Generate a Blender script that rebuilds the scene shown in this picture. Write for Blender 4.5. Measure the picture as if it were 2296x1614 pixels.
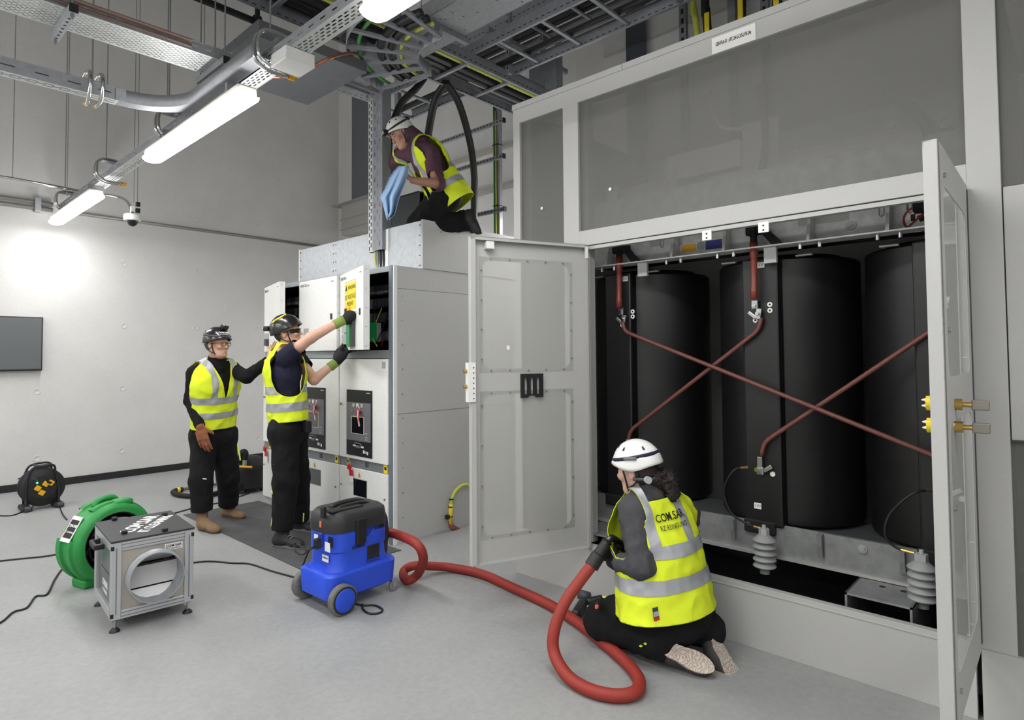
import bpy, bmesh, math, random
import numpy as np
from mathutils import Vector, Matrix, noise as mnoise

for _o in list(bpy.data.objects):
    bpy.data.objects.remove(_o)
SC = bpy.context.scene
COL = SC.collection
random.seed(7)
PI = math.pi

# ---------------------------------------------------------------- camera
W_, H_ = 2296.0, 1614.0
PCX, PCY, PF = 1148.0, 745.0, 1375.6          # principal point and focal length in pixels
YAW, PITCH, ROLL = (math.radians(a) for a in (42.781, 2.005, -0.425))
EYE = np.array([0.0, 0.0, 1.55])
_f = np.array([math.cos(YAW) * math.cos(PITCH), math.sin(YAW) * math.cos(PITCH), math.sin(PITCH)])
_r = np.array([math.sin(YAW), -math.cos(YAW), 0.0])
_u = np.cross(_r, _f)
CR = _r * math.cos(ROLL) + _u * math.sin(ROLL)
CU = -_r * math.sin(ROLL) + _u * math.cos(ROLL)
CF = _f
cam_d = bpy.data.cameras.new('camera')
cam = bpy.data.objects.new('camera', cam_d)
COL.objects.link(cam)
cam_d.sensor_width = 36.0
cam_d.lens = 36.0 * PF / W_
cam_d.shift_x = 0.0
cam_d.shift_y = -(H_ / 2 - PCY) / W_
cam_d.clip_start = 0.05
_m = Matrix(((CR[0], CU[0], -CF[0], EYE[0]), (CR[1], CU[1], -CF[1], EYE[1]), (CR[2], CU[2], -CF[2], EYE[2]), (0, 0, 0, 1)))
cam.matrix_world = _m
SC.camera = cam

# ---------------------------------------------------------------- world, exposure
wd = bpy.data.worlds.new('world'); SC.world = wd; wd.use_nodes = True
wd.node_tree.nodes['Background'].inputs[0].default_value = (0.8, 0.82, 0.85, 1)
wd.node_tree.nodes['Background'].inputs[1].default_value = 0.05
SC.view_settings.view_transform = 'Standard'
SC.view_settings.look = 'None'
SC.view_settings.gamma = 1.0
SC.view_settings.use_curve_mapping = False
SC.view_settings.exposure = 0.1
LAMP_GLOW = 45.0                       # radiance of each luminaire diffuser
LAMP_COLOR = (1.0, 0.995, 0.985)
SC.cycles.max_bounces = 8
SC.cycles.diffuse_bounces = 4
SC.cycles.glossy_bounces = 3
SC.cycles.transparent_max_bounces = 12
SC.cycles.sample_clamp_indirect = 4.0


def ray(x, y):
    return CF + CR * ((x - PCX) / PF) - CU * ((y - PCY) / PF)


def at(x, y, X=None, Y=None, Z=None, D=None):
    """Measure: the point of the place seen at photo pixel (x, y) on the plane X=, Y=, Z= or at depth D."""
    d = ray(x, y)
    if D is not None:
        return Vector(EYE + d * D)
    i, v = (0, X) if X is not None else ((1, Y) if Y is not None else (2, Z))
    return Vector(EYE + d * ((v - EYE[i]) / d[i]))
# ---------------------------------------------------------------- materials
def s2l(c):
    c = c / 255.0
    return c / 12.92 if c <= 0.04045 else ((c + 0.055) / 1.055) ** 2.4


def rgb(r, g, b):
    return (s2l(r), s2l(g), s2l(b), 1.0)


MATS = {}


def mat(name, col, rough=0.6, metal=0.0, var=0.0, vscale=8.0, bump=0.0, bscale=60.0, spec=None, stretch=None, col2=None, alpha=1.0, emit=None, sheen=0.0, coat=0.0):
    """Principled material; var blends noise towards col2 (or a darker tone), bump adds fine relief."""
    if name in MATS:
        return MATS[name]
    m = bpy.data.materials.new(name); m.use_nodes = True
    nt = m.node_tree; N = nt.nodes; L = nt.links
    b = N['Principled BSDF']
    c = rgb(*col)
    b.inputs['Base Color'].default_value = c
    b.inputs['Roughness'].default_value = rough
    b.inputs['Metallic'].default_value = metal
    if spec is not None:
        b.inputs['Specular IOR Level'].default_value = spec
    if coat:
        b.inputs['Coat Weight'].default_value = coat
        b.inputs['Coat Roughness'].default_value = 0.15
    if var or bump:
        tc = N.new('ShaderNodeTexCoord'); mp = N.new('ShaderNodeMapping')
        L.new(tc.outputs['Object'], mp.inputs[0])
        if stretch:
            mp.inputs['Scale'].default_value = stretch
    if var:
        nz = N.new('ShaderNodeTexNoise'); nz.inputs['Scale'].default_value = vscale
        nz.inputs['Detail'].default_value = 6.0; nz.inputs['Roughness'].default_value = 0.65
        L.new(mp.outputs[0], nz.inputs['Vector'])
        rp = N.new('ShaderNodeMapRange'); rp.inputs[1].default_value = 0.35; rp.inputs[2].default_value = 0.65
        rp.inputs[3].default_value = 0.0; rp.inputs[4].default_value = var
        L.new(nz.outputs[0], rp.inputs[0])
        mx = N.new('ShaderNodeMix'); mx.data_type = 'RGBA'
        mx.inputs[6].default_value = c
        mx.inputs[7].default_value = rgb(*col2) if col2 else (c[0] * 0.45, c[1] * 0.45, c[2] * 0.45, 1)
        L.new(rp.outputs[0], mx.inputs[0]); L.new(mx.outputs[2], b.inputs['Base Color'])
    if bump:
        n2 = N.new('ShaderNodeTexNoise'); n2.inputs['Scale'].default_value = bscale; n2.inputs['Detail'].default_value = 3.0
        L.new(mp.outputs[0], n2.inputs['Vector'])
        bp = N.new('ShaderNodeBump'); bp.inputs['Strength'].default_value = bump; bp.inputs['Distance'].default_value = 0.01
        L.new(n2.outputs[0], bp.inputs['Height']); L.new(bp.outputs[0], b.inputs['Normal'])
    if emit:
        b.inputs['Emission Color'].default_value = (emit[0], emit[1], emit[2], 1)
        b.inputs['Emission Strength'].default_value = emit[3]
    if alpha < 1.0:
        tr = N.new('ShaderNodeBsdfTransparent'); ms = N.new('ShaderNodeMixShader')
        ms.inputs[0].default_value = alpha
        L.new(tr.outputs[0], ms.inputs[1]); L.new(b.outputs[0], ms.inputs[2])
        L.new(ms.outputs[0], N['Material Output'].inputs['Surface'])
    MATS[name] = m
    return m


WHITE = mat('white_paint', (234, 234, 232), 0.45, var=0.10, vscale=40, bump=0.05, bscale=900)
PANEL = mat('panel_grey', (190, 190, 188), 0.5, var=0.10, vscale=60, bump=0.05, bscale=900)
GALV = mat('galvanised', (182, 186, 190), 0.45, 0.6, var=0.3, vscale=22, bump=0.04, bscale=300)
GALV_D = mat('galvanised_dull', (146, 150, 154), 0.55, 0.55, var=0.35, vscale=30, bump=0.05, bscale=300)
ZINC = mat('zinc_tray', (206, 209, 208), 0.5, 0.35, var=0.15, vscale=40)
STEEL = mat('steel', (176, 178, 180), 0.3, 0.9)
CHROME = mat('chrome', (205, 205, 205), 0.16, 1.0)
BLACK = mat('black_plastic', (24, 24, 26), 0.5)
BLACKM = mat('black_matt', (16, 16, 17), 0.75)
RUBBER = mat('rubber', (38, 38, 40), 0.7, var=0.2, vscale=30)
DARK = mat('dark_interior', (20, 21, 24), 0.7, var=0.3, vscale=20)
DGREY = mat('dark_grey', (62, 64, 68), 0.55)
MGREY = mat('mid_grey', (112, 112, 116), 0.55)
LGREY = mat('light_grey', (170, 172, 172), 0.5)
YELLOW = mat('yellow', (238, 214, 40), 0.5)
GOLD = mat('amber_plastic', (226, 172, 28), 0.45)
RED = mat('red_plastic', (196, 36, 40), 0.4)
PAPER = mat('white_label', (236, 236, 232), 0.6)
INK = mat('ink', (18, 18, 20), 0.6)
INKW = mat('white_ink', (236, 236, 236), 0.6)
BLUE = mat('blue_plastic', (40, 80, 214), 0.42, var=0.12, vscale=9)
GREEN = mat('green_plastic', (38, 142, 66), 0.5, var=0.25, vscale=14, bump=0.03, bscale=200)
EARTH = mat('earth_cable', (196, 200, 84), 0.5)
EARTHG = mat('earth_green', (64, 140, 62), 0.5)
BRASS = mat('brass', (190, 160, 92), 0.32, 0.9)
COPPER = mat('copper', (176, 118, 92), 0.35, 0.8)
CABLE = mat('cable_black', (22, 22, 24), 0.5)


# ---------------------------------------------------------------- mesh builder
OFF = {}


class MB:
    def __init__(s):
        s.v = []; s.f = []

    def add(s, vs, fs):
        o = len(s.v)
        s.v.extend([tuple(v) for v in vs]); s.f.extend([tuple(i + o for i in f) for f in fs])
        return s

    def box(s, c, d, bev=0.0, R=None, seg=2):
        """box centred c with full size d; R optional 3x3 Matrix"""
        bm = bmesh.new(); bmesh.ops.create_cube(bm, size=1.0)
        for v in bm.verts:
            v.co = Vector((v.co.x * d[0], v.co.y * d[1], v.co.z * d[2]))
        if bev:
            bmesh.ops.bevel(bm, geom=list(bm.edges), offset=bev, segments=seg, profile=0.5, affect='EDGES')
        c = Vector(c)
        vs = [(R @ v.co if R else v.co) + c for v in bm.verts]
        bm.verts.index_update()
        fs = [[v.index for v in f.verts] for f in bm.faces]
        bm.free()
        return s.add(vs, fs)

    def bb(s, a, b, bev=0.0):
        """box from corner a to corner b"""
        a = Vector(a); b = Vector(b)
        return s.box((a + b) / 2, (abs(b.x - a.x), abs(b.y - a.y), abs(b.z - a.z)), bev)

    def cyl(s, a, b, r, seg=16, r2=None, caps=True):
        a = Vector(a); b = Vector(b); r2 = r if r2 is None else r2
        z = (b - a).normalized()
        x = z.orthogonal().normalized(); y = z.cross(x)
        vs = []; fs = []
        for i in range(seg):
            t = 2 * PI * i / seg; o = x * math.cos(t) + y * math.sin(t)
            vs.append(a + o * r); vs.append(b + o * r2)
        for i in range(seg):
            j = (i + 1) % seg
            fs.append((2 * i, 2 * j, 2 * j + 1, 2 * i + 1))
        if caps:
            fs.append([2 * i for i in range(seg)][::-1]); fs.append([2 * i + 1 for i in range(seg)])
        return s.add(vs, fs)

    def tube(s, pts, r, seg=10, closed=False, caps=True):
        """sweep; r a number or one per point"""
        P = [Vector(p) for p in pts]; n = len(P)
        rs = r if hasattr(r, '__len__') else [r] * n
        vs = []; fs = []; prev = None
        for i in range(n):
            if closed:
                t = P[(i + 1) % n] - P[i - 1]
            else:
                t = P[min(i + 1, n - 1)] - P[max(i - 1, 0)]
            t = t.normalized() if t.length > 1e-9 else Vector((0, 0, 1))
            if prev is None:
                x = t.orthogonal().normalized()
            else:
                x = (prev - t * prev.dot(t))
                x = x.normalized() if x.length > 1e-6 else t.orthogonal().normalized()
            prev = x; y = t.cross(x)
            for k in range(seg):
                a = 2 * PI * k / seg
                vs.append(P[i] + (x * math.cos(a) + y * math.sin(a)) * rs[i])
        m = n if closed else n - 1
        for i in range(m):
            for k in range(seg):
                a = i * seg + k; b = i * seg + (k + 1) % seg
                c = ((i + 1) % n) * seg + (k + 1) % seg; d = ((i + 1) % n) * seg + k
                fs.append((a, b, c, d))
        if caps and not closed:
            fs.append(list(range(seg))[::-1]); fs.append([(n - 1) * seg + k for k in range(seg)])
        return s.add(vs, fs)

    def lathe(s, prof, o, ax, seg=32, a0=0.0, a1=2 * PI, xdir=None):
        """prof list of (r, h) revolved around axis ax through o"""
        o = Vector(o); z = Vector(ax).normalized()
        x = Vector(xdir).normalized() if xdir else z.orthogonal().normalized()
        y = z.cross(x); full = abs(a1 - a0 - 2 * PI) < 1e-6
        n = seg if full else seg + 1
        vs = []; fs = []
        for i in range(n):
            t = a0 + (a1 - a0) * i / seg; e = x * math.cos(t) + y * math.sin(t)
            for (r, h) in prof:
                vs.append(o + e * r + z * h)
        k = len(prof)
        for i in range(seg):
            j = (i + 1) % n
            for q in range(k - 1):
                fs.append((i * k + q, j * k + q, j * k + q + 1, i * k + q + 1))
        return s.add(vs, fs)

    def prism(s, poly, vec):
        """polygon (3-D points) extruded by vec"""
        v = Vector(vec); P = [Vector(p) for p in poly]; n = len(P)
        vs = P + [p + v for p in P]
        fs = [list(range(n))[::-1], [n + i for i in range(n)]]
        for i in range(n):
            j = (i + 1) % n; fs.append((i, j, n + j, n + i))
        return s.add(vs, fs)

    def build(s, name, m, parent=None, smooth=False, kind=None, label=None, fix=True, sub=0, solid=0.0, angle=None):
        me = bpy.data.meshes.new(name)
        V = np.array(s.v, dtype=float).reshape(-1, 3)
        c = (V.min(0) + V.max(0)) / 2
        me.from_pydata([tuple(p) for p in (V - c)], [], s.f)
        if fix:
            bm = bmesh.new(); bm.from_mesh(me)
            bmesh.ops.recalc_face_normals(bm, faces=bm.faces[:]); bm.to_mesh(me); bm.free()
        me.materials.append(m)
        if smooth:
            me.polygons.foreach_set('use_smooth', [True] * len(me.polygons))
            if angle is not None:
                sharp_by_angle(me, angle)
        o = bpy.data.objects.new(name, me)
        COL.objects.link(o)
        po = OFF.get(parent, Vector((0, 0, 0))) if parent else Vector((0, 0, 0))
        o.location = Vector(c) - po
        OFF[o] = Vector(c)
        if parent:
            o.parent = parent
        if kind:
            o['kind'] = kind
        if label:
            o['label'] = label
        if solid:
            md = o.modifiers.new('thick', 'SOLIDIFY'); md.thickness = solid; md.offset = -1
        if sub:
            md = o.modifiers.new('sub', 'SUBSURF'); md.levels = sub; md.render_levels = sub
        return o


def sharp_by_angle(me, deg):
    bm = bmesh.new(); bm.from_mesh(me)
    a = math.radians(deg)
    for e in bm.edges:
        if len(e.link_faces) == 2 and e.calc_face_angle(0.0) > a:
            e.smooth = False
    bm.to_mesh(me); bm.free()


def tag(o, label=None, cat=None, group=None, kind=None):
    if label: o['label'] = label
    if cat: o['category'] = cat
    if group: o['group'] = group
    if kind: o['kind'] = kind
    return o


def thing(name, label, cat, loc=(0, 0, 0), rz=0.0, group=None, local=False):
    o = bpy.data.objects.new(name, None); COL.objects.link(o)
    o.empty_display_size = 0.1
    o.location = loc; o.rotation_euler = (0, 0, rz)
    OFF[o] = Vector((0, 0, 0)) if local else Vector(loc)
    return tag(o, label, cat, group)


def struct(o):
    o['kind'] = 'structure'
    return o


def copy_tree(o, parent=None):
    c = o.copy(); COL.objects.link(c); c.parent = parent
    OFF[c] = OFF.get(o, Vector((0, 0, 0)))
    for ch in list(o.children):
        copy_tree(ch, c)
    return c


_fonts = {}


def text(name, body, org, xd, yd, h, m, parent=None, align='LEFT', ext=0.0006, xs=1.0, bold=0.0):
    """lettering: flat text mesh; org anchor, xd reading direction, yd up, h cap height"""
    cu = bpy.data.curves.new('t', 'FONT'); cu.body = body; cu.align_x = align; cu.align_y = 'CENTER'
    cu.size = h * 1.42; cu.extrude = ext; cu.offset = bold * h; cu.resolution_u = 3
    o = bpy.data.objects.new('t', cu); COL.objects.link(o)
    dg = bpy.context.evaluated_depsgraph_get()
    me = bpy.data.meshes.new_from_object(o.evaluated_get(dg))
    bpy.data.objects.remove(o); bpy.data.curves.remove(cu)
    xd = Vector(xd).normalized(); yd = Vector(yd).normalized(); zd = xd.cross(yd)
    vs = [Vector(org) + xd * (v.co.x * xs) + yd * v.co.y + zd * v.co.z for v in me.vertices]
    b = MB(); b.add(vs, [list(p.vertices) for p in me.polygons])
    bpy.data.meshes.remove(me)
    return b.build(name, m, parent, fix=False)


def smooth_path(pts, n=8, closed=False):
    """Catmull-Rom through points"""
    P = [Vector(p) for p in pts]; out = []
    k = len(P)
    rng = range(k) if closed else range(k - 1)
    for i in rng:
        p0 = P[(i - 1) % k] if closed or i > 0 else P[0] * 2 - P[1]
        p1 = P[i]; p2 = P[(i + 1) % k]
        p3 = P[(i + 2) % k] if closed or i + 2 < k else P[-1] * 2 - P[-2]
        for j in range(n):
            t = j / n
            out.append(0.5 * ((2 * p1) + (p2 - p0) * t + (2 * p0 - 5 * p1 + 4 * p2 - p3) * t * t + (3 * p1 - p0 - 3 * p2 + p3) * t ** 3))
    if not closed:
        out.append(P[-1])
    return out


def rrect(w, h, r, n=4):
    """rounded rectangle outline, centred, counter-clockwise"""
    out = []
    for (cx, cy, a) in ((w / 2 - r, h / 2 - r, 0), (-w / 2 + r, h / 2 - r, PI / 2), (-w / 2 + r, -h / 2 + r, PI), (w / 2 - r, -h / 2 + r, 1.5 * PI)):
        for i in range(n + 1):
            t = a + (PI / 2) * i / n
            out.append((cx + r * math.cos(t), cy + r * math.sin(t)))
    return out


def frame_plate(outer, inner_list, org, xd, yd, th):
    """plate with holes: outer polygon and list of inner polygons (2-D), thickness th along xd x yd"""
    bm = bmesh.new()
    xd = Vector(xd); yd = Vector(yd); zd = xd.cross(yd)
    edges = []
    for loop in [outer] + list(inner_list):
        vs = [bm.verts.new(Vector(org) + xd * p[0] + yd * p[1]) for p in loop]
        for i in range(len(vs)):
            edges.append(bm.edges.new((vs[i], vs[(i + 1) % len(vs)])))
    bmesh.ops.triangle_fill(bm, use_beauty=True, use_dissolve=False, edges=edges)
    g = bmesh.ops.extrude_face_region(bm, geom=bm.faces[:])
    for e in g['geom']:
        if isinstance(e, bmesh.types.BMVert):
            e.co += zd * th
    bm.verts.index_update()
    b = MB(); b.add([v.co.copy() for v in bm.verts], [[v.index for v in f.verts] for f in bm.faces])
    bm.free()
    return b
# ---------------------------------------------------------------- setting
def concrete(name, col, col2, rough, vs, bump, seams=None, rmap=None):
    m = bpy.data.materials.new(name); m.use_nodes = True
    nt = m.node_tree; N = nt.nodes; L = nt.links; b = N['Principled BSDF']
    tc = N.new('ShaderNodeTexCoord')
    n1 = N.new('ShaderNodeTexNoise'); n1.inputs['Scale'].default_value = vs; n1.inputs['Detail'].default_value = 9; n1.inputs['Roughness'].default_value = 0.6
    L.new(tc.outputs['Object'], n1.inputs['Vector'])
    n2 = N.new('ShaderNodeTexNoise'); n2.inputs['Scale'].default_value = vs * 30; n2.inputs['Detail'].default_value = 4; n2.inputs['Roughness'].default_value = 0.7
    L.new(tc.outputs['Object'], n2.inputs['Vector'])
    ad = N.new('ShaderNodeMath'); ad.operation = 'MULTIPLY_ADD'; ad.inputs[1].default_value = 0.45
    L.new(n2.outputs[0], ad.inputs[0])
    m2 = N.new('ShaderNodeMath'); m2.operation = 'MULTIPLY'; m2.inputs[1].default_value = 0.55
    L.new(n1.outputs[0], m2.inputs[0]); L.new(m2.outputs[0], ad.inputs[2])
    rp = N.new('ShaderNodeMapRange'); rp.inputs[1].default_value = 0.32; rp.inputs[2].default_value = 0.68
    L.new(ad.outputs[0], rp.inputs[0])
    mx = N.new('ShaderNodeMix'); mx.data_type = 'RGBA'
    mx.inputs[6].default_value = rgb(*col2); mx.inputs[7].default_value = rgb(*col)
    L.new(rp.outputs[0], mx.inputs[0]); L.new(mx.outputs[2], b.inputs['Base Color'])
    b.inputs['Roughness'].default_value = rough
    if rmap:
        rr = N.new('ShaderNodeMapRange'); rr.inputs[3].default_value = rmap[0]; rr.inputs[4].default_value = rmap[1]
        L.new(n1.outputs[0], rr.inputs[0]); L.new(rr.outputs[0], b.inputs['Roughness'])
    bp = N.new('ShaderNodeBump'); bp.inputs['Strength'].default_value = bump; bp.inputs['Distance'].default_value = 0.01
    L.new(ad.outputs[0], bp.inputs['Height']); L.new(bp.outputs[0], b.inputs['Normal'])
    MATS[name] = m
    return m


CONC = concrete('concrete_wall', (213, 212, 210), (199, 198, 196), 0.75, 1.6, 0.12)
FLOORM = concrete('floor_coating', (160, 161, 160), (138, 139, 139), 0.55, 1.1, 0.08, rmap=(0.42, 0.68))
CEILM = concrete('ceiling_paint', (190, 190, 188), (178, 178, 176), 0.8, 1.5, 0.05)

XW, YW, ZC = 5.55, 9.10, 7.6
XL, YF = -4.0, -4.2
floor = struct(MB().bb((XL, YF, -0.2), (XW, YW, 0.0)).build('floor', FLOORM))
ceiling = struct(MB().bb((XL - .2, YF - .2, ZC), (XW + .2, YW + .2, ZC + .2)).build('ceiling', CEILM))
wall_back = struct(MB().bb((XL - .2, YW, -.2), (XW + .2, YW + .2, ZC)).build('wall_back', CONC))
wall_right = struct(MB().bb((XW, YF, -.2), (XW + .2, YW, ZC)).build('wall_right', CONC))
wall_left = struct(MB().bb((XL - .2, YF, -.2), (XL, YW, ZC)).build('wall_left', CONC))
wall_front = struct(MB().bb((XL - .2, YF - .2, -.2), (XW + .2, YF, ZC)).build('wall_front', CONC))

# formwork tie plugs in the walls
def tie(p, n, parent):
    b = MB(); b.lathe([(0.001, 0.0015), (0.026, 0.0015), (0.030, 0.005), (0.036, 0.004), (0.038, 0.0)], p, n, 18)
    return b.build('tie_plug', CONC, parent, smooth=True)
for (x, y) in ((437, 493), (580, 502), (703, 522), (278, 592), (445, 607), (278, 730), (440, 735), (275, 870), (273, 1010), (83, 878), (83, 1028), (90, 573),
               (577, 738), (580, 857), (580, 983), (90, 715)):
    tie(at(x, y, Y=YW), (0, -1, 0), wall_back)
for (x, y) in ((1080, 302), (1081, 447), (745, 330), (1215, 467)):
    if x > 760:
        tie(at(x, y, X=XW), (-1, 0, 0), wall_right)

struct(MB().bb((XL, YW - .02, 0), (XW, YW, .085), .002).build('baseboard_back', mat('baseboard_black', (30, 29, 31), 0.5)))
struct(MB().bb((XW - .02, 2.0, 0), (XW, YW - .02, .085), .002).build('baseboard_right', MATS['baseboard_black']))

# concrete pilasters and the steel column on the right wall, above the enclosure
ya, yb, yc = at(1292, 150, X=XW - .2).y, at(1352, 120, X=XW - .35).y, at(1352, 120, X=XW).y
struct(MB().bb((XW - .2, ya - .55, 0), (XW, ya, ZC), .005).build('trim_1', CONC))
struct(MB().bb((XW - .5, -1.2, 0), (XW, at(1352, 120, X=XW - .5).y, ZC), .005).build('trim_2', CONC))
xs = XW - .58
y0, y1 = at(1403, 80, X=xs).y, at(1446, 80, X=xs).y
b = MB(); b.bb((xs, y1, 0), (xs + .012, y0, ZC)); b.bb((xs + .012, (y0 + y1) / 2 - .006, 0), (xs + .08, (y0 + y1) / 2 + .006, ZC))
struct(b.build('trim_3', mat('steel_column', (70, 76, 84), 0.5, 0.3)))

# embedded rails on the right wall behind the climbing frame
for i, (yy, ) in enumerate(((345,), (432,))):
    pa = at(1000, yy + 20, X=XW - .02); pb = at(1145, yy - 15, X=XW - .02)
    b = MB(); z = (pa.z + pb.z) / 2
    b.bb((XW - .03, pb.y - .4, z - .035), (XW, pa.y + .6, z + .035), .003)
    o = b.build('wall_rail', mat('rail_paint', (168, 164, 158), 0.6)); tag(o, ['upper pale horizontal rail fixed to concrete wall behind switchgear', 'lower pale horizontal rail fixed to concrete wall behind switchgear'][i], 'rail', 'pale wall rails')
# ---------------------------------------------------------------- hanging luminaires
LZ = 3.10
LX = 1.62
LIT = mat('lamp_diffuser', (250, 246, 236), 0.4, emit=(*LAMP_COLOR, LAMP_GLOW))
HOUSING = mat('lamp_housing', (196, 192, 186), 0.45)


def luminaire(yc, x, label, L=1.78, w=.15, LZ=LZ):
    t = thing('luminaire', label, 'lamp', (x, yc, LZ), group='linear luminaires under the cable tray')
    # curved opal diffuser: flat-topped trough
    prof = []
    for k in range(9):
        a = PI * k / 8
        prof.append((math.cos(a) * w / 2, -math.sin(a) * .034))
    b = MB(); vs = []; n = len(prof)
    for (yy, sc) in ((yc - L / 2, .86), (yc - L / 2 + .03, 1), (yc + L / 2 - .03, 1), (yc + L / 2, .86)):
        for (px, pz) in prof:
            vs.append((x + px * sc, yy, LZ + .034 + pz * sc))
    fs = []
    for i in range(3):
        for k in range(n - 1):
            fs.append((i * n + k, i * n + k + 1, (i + 1) * n + k + 1, (i + 1) * n + k))
        fs.append((i * n, (i + 1) * n, (i + 1) * n + n - 1, i * n + n - 1))
    fs.append(list(range(n))); fs.append([3 * n + k for k in range(n)])
    b.add(vs, fs); b.build('diffuser', LIT, t, smooth=True, angle=50)
    MB().bb((x - .06, yc - L / 2 + .02, LZ + .035), (x + .06, yc + L / 2 - .02, LZ + .10), .01).build('housing', HOUSING, t)
    for s in (-1, 1):
        MB().bb((x - .015, yc + s * L * .33 - .015, LZ + .10), (x + .13, yc + s * L * .33 + .015, LZ + .20)).build('clip', GALV, t)
    return t


LAMPS = [(7.92, LX, 'lit linear luminaire nearest the far wall'), (4.55, LX, 'lit linear luminaire in the middle of the diagonal tray'),
         (1.49, LX, 'lit linear luminaire cut by the top edge of the photo'), (-1.8, LX, 'linear luminaire behind the camera on the diagonal tray')]
for _r, _x in (('second', -.6), ('third', -2.8)):  # unseen rows added to lift and even out the room light
    for _y, _w in ((7.92, 'nearest the far wall'), (4.55, 'next after the far one'), (1.49, 'level with the camera'), (-1.8, 'behind the camera')):
        LAMPS.append((_y, _x, 'added linear luminaire of the unseen %s row left of the camera, %s' % (_r, _w)))
for yc, x, lb in LAMPS:
    luminaire(yc, x, lb)
for _y, _z, _l, _n in ((3.85, 3.0, 1.2, 'added unseen luminaire on wall arms in the aisle between enclosure and switchgear'), (6.3, 2.6, 1.7, 'added unseen luminaire on wall arms in the aisle behind the switchgear')):  # unseen lamps added to brighten the wall behind the equipment
    _t = luminaire(_y, 4.98, _n, _l, LZ=_z)
    for _s in (-.3, .3):
        MB().bb((4.96, _y + _s * _l - .015, _z + .10), (XW, _y + _s * _l + .015, _z + .125)).build('wall_arm', GALV_D, _t)
# ---------------------------------------------------------------- medium-voltage switchgear, three cubicles
GX = 3.03                   # door plane
GY0, GY1 = 4.18, 6.43
GW = (GY1 - GY0) / 3
SY = 4.14                   # face of the side panel
GZ = 2.29
GDX = 4.65                  # rear
NY = Vector((0, -1, 0)); ZU = Vector((0, 0, 1)); NX = Vector((-1, 0, 0))
PANDK = mat('control_black', (32, 33, 36), 0.4)
PANGR = mat('control_grey', (112, 110, 116), 0.45)
GLASSD = mat('dark_glass', (18, 20, 24), 0.12)
FRAMEG = mat('gear_frame', (150, 156, 160), 0.5, 0.4)


def zt(x, y):      # height on the door plane at a photo pixel
    return at(x, y, X=GX).z


Z_UP0, Z_UP1 = zt(868, 785), zt(868, 600)        # low-voltage compartment
Z_MID0, Z_MID1 = zt(868, 1042), zt(868, 803)     # breaker door
Z_LOW1 = zt(868, 1064)


def lettering_pad(parent, y, z, s):
    pass


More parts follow.
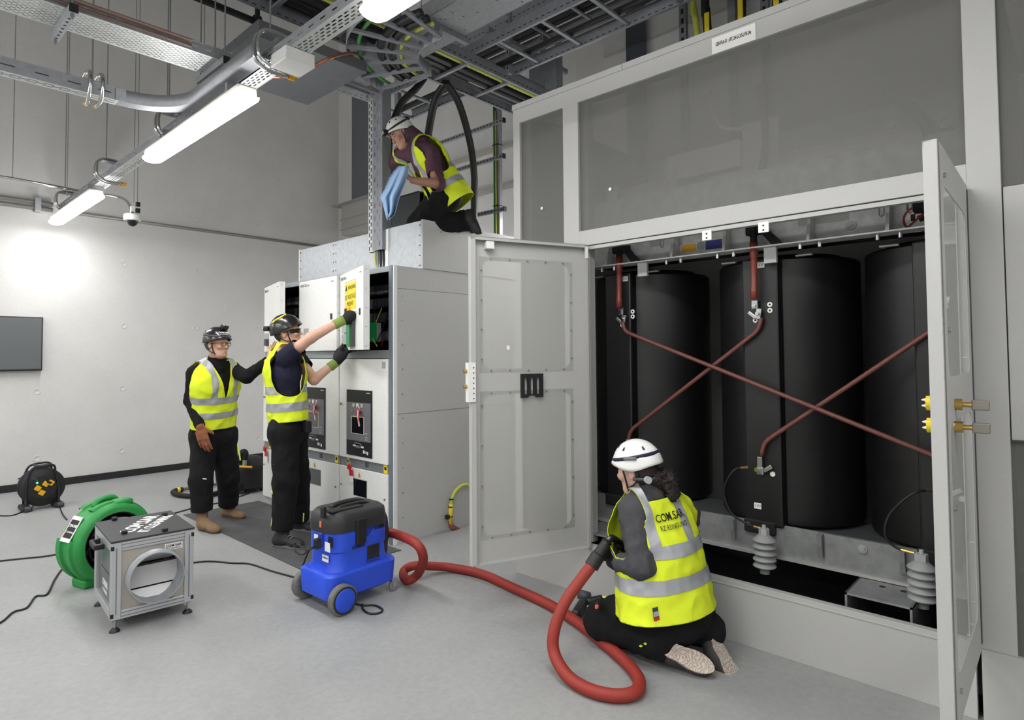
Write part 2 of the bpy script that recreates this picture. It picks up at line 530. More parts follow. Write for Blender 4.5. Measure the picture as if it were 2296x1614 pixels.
def cubicle(i):
    """i = 0 is the near one (right in the photo)"""
    ya = GY0 + i * GW; yb = ya + GW
    names = ['switchgear cubicle nearest the camera with its top door open and yellow warning sticker',
             'middle switchgear cubicle with the closed white top door, behind the reaching man',
             'farthest switchgear cubicle with its top door ajar, beside the wall']
    t = thing('switchgear_cubicle', names[i], 'switchgear', (GX, (ya + yb) / 2, 0), group='switchgear cubicles in a row')
    # carcass: sides, back, bottom, shelves leaving the low-voltage compartment open
    b = MB()
    b.bb((GX + .03, ya + .002, 0), (GDX, ya + .012, GZ)); b.bb((GX + .03, yb - .012, 0), (GDX, yb - .002, GZ))
    b.bb((GX + .03, ya + .012, GZ - .012), (GDX, yb - .012, GZ)); b.bb((GX + .45, ya + .012, 0), (GX + .47, yb - .012, GZ - .012))
    b.bb((GX + .03, ya + .012, Z_UP0 - .03), (GX + .45, yb - .012, Z_UP0 - .005))
    b.build('body', WHITE, t)
    # face frame
    b = MB()
    b.bb((GX + .012, ya + .002, Z_UP0), (GX + .03, ya + .03, GZ)); b.bb((GX + .012, yb - .03, Z_UP0), (GX + .03, yb - .002, GZ))
    b.bb((GX + .012, ya + .03, GZ - .045), (GX + .03, yb - .03, GZ)); b.bb((GX + .012, ya + .002, Z_MID1), (GX + .03, yb - .002, Z_UP0))
    b.build('face_frame', FRAMEG, t)
    MB().bb((GX + .012, ya + .002, Z_LOW1 + .002), (GX + .03, yb - .002, Z_MID0 - .002)).build('cross_rail', FRAMEG, t)
    # breaker door
    d = MB().bb((GX - .012, ya + .012, Z_MID0), (GX + .012, yb - .012, Z_MID1 - .006), .003).build('breaker_door', WHITE, t)
    yc = (ya + yb) / 2
    # control fascia, drawn in local y (to the photo's right is -y)
    k = GX - .013
    py0, py1 = ya + .14 - .012, ya + .14 + .335
    if True:
        zf0, zf1 = zt(838, 1028), zt(838, 876)
        pl, pr = at(781, 950, X=GX).y, at(838, 950, X=GX).y
        off = i * GW
        pl += off; pr += off
    f = MB().bb((k - .006, pr, zf0), (k, pl, zf1), .002).build('control_fascia', PANDK, t, label='black control fascia with grey mimic panel')
    w = pl - pr; h = zf1 - zf0
    def q(u, v):       # fascia coordinates: u from left 0..1, v from top 0..1
        return (k - .006, pl - u * w, zf1 - v * h)
    def plate(name, u0, v0, u1, v1, m, dx=.003, par=f, r=0.0):
        a = q(u0, v0); c = q(u1, v1)
        return MB().bb((a[0] - dx, c[1], c[2]), (a[0] + .001, a[1], a[2]), r).build(name, m, par)
    plate('mimic_panel', .03, .19, .96, .77, PANGR, .003)
    plate('window', .22, .40, .72, .665, mat('trim_beige', (206, 196, 176), .5), .005)
    plate('window_pane', .245, .41, .695, .655, [GLASSD, mat('dull_glass', (92, 94, 96), .4), GLASSD][i], .0065)
    for (u, v) in ((.30, .235), (.46, .235), (.62, .235)):
        c = Vector(q(u, v)); 
        if abs(u - .46) < .01:
            plate('indicator', u - .035, v - .03, u + .035, v + .03, PAPER, .006)
        else:
            MB().cyl(c + NX * .001, c + NX * .008, .0145, 16).build('button', PAPER, f, label='round white push button')
            MB().cyl(c + NX * .008, c + NX * .0095, .009, 16).build('button_cap', MGREY, f)
    for (u, v) in ((.28, .31), (.60, .32)):
        c = Vector(q(u, v)); b = MB(); b.cyl(c, c + NX * .012, .013, 14); b.box(c + NX * .016, (.01, .006, .026))
        b.build('key_switch', CHROME, f)
    for (u, v) in ((.80, .645), (.80, .70), (.80, .735)):
        plate('indicator', u - .04, v - .008, u + .04, v + .008, LGREY, .004)
    for (u, v, uu) in ((.33, .845, .05), (.64, .855, .05)):
        plate('socket_label', u - uu, v - .012, u + uu, v + .012, PAPER, .003)
    b = MB(); a = q(.42, .835); c = q(.56, .875); b.bb((a[0] - .012, c[1], c[2]), (a[0], a[1], a[2]), .002)
    b.tube([Vector(q(.36, .835)) + NX * .004, Vector(q(.38, .80)) + NX * .01, Vector(q(.58, .80)) + NX * .01, Vector(q(.62, .835)) + NX * .004], .004, 6)
    b.build('crank_socket', MGREY, f)
    for (u, v) in ((.70, .92), (.84, .935)):
        plate('socket_label', u - .025, v - .022, u + .025, v + .022, PAPER, .003)
    c = Vector(q(.77, .925)); MB().cyl(c, c + NX * .008, .011, 12).build('key_socket', LGREY, f)
    text('maker_mark', 'Schneider', Vector(q(.94, .04)) + NX * .001, NY, ZU, .010, INKW, f, 'RIGHT')
    # door furniture
    c = Vector((GX - .013, yb - .045, zt(772, 905))); b = MB(); b.cyl(c, c + NX * .010, .012, 14); b.box(c + NX * .014, (.008, .005, .02)); b.build('door_lock', STEEL, d)
    MB().bb((GX - .0135, ya + .04, Z_MID1 - .085), (GX - .012, ya + .09, Z_MID1 - .03)).build('rating_plate', LGREY, d)
    if i < 2:
        pass
    # interlock strip between breaker door and cable door
    zs0, zs1 = Z_LOW1 + .004, Z_MID0 - .004
    st = MB().bb((GX + .004, ya + .012, zs0), (GX + .012, yb - .012, zs1)).build('interlock_strip', GALV_D, t)
    for (y, wd) in ((ya + .06, .05), (yb - .13, .032)):
        a = MB().bb((GX + .0005, y - wd / 2, zs0 + .002), (GX + .004, y + wd / 2, zs1 + .008)).build('yellow_marker', YELLOW, st)
        MB().bb((GX - .001, y - wd * .28, zs0 + .03), (GX + .0005, y + wd * .28, zs1 - .018)).build('marker_slot', INK, a)
    for q_ in range(3):
        MB().bb((GX + .002, yc - .065 + q_ * .018, zs0 + .018), (GX + .0042, yc - .058 + q_ * .018, zs1 - .01)).build('vent_slot', INK, st)
    # cable door with window
    cd = MB().bb((GX - .012, ya + .012, .07), (GX + .012, yb - .012, Z_LOW1), .003).build('cable_door', WHITE, t)
    wl, wr = at(796, 1090, X=GX).y + i * GW, at(825, 1090, X=GX).y + i * GW
    wz1, wz0 = zt(810, 1075), zt(810, 1112)
    MB().bb((GX - .0135, wr - .006, wz0 - .006), (GX - .011, wl + .006, wz1 + .006)).build('window_gasket', LGREY, cd)
    MB().bb((GX - .0145, wr, wz0), (GX - .0125, wl, wz1)).build('inspection_window', [GLASSD, MATS['dull_glass'], GLASSD][i], cd)
    ty = (wl + wr) / 2 + .01; tz = wz1 + .018
    tri = MB().prism([(GX - .0125, ty + .024, tz), (GX - .0125, ty, tz + .045), (GX - .0125, ty - .024, tz)], (-.0012, 0, 0)).build('warning_triangle', GOLD, cd)
    MB().prism([(GX - .0138, ty + .004, tz + .034), (GX - .0138, ty - .004, tz + .02), (GX - .0138, ty + .001, tz + .02), (GX - .0138, ty, tz + .006), (GX - .0138, ty + .005, tz + .022), (GX - .0138, ty + .001, tz + .022)], (-.0006, 0, 0)).build('lightning_bolt', INK, tri)
    for yy, zz in ((ya + .05, .36), (yb - .045, .40)):
        c = Vector((GX - .012, yy, zz)); b = MB(); b.cyl(c, c + NX * .006, .009, 12); b.box(c + NX * .009, (.006, .004, .014)); b.build('door_lock', STEEL, cd)
    # plinth
    MB().bb((GX + .01, ya + .004, 0), (GX + .03, yb - .004, .068)).build('plinth', LGREY, t)
    # low-voltage door, hinged on the left (far) edge, opened by an angle
    ang = [math.radians(17.5), math.radians(2.0), math.radians(14.5)][i]
    hy = yb - .012
    dw = GW - .022
    zz0, zz1 = Z_UP0 + .004, Z_UP1
    R = Matrix.Rotation(ang, 3, 'Z')        # closed door points towards -y; opening swings it towards -x
    ex = Matrix.Rotation(-ang, 3, 'Z') @ Vector((0, -1, 0)); en = Matrix.Rotation(-ang, 3, 'Z') @ Vector((-1, 0, 0))
    hin = Vector((GX - .004, hy, 0))
    Rm = Matrix((ex, ZU, en)).transposed()     # columns: along door, up, outward
    def dp(s, z, n=0.0):
        return hin + ex * s + ZU * z + en * n
    def dbox(s0, z0, s1, z1, n0, n1, bev=0.0):
        return MB().box(dp((s0 + s1) / 2, (z0 + z1) / 2, (n0 + n1) / 2), (s1 - s0, z1 - z0, n1 - n0), bev, Rm)
    b = dbox(0, zz0, dw, zz1, .0, .003, .001)
    for a in (dbox(dw - .003, zz0, dw, zz1, -.05, .0), dbox(0, zz0, .003, zz1, -.03, 0), dbox(0, zz0, dw, zz0 + .003, -.05, 0), dbox(0, zz1 - .003, dw, zz1, -.05, 0), dbox(dw - .055, zz0, dw - .05, zz1, -.05, 0)):
        b.add(a.v, a.f)
    up = b.build('instrument_door', WHITE, t, label='white instrument compartment door')
    hz = zz0 + (zz1 - zz0) * .46
    dbox(dw - .11, hz - .028, dw - .075, hz + .028, .003, .009, .003).build('door_handle', PANDK, up)
    for q_ in range(5):
        c = dp(dw + .0005, zz0 + .03 + q_ * (zz1 - zz0 - .06) / 4, -.02); MB().cyl(c - ex * .002, c + ex * .002, .005, 10).build('door_screw', STEEL, up)
    text('cubicle_code', ['BRK-03-xx', 'BRK-02-xx', 'BRK-01-xx'][i], dp(.03, zz1 - .045, .0035), ex, ZU, .028, INK, up)
    text('maker_mark', 'Schneider', dp(dw - .05, zz1 - .045, .0035), ex, ZU, .010, MGREY, up, 'RIGHT')
    if i == 0:
        s_ = dbox(.16, zz1 - .335, .52, zz1 - .10, .003, .0042).build('warning_sticker', YELLOW, up, label='yellow warning sticker with black lettering')
        text('sticker_text', 'WARNING', dp(.27, zz1 - .145, .0046), ex, ZU, .036, INK, s_)
        text('sticker_text', 'DC VOLTAGE', dp(.34, zz1 - .225, .0046), ex, ZU, .040, INK, s_, 'CENTER')
        text('sticker_text', 'PRESENT', dp(.34, zz1 - .285, .0046), ex, ZU, .036, INK, s_, 'CENTER')
        MB().prism([dp(.18, zz1 - .165, .0044), dp(.245, zz1 - .165, .0044), dp(.2125, zz1 - .113, .0044)], en * .0006).build('sticker_triangle', INK, s_)
        for z_ in (zz1 - .09, zz1 - .36):
            dbox(.16, z_, .52, z_ + .003, .003, .0036).build('sticker_line', MGREY, up)
        for (s0, z0, s1, z1, n, m, nm) in ((.20, .315, .245, .365, .02, PANDK, 'selector_switch'), (.28, .30, .35, .37, .02, GOLD, 'indicator_relay'),
                                           (.15, .05, .30, .14, .03, LGREY, 'relay_body'), (.15, .15, .30, .24, .03, LGREY, 'relay_body'), (.33, .03, .43, .26, .035, mat('relay_green', (28, 158, 84), .4), 'relay_front'), (.44, .03, .50, .26, .03, DGREY, 'relay_side')):
            dbox(s0, zz0 + z0, s1, zz0 + z1, .003, n, .002).build(nm, m, up)
    else:
        for (s0, z0, s1, z1, n, m, nm) in ((.10, .10, .20, .22, .008, LGREY, 'relay_body'), (.24, .14, .30, .155, .012, PANDK, 'relay_clip')) if i == 1 else ((.14, .06, .24, .19, .03, LGREY, 'relay_body'), (.14, .06, .24, .13, .034, DGREY, 'relay_window')):
            dbox(s0, zz0 + z0, s1, zz0 + z1, .003, n, .002).build(nm, m, up)
    # compartment content
    inb = MB()
    inb.bb((GX + .43, ya + .014, Z_UP0), (GX + .449, yb - .014, GZ - .014))
    inb.bb((GX + .03, ya + .012, Z_UP0 - .004), (GX + .44, yb - .014, Z_UP0)); inb.bb((GX + .03, ya + .0125, Z_UP0), (GX + .44, ya + .015, GZ - .014)); inb.bb((GX + .03, yb - .015, Z_UP0), (GX + .44, yb - .0125, GZ - .014))
    inb.bb((GX + .03, ya + .014, GZ - .018), (GX + .44, yb - .014, GZ - .0135))
    inb.build('compartment_lining', DARK, t)
    for zc in (zz0 + .13, zz0 + .30, zz0 + .43, zz0 + .55):
        MB().bb((GX + .30, ya + .03, zc), (GX + .31, yb - .03, zc + .022)).build('terminal_rail', mat('rail_dark', (170, 172, 174), .5), t)
        r = random.Random(int(zc * 1000) + i)
        yy = ya + .05
        while yy < yb - .08:
            ww = r.uniform(.03, .08)
            MB().bb((GX + .21, yy, zc - .03 - r.uniform(0, .02)), (GX + .30, yy + ww * .9, zc + .035), .002).build('terminal_block', r.choice([mat('block_dark', (74, 76, 82), .5), mat('block_grey', (120, 122, 126), .5), mat('block_dark', (74, 76, 82), .5)]), t)
            yy += ww + .004
    if i == 0:
        # grey relay with green edge and rolled label, on the compartment's left
        p = at(833, 745, X=GX + .16)
        MB().box(p, (.12, .13, .17), .004).build('meter_unit', LGREY, t)
        MB().box(p + Vector((-.03, -.072, 0)), (.06, .012, .17)).build('meter_edge', MATS['relay_green'], t)
        MB().box(p + Vector((-.061, .005, .03)), (.002, .10, .09)).build('meter_label', PAPER, t)
        c = at(818, 707, X=GX + .1); b = MB(); b.lathe([(.013, -.01), (.022, -.01), (.022, .012), (.013, .012), (.013, -.01)], c, (-1, 0, 0), 20); b.build('cable_spool', PAPER, t, smooth=True, angle=40)
        r = random.Random(5)
        for q_ in range(6):
            a = Vector((GX + .12, ya + .1 + r.random() * .4, zz0 + .03)); e = a + Vector((.1, r.uniform(-.15, .15), .15 + r.random() * .25))
            m_ = (a + e) / 2 + Vector((-.04, r.uniform(-.06, .06), -.06))
            MB().tube(smooth_path([a, m_, e], 6), .005, 6).build('wire', [EARTH, CABLE, CABLE, mat('wire_red', (120, 40, 36), .5), EARTH, CABLE][q_], t)
        # flush side panel of the last cubicle with screw rows
        b = MB(); 
        sp = MB().bb((GX + .045, SY, 0), (GDX, ya + .001, GZ), .002).build('side_panel', PANEL, t)
        MB().bb((GX + .012, SY - .002, 0), (GX + .045, ya + .003, GZ), .001).build('corner_post', WHITE, t)
        MB().bb((GX + .0, ya - .028, 0), (GX + .012, ya + .011, GZ), .001).build('corner_seal', mat('seal_blue', (122, 132, 140), .5, .4), t)
        for zj in (at(880, 645, Y=SY).z, at(878, 930, Y=SY).z):
            MB().bb((GX + .05, SY - .0006, zj - .0015), (GDX, SY + .0002, zj + .0015)).build('panel_joint', DGREY, sp)
        for q_ in range(10):
            z = at(893, 663, Y=SY).z - q_ * .2035
            if z > .1:
                c = Vector((GX + .10, SY, z)); MB().cyl(c, c + NY * .004, .006, 10).build('panel_screw', STEEL, sp)
        c = at(893, 1139, Y=SY)
    return t


for _i in range(3):
    cubicle(_i)

# red padlocks with tags hanging on the fronts
def padlock(p, label, tagged=True, key=False):
    t = thing('padlock', label, 'padlock', p, group='red padlocks on the switchgear')
    p = Vector(p)
    Rt = Matrix.Rotation(math.radians(20), 3, 'X')
    b = MB(); b.box(p + NX * .012, (.02, .042, .045), .004, Rt); b.build('lock_body', RED, t)
    MB().tube(smooth_path([p + Vector((-.012, .012, .02)), p + Vector((-.012, .013, .045)), p + Vector((-.012, -.003, .056)), p + Vector((-.012, -.016, .042)), p + Vector((-.012, -.014, .018))], 5), .0035, 8).build('shackle', CHROME, t)
    if tagged:
        q = p + Vector((-.006, -.018, -.075))
        g = MB().box(q, (.002, .062, .115), 0, Matrix.Rotation(math.radians(-4), 3, 'X')).build('lockout_tag', PAPER, t)
        MB().box(q + Vector((-.0015, -.002, .026)), (.001, .06, .055), 0, Matrix.Rotation(math.radians(-4), 3, 'X')).build('tag_print', RED, g)
    if key:
        a = p + Vector((-.03, -.022, .02)); MB().tube(smooth_path([a, a + Vector((-.006, -.012, -.06)), a + Vector((0, -.022, -.135))], 6), .0065, 8).build('seal_strap', mat('strap_white', (220, 196, 192), .5), t)
        MB().tube([a + Vector((-.0045, -.010, -.045)), a + Vector((-.004, -.017, -.09))], .0069, 8).build('strap_band', RED, t)
    return t


padlock(at(786, 1046, X=GX - .02), 'red padlock with red and white tag between two cable doors')
padlock(at(596, 1006, X=GX - .02), 'red padlock with red and white tag at the far cubicle edge')
padlock(at(806, 924, X=GX - .04), 'red padlock with long strap on the nearest control fascia', False, True)
padlock(at(708, 913, X=GX - .04), 'red padlock on the middle cubicle control fascia', False, True)

# pressure relief duct on top of the cubicles
DX0 = 3.345
t = thing('pressure_relief_duct', 'galvanised duct box on top of the switchgear with riveted seam', 'duct', (DX0, 5.2, GZ))
ys = at(751, 570, X=DX0).y; yr = at(870, 540, X=DX0).y
DZ = 2.705
b = MB(); b.bb((DX0, ys + .003, GZ), (DX0 + .003, 6.27, DZ)); b.build('front_sheet', GALV, t)
MB().bb((DX0 - .001, yr, GZ), (DX0 + .002, ys + .02, DZ)).build('front_sheet', GALV, t)
MB().bb((DX0 - .002, SY + .02, GZ), (DX0 + .001, yr + .01, DZ + .004)).build('front_sheet', GALV, t)
MB().bb((DX0 - .006, yr - .01, GZ), (DX0 + .004, yr + .035, DZ)).build('cover_strip', WHITE, t)
MB().bb((DX0 - .004, 6.255, GZ), (DX0 + .6, 6.28, DZ + .006)).build('end_sheet', WHITE, t)
MB().bb((DX0 - .008, SY - .012, GZ), (4.62, SY + .012, DZ + .012), .002).build('side_sheet', PANEL, t)
MB().bb((DX0 + .002, SY + .012, DZ - .13), (4.6, 6.255, DZ - .12)).build('top_sheet', GALV_D, t)
MB().bb((4.58, SY + .012, GZ), (4.6, 6.255, DZ)).build('rear_sheet', GALV_D, t)
for q_ in range(5):
    z = GZ + .03 + q_ * .088
    for y in (ys - .022, ys + .026, 6.24, SY + .035):
        c = Vector((DX0 - .003, y, z)); MB().cyl(c + Vector((.003, 0, 0)), c + NX * .002, .006, 10).build('rivet', DGREY, t)
c = at(989, 520, Y=SY - .012); MB().cyl(c, c + NY * .003, .007, 12).build('rivet', MGREY, t)
# ---------------------------------------------------------------- transformer enclosure
EX = 3.25
ENC = mat('enclosure_paint', (182, 182, 180), 0.55, var=0.06, vscale=80, bump=0.06, bscale=700)
MESHM = mat('perforated_sheet', (120, 120, 117), 0.6, alpha=0.52)
MESHW = mat('perforated_white', (200, 200, 197), 0.6, alpha=0.40)
EY_L = 2.982; EY_R = -1.6
EZ = 3.345; ED = 5.25
en = thing('transformer_enclosure', 'large light grey transformer enclosure with mesh upper panels and open doors', 'enclosure', (EX, 1.4, 0))


def ebox(name, a, b_, m=ENC, par=en, bev=.002):
    return MB().bb(a, b_, bev).build(name, m, par)


PL = 0.322
ebox('plinth', (EX, .36, 0), (EX + .04, EY_L, PL))
ebox('plinth', (EX - .01, EY_R, 0), (EX + .04, .34, PL - .02))
ebox('plinth_side', (EX + .04, EY_L - .04, 0), (ED, EY_L, PL))
ebox('plinth_lip', (EX - .004, .36, PL - .03), (EX + .05, 2.35, PL - .022), ENC)
ebox('corner_post', (EX, 2.918, PL), (EX + .06, EY_L, EZ - .13))
ebox('door_post', (EX, 2.40, PL), (EX + .06, 2.526, 3.215))
ebox('door_post', (EX, .222, PL - .02), (EX + .06, .338, 4.2))
ebox('top_rail', (EX, EY_R, 3.213), (EX + .06, EY_L, 3.318))
cap = ebox('top_cap', (EX - .006, EY_R, 3.318), (EX + .3, EY_L + .006, EZ + .012))
for y in (2.05, .95):
    MB().bb((EX - .0068, y - .0012, 3.32), (EX - .0055, y + .0012, EZ + .012)).build('cap_joint', DGREY, cap)
ebox('lintel', (EX, .338, 2.252), (EX + .06, 2.40, 2.352))
ebox('lintel_lip', (EX + .01, .338, 2.225), (EX + .05, 2.40, 2.248), ENC)
# small lugs under the lintel
for (x, y) in ((1585, 517), (1712, 497)):
    p = at(x, y, X=EX + .01)
    lug = MB().bb((EX + .005, p.y - .028, 2.178), (EX + .012, p.y + .028, 2.235), .003).build('lintel_lug', WHITE, en)
    for dz in (.012, -.012):
        c = Vector((EX + .005, p.y, 2.203 + dz)); MB().cyl(c, c + NX * .0012, .005, 12).build('lug_hole', INK, lug)
# mesh panels
ebox('mesh_panel', (EX + .02, 2.526, PL), (EX + .023, 2.918, 3.213), MESHM, bev=0)
ebox('mesh_panel', (EX + .02, .338, 2.352), (EX + .023, 2.40, 3.213), MESHM, bev=0)
ebox('mesh_panel', (EX + .02, EY_R, 2.235), (EX + .023, .222, 3.213), MESHM, bev=0)
ebox('blank_panel', (EX + .012, EY_R, 1.18), (EX + .025, .218, 2.232), ENC)
ebox('mesh_panel', (EX + .02, EY_R, .30), (EX + .023, .222, 1.178), MESHM, bev=0)
ebox('blank_panel', (EX + .004, EY_R, 1.174), (EX + .012, .218, 1.18), DGREY, bev=0)
for (x, y, X_) in ((1215, 467, EX + .016), (1368, 424, EX + .016)):
    p = at(x, y, X=X_); MB().cyl(p, p + NX * .002, .011, 8).build('panel_sticker', PAPER, en)
# stiffeners seen through the mesh
ebox('inner_post', (EX + .06, 2.36, PL), (EX + .12, 2.40, 3.213), ENC)
ebox('inner_post', (EX + .06, 2.86, PL), (EX + .12, 2.91, 3.213), ENC)
# closed rear and side walls
ebox('side_wall', (EX + .06, EY_L - .03, PL), (ED, EY_L - .02, EZ), ENC)
ebox('side_wall', (EX + .06, EY_R, 0), (ED, EY_R + .01, EZ), ENC)
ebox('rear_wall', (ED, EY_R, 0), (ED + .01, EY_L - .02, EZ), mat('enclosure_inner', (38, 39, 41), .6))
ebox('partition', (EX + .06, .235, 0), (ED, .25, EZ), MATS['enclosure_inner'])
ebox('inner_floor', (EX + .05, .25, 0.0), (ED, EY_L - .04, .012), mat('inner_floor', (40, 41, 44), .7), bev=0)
ebox('shade_roof', (EX + .3, EY_R, EZ - .03), (ED, EY_L - .03, EZ - .027), mat('shade_roof_mesh', (120, 120, 118), .6, alpha=.35), bev=0)  # unseen mesh roof added to dim the enclosure interior, passing some light
# name plate on the top rail
lab = MB().bb((EX - .004, at(1695, 95, X=EX).y, 3.214), (EX, at(1597, 120, X=EX).y, 3.305)).build('name_plate', PAPER, en, label='white name plate with equipment code')
text('equipment_code', 'GER-FRA-01  APC-24-E-LVS-LVB-24x', Vector((EX - .0046, (at(1695, 95, X=EX).y + at(1597, 120, X=EX).y) / 2, 3.262)), NY, ZU, .021, INK, lab, 'CENTER', xs=.43, bold=.02)


def door(hinge, d, label, flip=1):
    """door leaf, hinge point (x,y), unit direction d along the leaf; inner side is to the left of d seen from above"""
    w = .81; z0, z1 = .315, 2.25
    ex = Vector((d[0], d[1], 0)); nn = Vector((d[1], -d[0], 0)) * flip
    Rm = Matrix((ex, ZU, nn)).transposed(); h = Vector((hinge[0], hinge[1], 0))
    def dp(s, z, n=0.0): return h + ex * s + ZU * z + nn * n
    def dbox(s0, za, s1, zb, n0, n1, bev=0.0):
        return MB().box(dp((s0 + s1) / 2, (za + zb) / 2, (n0 + n1) / 2), (s1 - s0, zb - za, n1 - n0), bev, Rm)
    # sheet with two rounded openings
    H = z1 - z0
    op = [(.12, .155, .72, .99), (.12, 1.145, .72, 1.80)]      # s0,z0,s1,z1 above z0
    holes = []
    for (a, b0, c, e) in op:
        holes.append([((a + c) / 2 + p[0], (b0 + e) / 2 + p[1]) for p in rrect(c - a, e - b0, .05, 5)])
    pl = frame_plate([(0, 0), (w, 0), (w, H), (0, H)], holes, dp(0, z0), ex, ZU, .003 * flip)
    leaf = pl.build('door', ENC, en, label=label)
    b = MB()
    for a in (dbox(0, z0, w, z0 + .004, -.04, .0), dbox(0, z1 - .004, w, z1, -.04, 0), dbox(0, z0, .004, z1, -.04, 0), dbox(w - .03, z0, w, z1, -.04, .003), dbox(0.0, z0, .02, z1, -.04, -.036), dbox(0, z1 - .02, w, z1, -.04, -.036)):
        b.add(a.v, a.f)
    b.build('door_rim', ENC, leaf)
    for (a, b0, c, e) in op:
        m = .022
        dbox(a - m, z0 + b0 - m, c + m, z0 + e + m, .0, -.0015).build('door_mesh', MESHW, leaf)
        pts = []
        n_h = 5; n_v = 4
        for q_ in range(n_h):
            s = a + .05 + (c - a - .10) * q_ / (n_h - 1); pts += [(s, b0 - .01), (s, e + .01)]
        for q_ in range(n_v):
            z = b0 + .06 + (e - b0 - .12) * q_ / (n_v - 1); pts += [(a - .01, z), (c + .01, z)]
        for (s, z) in pts:
            c0 = dp(s, z0 + z, -.001); MB().cyl(c0, c0 - nn * .016, .0035, 8).build('stud', STEEL, leaf)
    return leaf, dp, dbox, nn, ex


# left leaf swung out towards the camera; its inner side faces the camera
_hl = (3.245, 2.352); _fl = (2.497, 2.658)
_d = Vector((_fl[0] - _hl[0], _fl[1] - _hl[1])).normalized()
leaf, dp, dbox, nn, ex = door(_hl, (_d.x, _d.y), 'left enclosure door swung open showing its inner side')
hk = frame_plate([(-.075, -.072), (-.03, -.072), (-.022, -.060), (.022, -.060), (.03, -.072), (.075, -.072), (.075, .075), (-.075, .075)],
                 [[(cx + p[0], .0 + p[1]) for p in rrect(.023, .105, .011, 4)] for cx in (-.042, .0, .042)], dp(.40, 1.352, -.022), ex, ZU, .018)
hk.build('latch_block', BLACK, leaf, label='black slotted latch plate')
dbox(.785, 1.27, .835, 1.50, -.05, -.006, .002).build('lock_case', WHITE, leaf)
for q_ in range(7):
    c = dp(.80, 1.29 + q_ * .03, -.0505); MB().cyl(c, c - nn * .002, .004, 8).build('lock_slot', INK, leaf)
for z in (1.36, 1.45):
    c = dp(.835, z, -.03); MB().cyl(c, c + ex * .02, .012, 10).build('lock_bolt', BRASS, leaf)
dbox(.66, 2.18, .71, 2.225, -.045, -.0, .002).build('door_stop', WHITE, leaf)
dbox(.005, 2.16, .02, 2.235, -.052, -.03, .002).build('hinge', WHITE, leaf)
p_ = dp(.55, 1.60, -.003); dbox(.545, 1.575, .565, 1.60, -.004, -.002).build('paper_scrap', PAPER, leaf)

# right leaf opened square to the front, seen edge-on
leaf, dp, dbox, nn, ex = door((3.235, .338), (-1.0, -.012), 'right enclosure door swung open, seen edge-on', -1)
dbox(.015, .34, .04, 2.23, .003, .006).build('edge_seal', DGREY, leaf)
# key locks through the right leaf: two yellow cylinders inside, brass stems outside
for (y, zc) in ((905, 0), (955, 1)):
    s = .60; z = at(2118, y, X=3.235 - s).z
    a = dp(s, z, -.005)
    k = MB().cyl(a - nn * .035, a - nn * .075, .026, 20).build('interlock_cylinder', YELLOW, leaf, smooth=True, angle=40, label='yellow key interlock cylinder')
    for dz in (-.010, .011):
        c = a - nn * .075 + ZU * dz; b = MB(); b.cyl(c, c - nn * .015, .007, 10, .002); b.build('interlock_pin', PAPER, k)
    MB().cyl(a + nn * .003, a + nn * .03, .020, 12).build('interlock_nut', BRASS, leaf)
    MB().cyl(a + nn * .03, a + nn * .06, .009, 10).build('interlock_stem', BRASS, leaf)
    MB().box(a + nn * .080, (.02, .05, .036), .004, None).build('interlock_key', mat('nickel', (150, 146, 136), .35, .8), leaf)
for z in (.42, 1.02, 1.62, 2.15):
    a = dp(.70, z, .003); MB().cyl(a, a + nn * .008, .009, 10).build('door_bolt', STEEL, leaf)
# ---------------------------------------------------------------- cast-resin transformer inside the enclosure
TX = 3.62                       # face of the core clamps
COILM = mat('resin_black', (15, 14, 15), 0.45, var=0.35, vscale=3, col2=(24, 22, 23))
CLAMP_LIT = mat('clamp_galv_lit', (214, 215, 214), 0.5, 0.1, var=0.45, vscale=14, bump=0.06, bscale=90)  # upper clamp colour lifted to stand in for light through the mesh
BARM = mat('red_brown_sleeve', (112, 64, 57), 0.5, var=0.3, vscale=60)
SLEEVE = mat('red_heat_shrink', (126, 54, 42), 0.35, var=0.3, vscale=30)
PORC = mat('arrester_grey', (150, 152, 152), 0.55)
tr = thing('cast_resin_transformer', 'black cast-resin transformer with crossed red-brown bars inside the enclosure', 'transformer', (4.05, 1.3, 0))
CXc = 4.07; CR_ = .41
strips = [at(1386, 800, X=3.60).y, at(1706, 800, X=3.60).y, at(2108, 800, X=3.60).y]
cz0 = at(1708, 1178, X=3.6).z; cz1 = at(1426, 612, X=3.66).z
pitch_ = (strips[0] - strips[2]) / 2
for k, y in enumerate(strips):
    b = MB(); b.lathe([(CR_ - .09, cz0), (CR_ - .012, cz0), (CR_, cz0 + .012), (CR_, cz1 - .012), (CR_ - .012, cz1), (CR_ - .09, cz1)], (CXc, y, 0), (0, 0, 1), 64)
    coil = b.build('coil', COILM, tr, smooth=True, angle=35)
    MB().lathe([(CR_ - .17, cz0 - .03), (CR_ - .10, cz0 - .03), (CR_ - .10, cz1 + .03), (CR_ - .17, cz1 + .03)], (CXc, y, 0), (0, 0, 1), 40).build('inner_coil', mat('inner_coil', (18, 18, 19), .6), coil, smooth=True)
    # terminal strip down the front of the coil
    MB().bb((3.60, y - .105, cz0 + .0), (CXc - .3, y + .105, cz1 - .0), .012).build('terminal_strip', COILM, coil)
    MB().bb((3.595, y - .06, cz0 - .05), (3.75, y + .12, cz0 + .03), .01).build('coil_foot', BLACKM, coil)
    for s in (-1, 1):
        c = Vector((3.66, y + s * .25, cz0 - .004)); MB().box(c, (.03, .10, .012), .003).build('spacer_pad', LGREY, tr)
        c = Vector((3.70, y + s * .22, cz1 + .004)); MB().box(c, (.03, .09, .010), .003).build('spacer_pad', LGREY, tr)
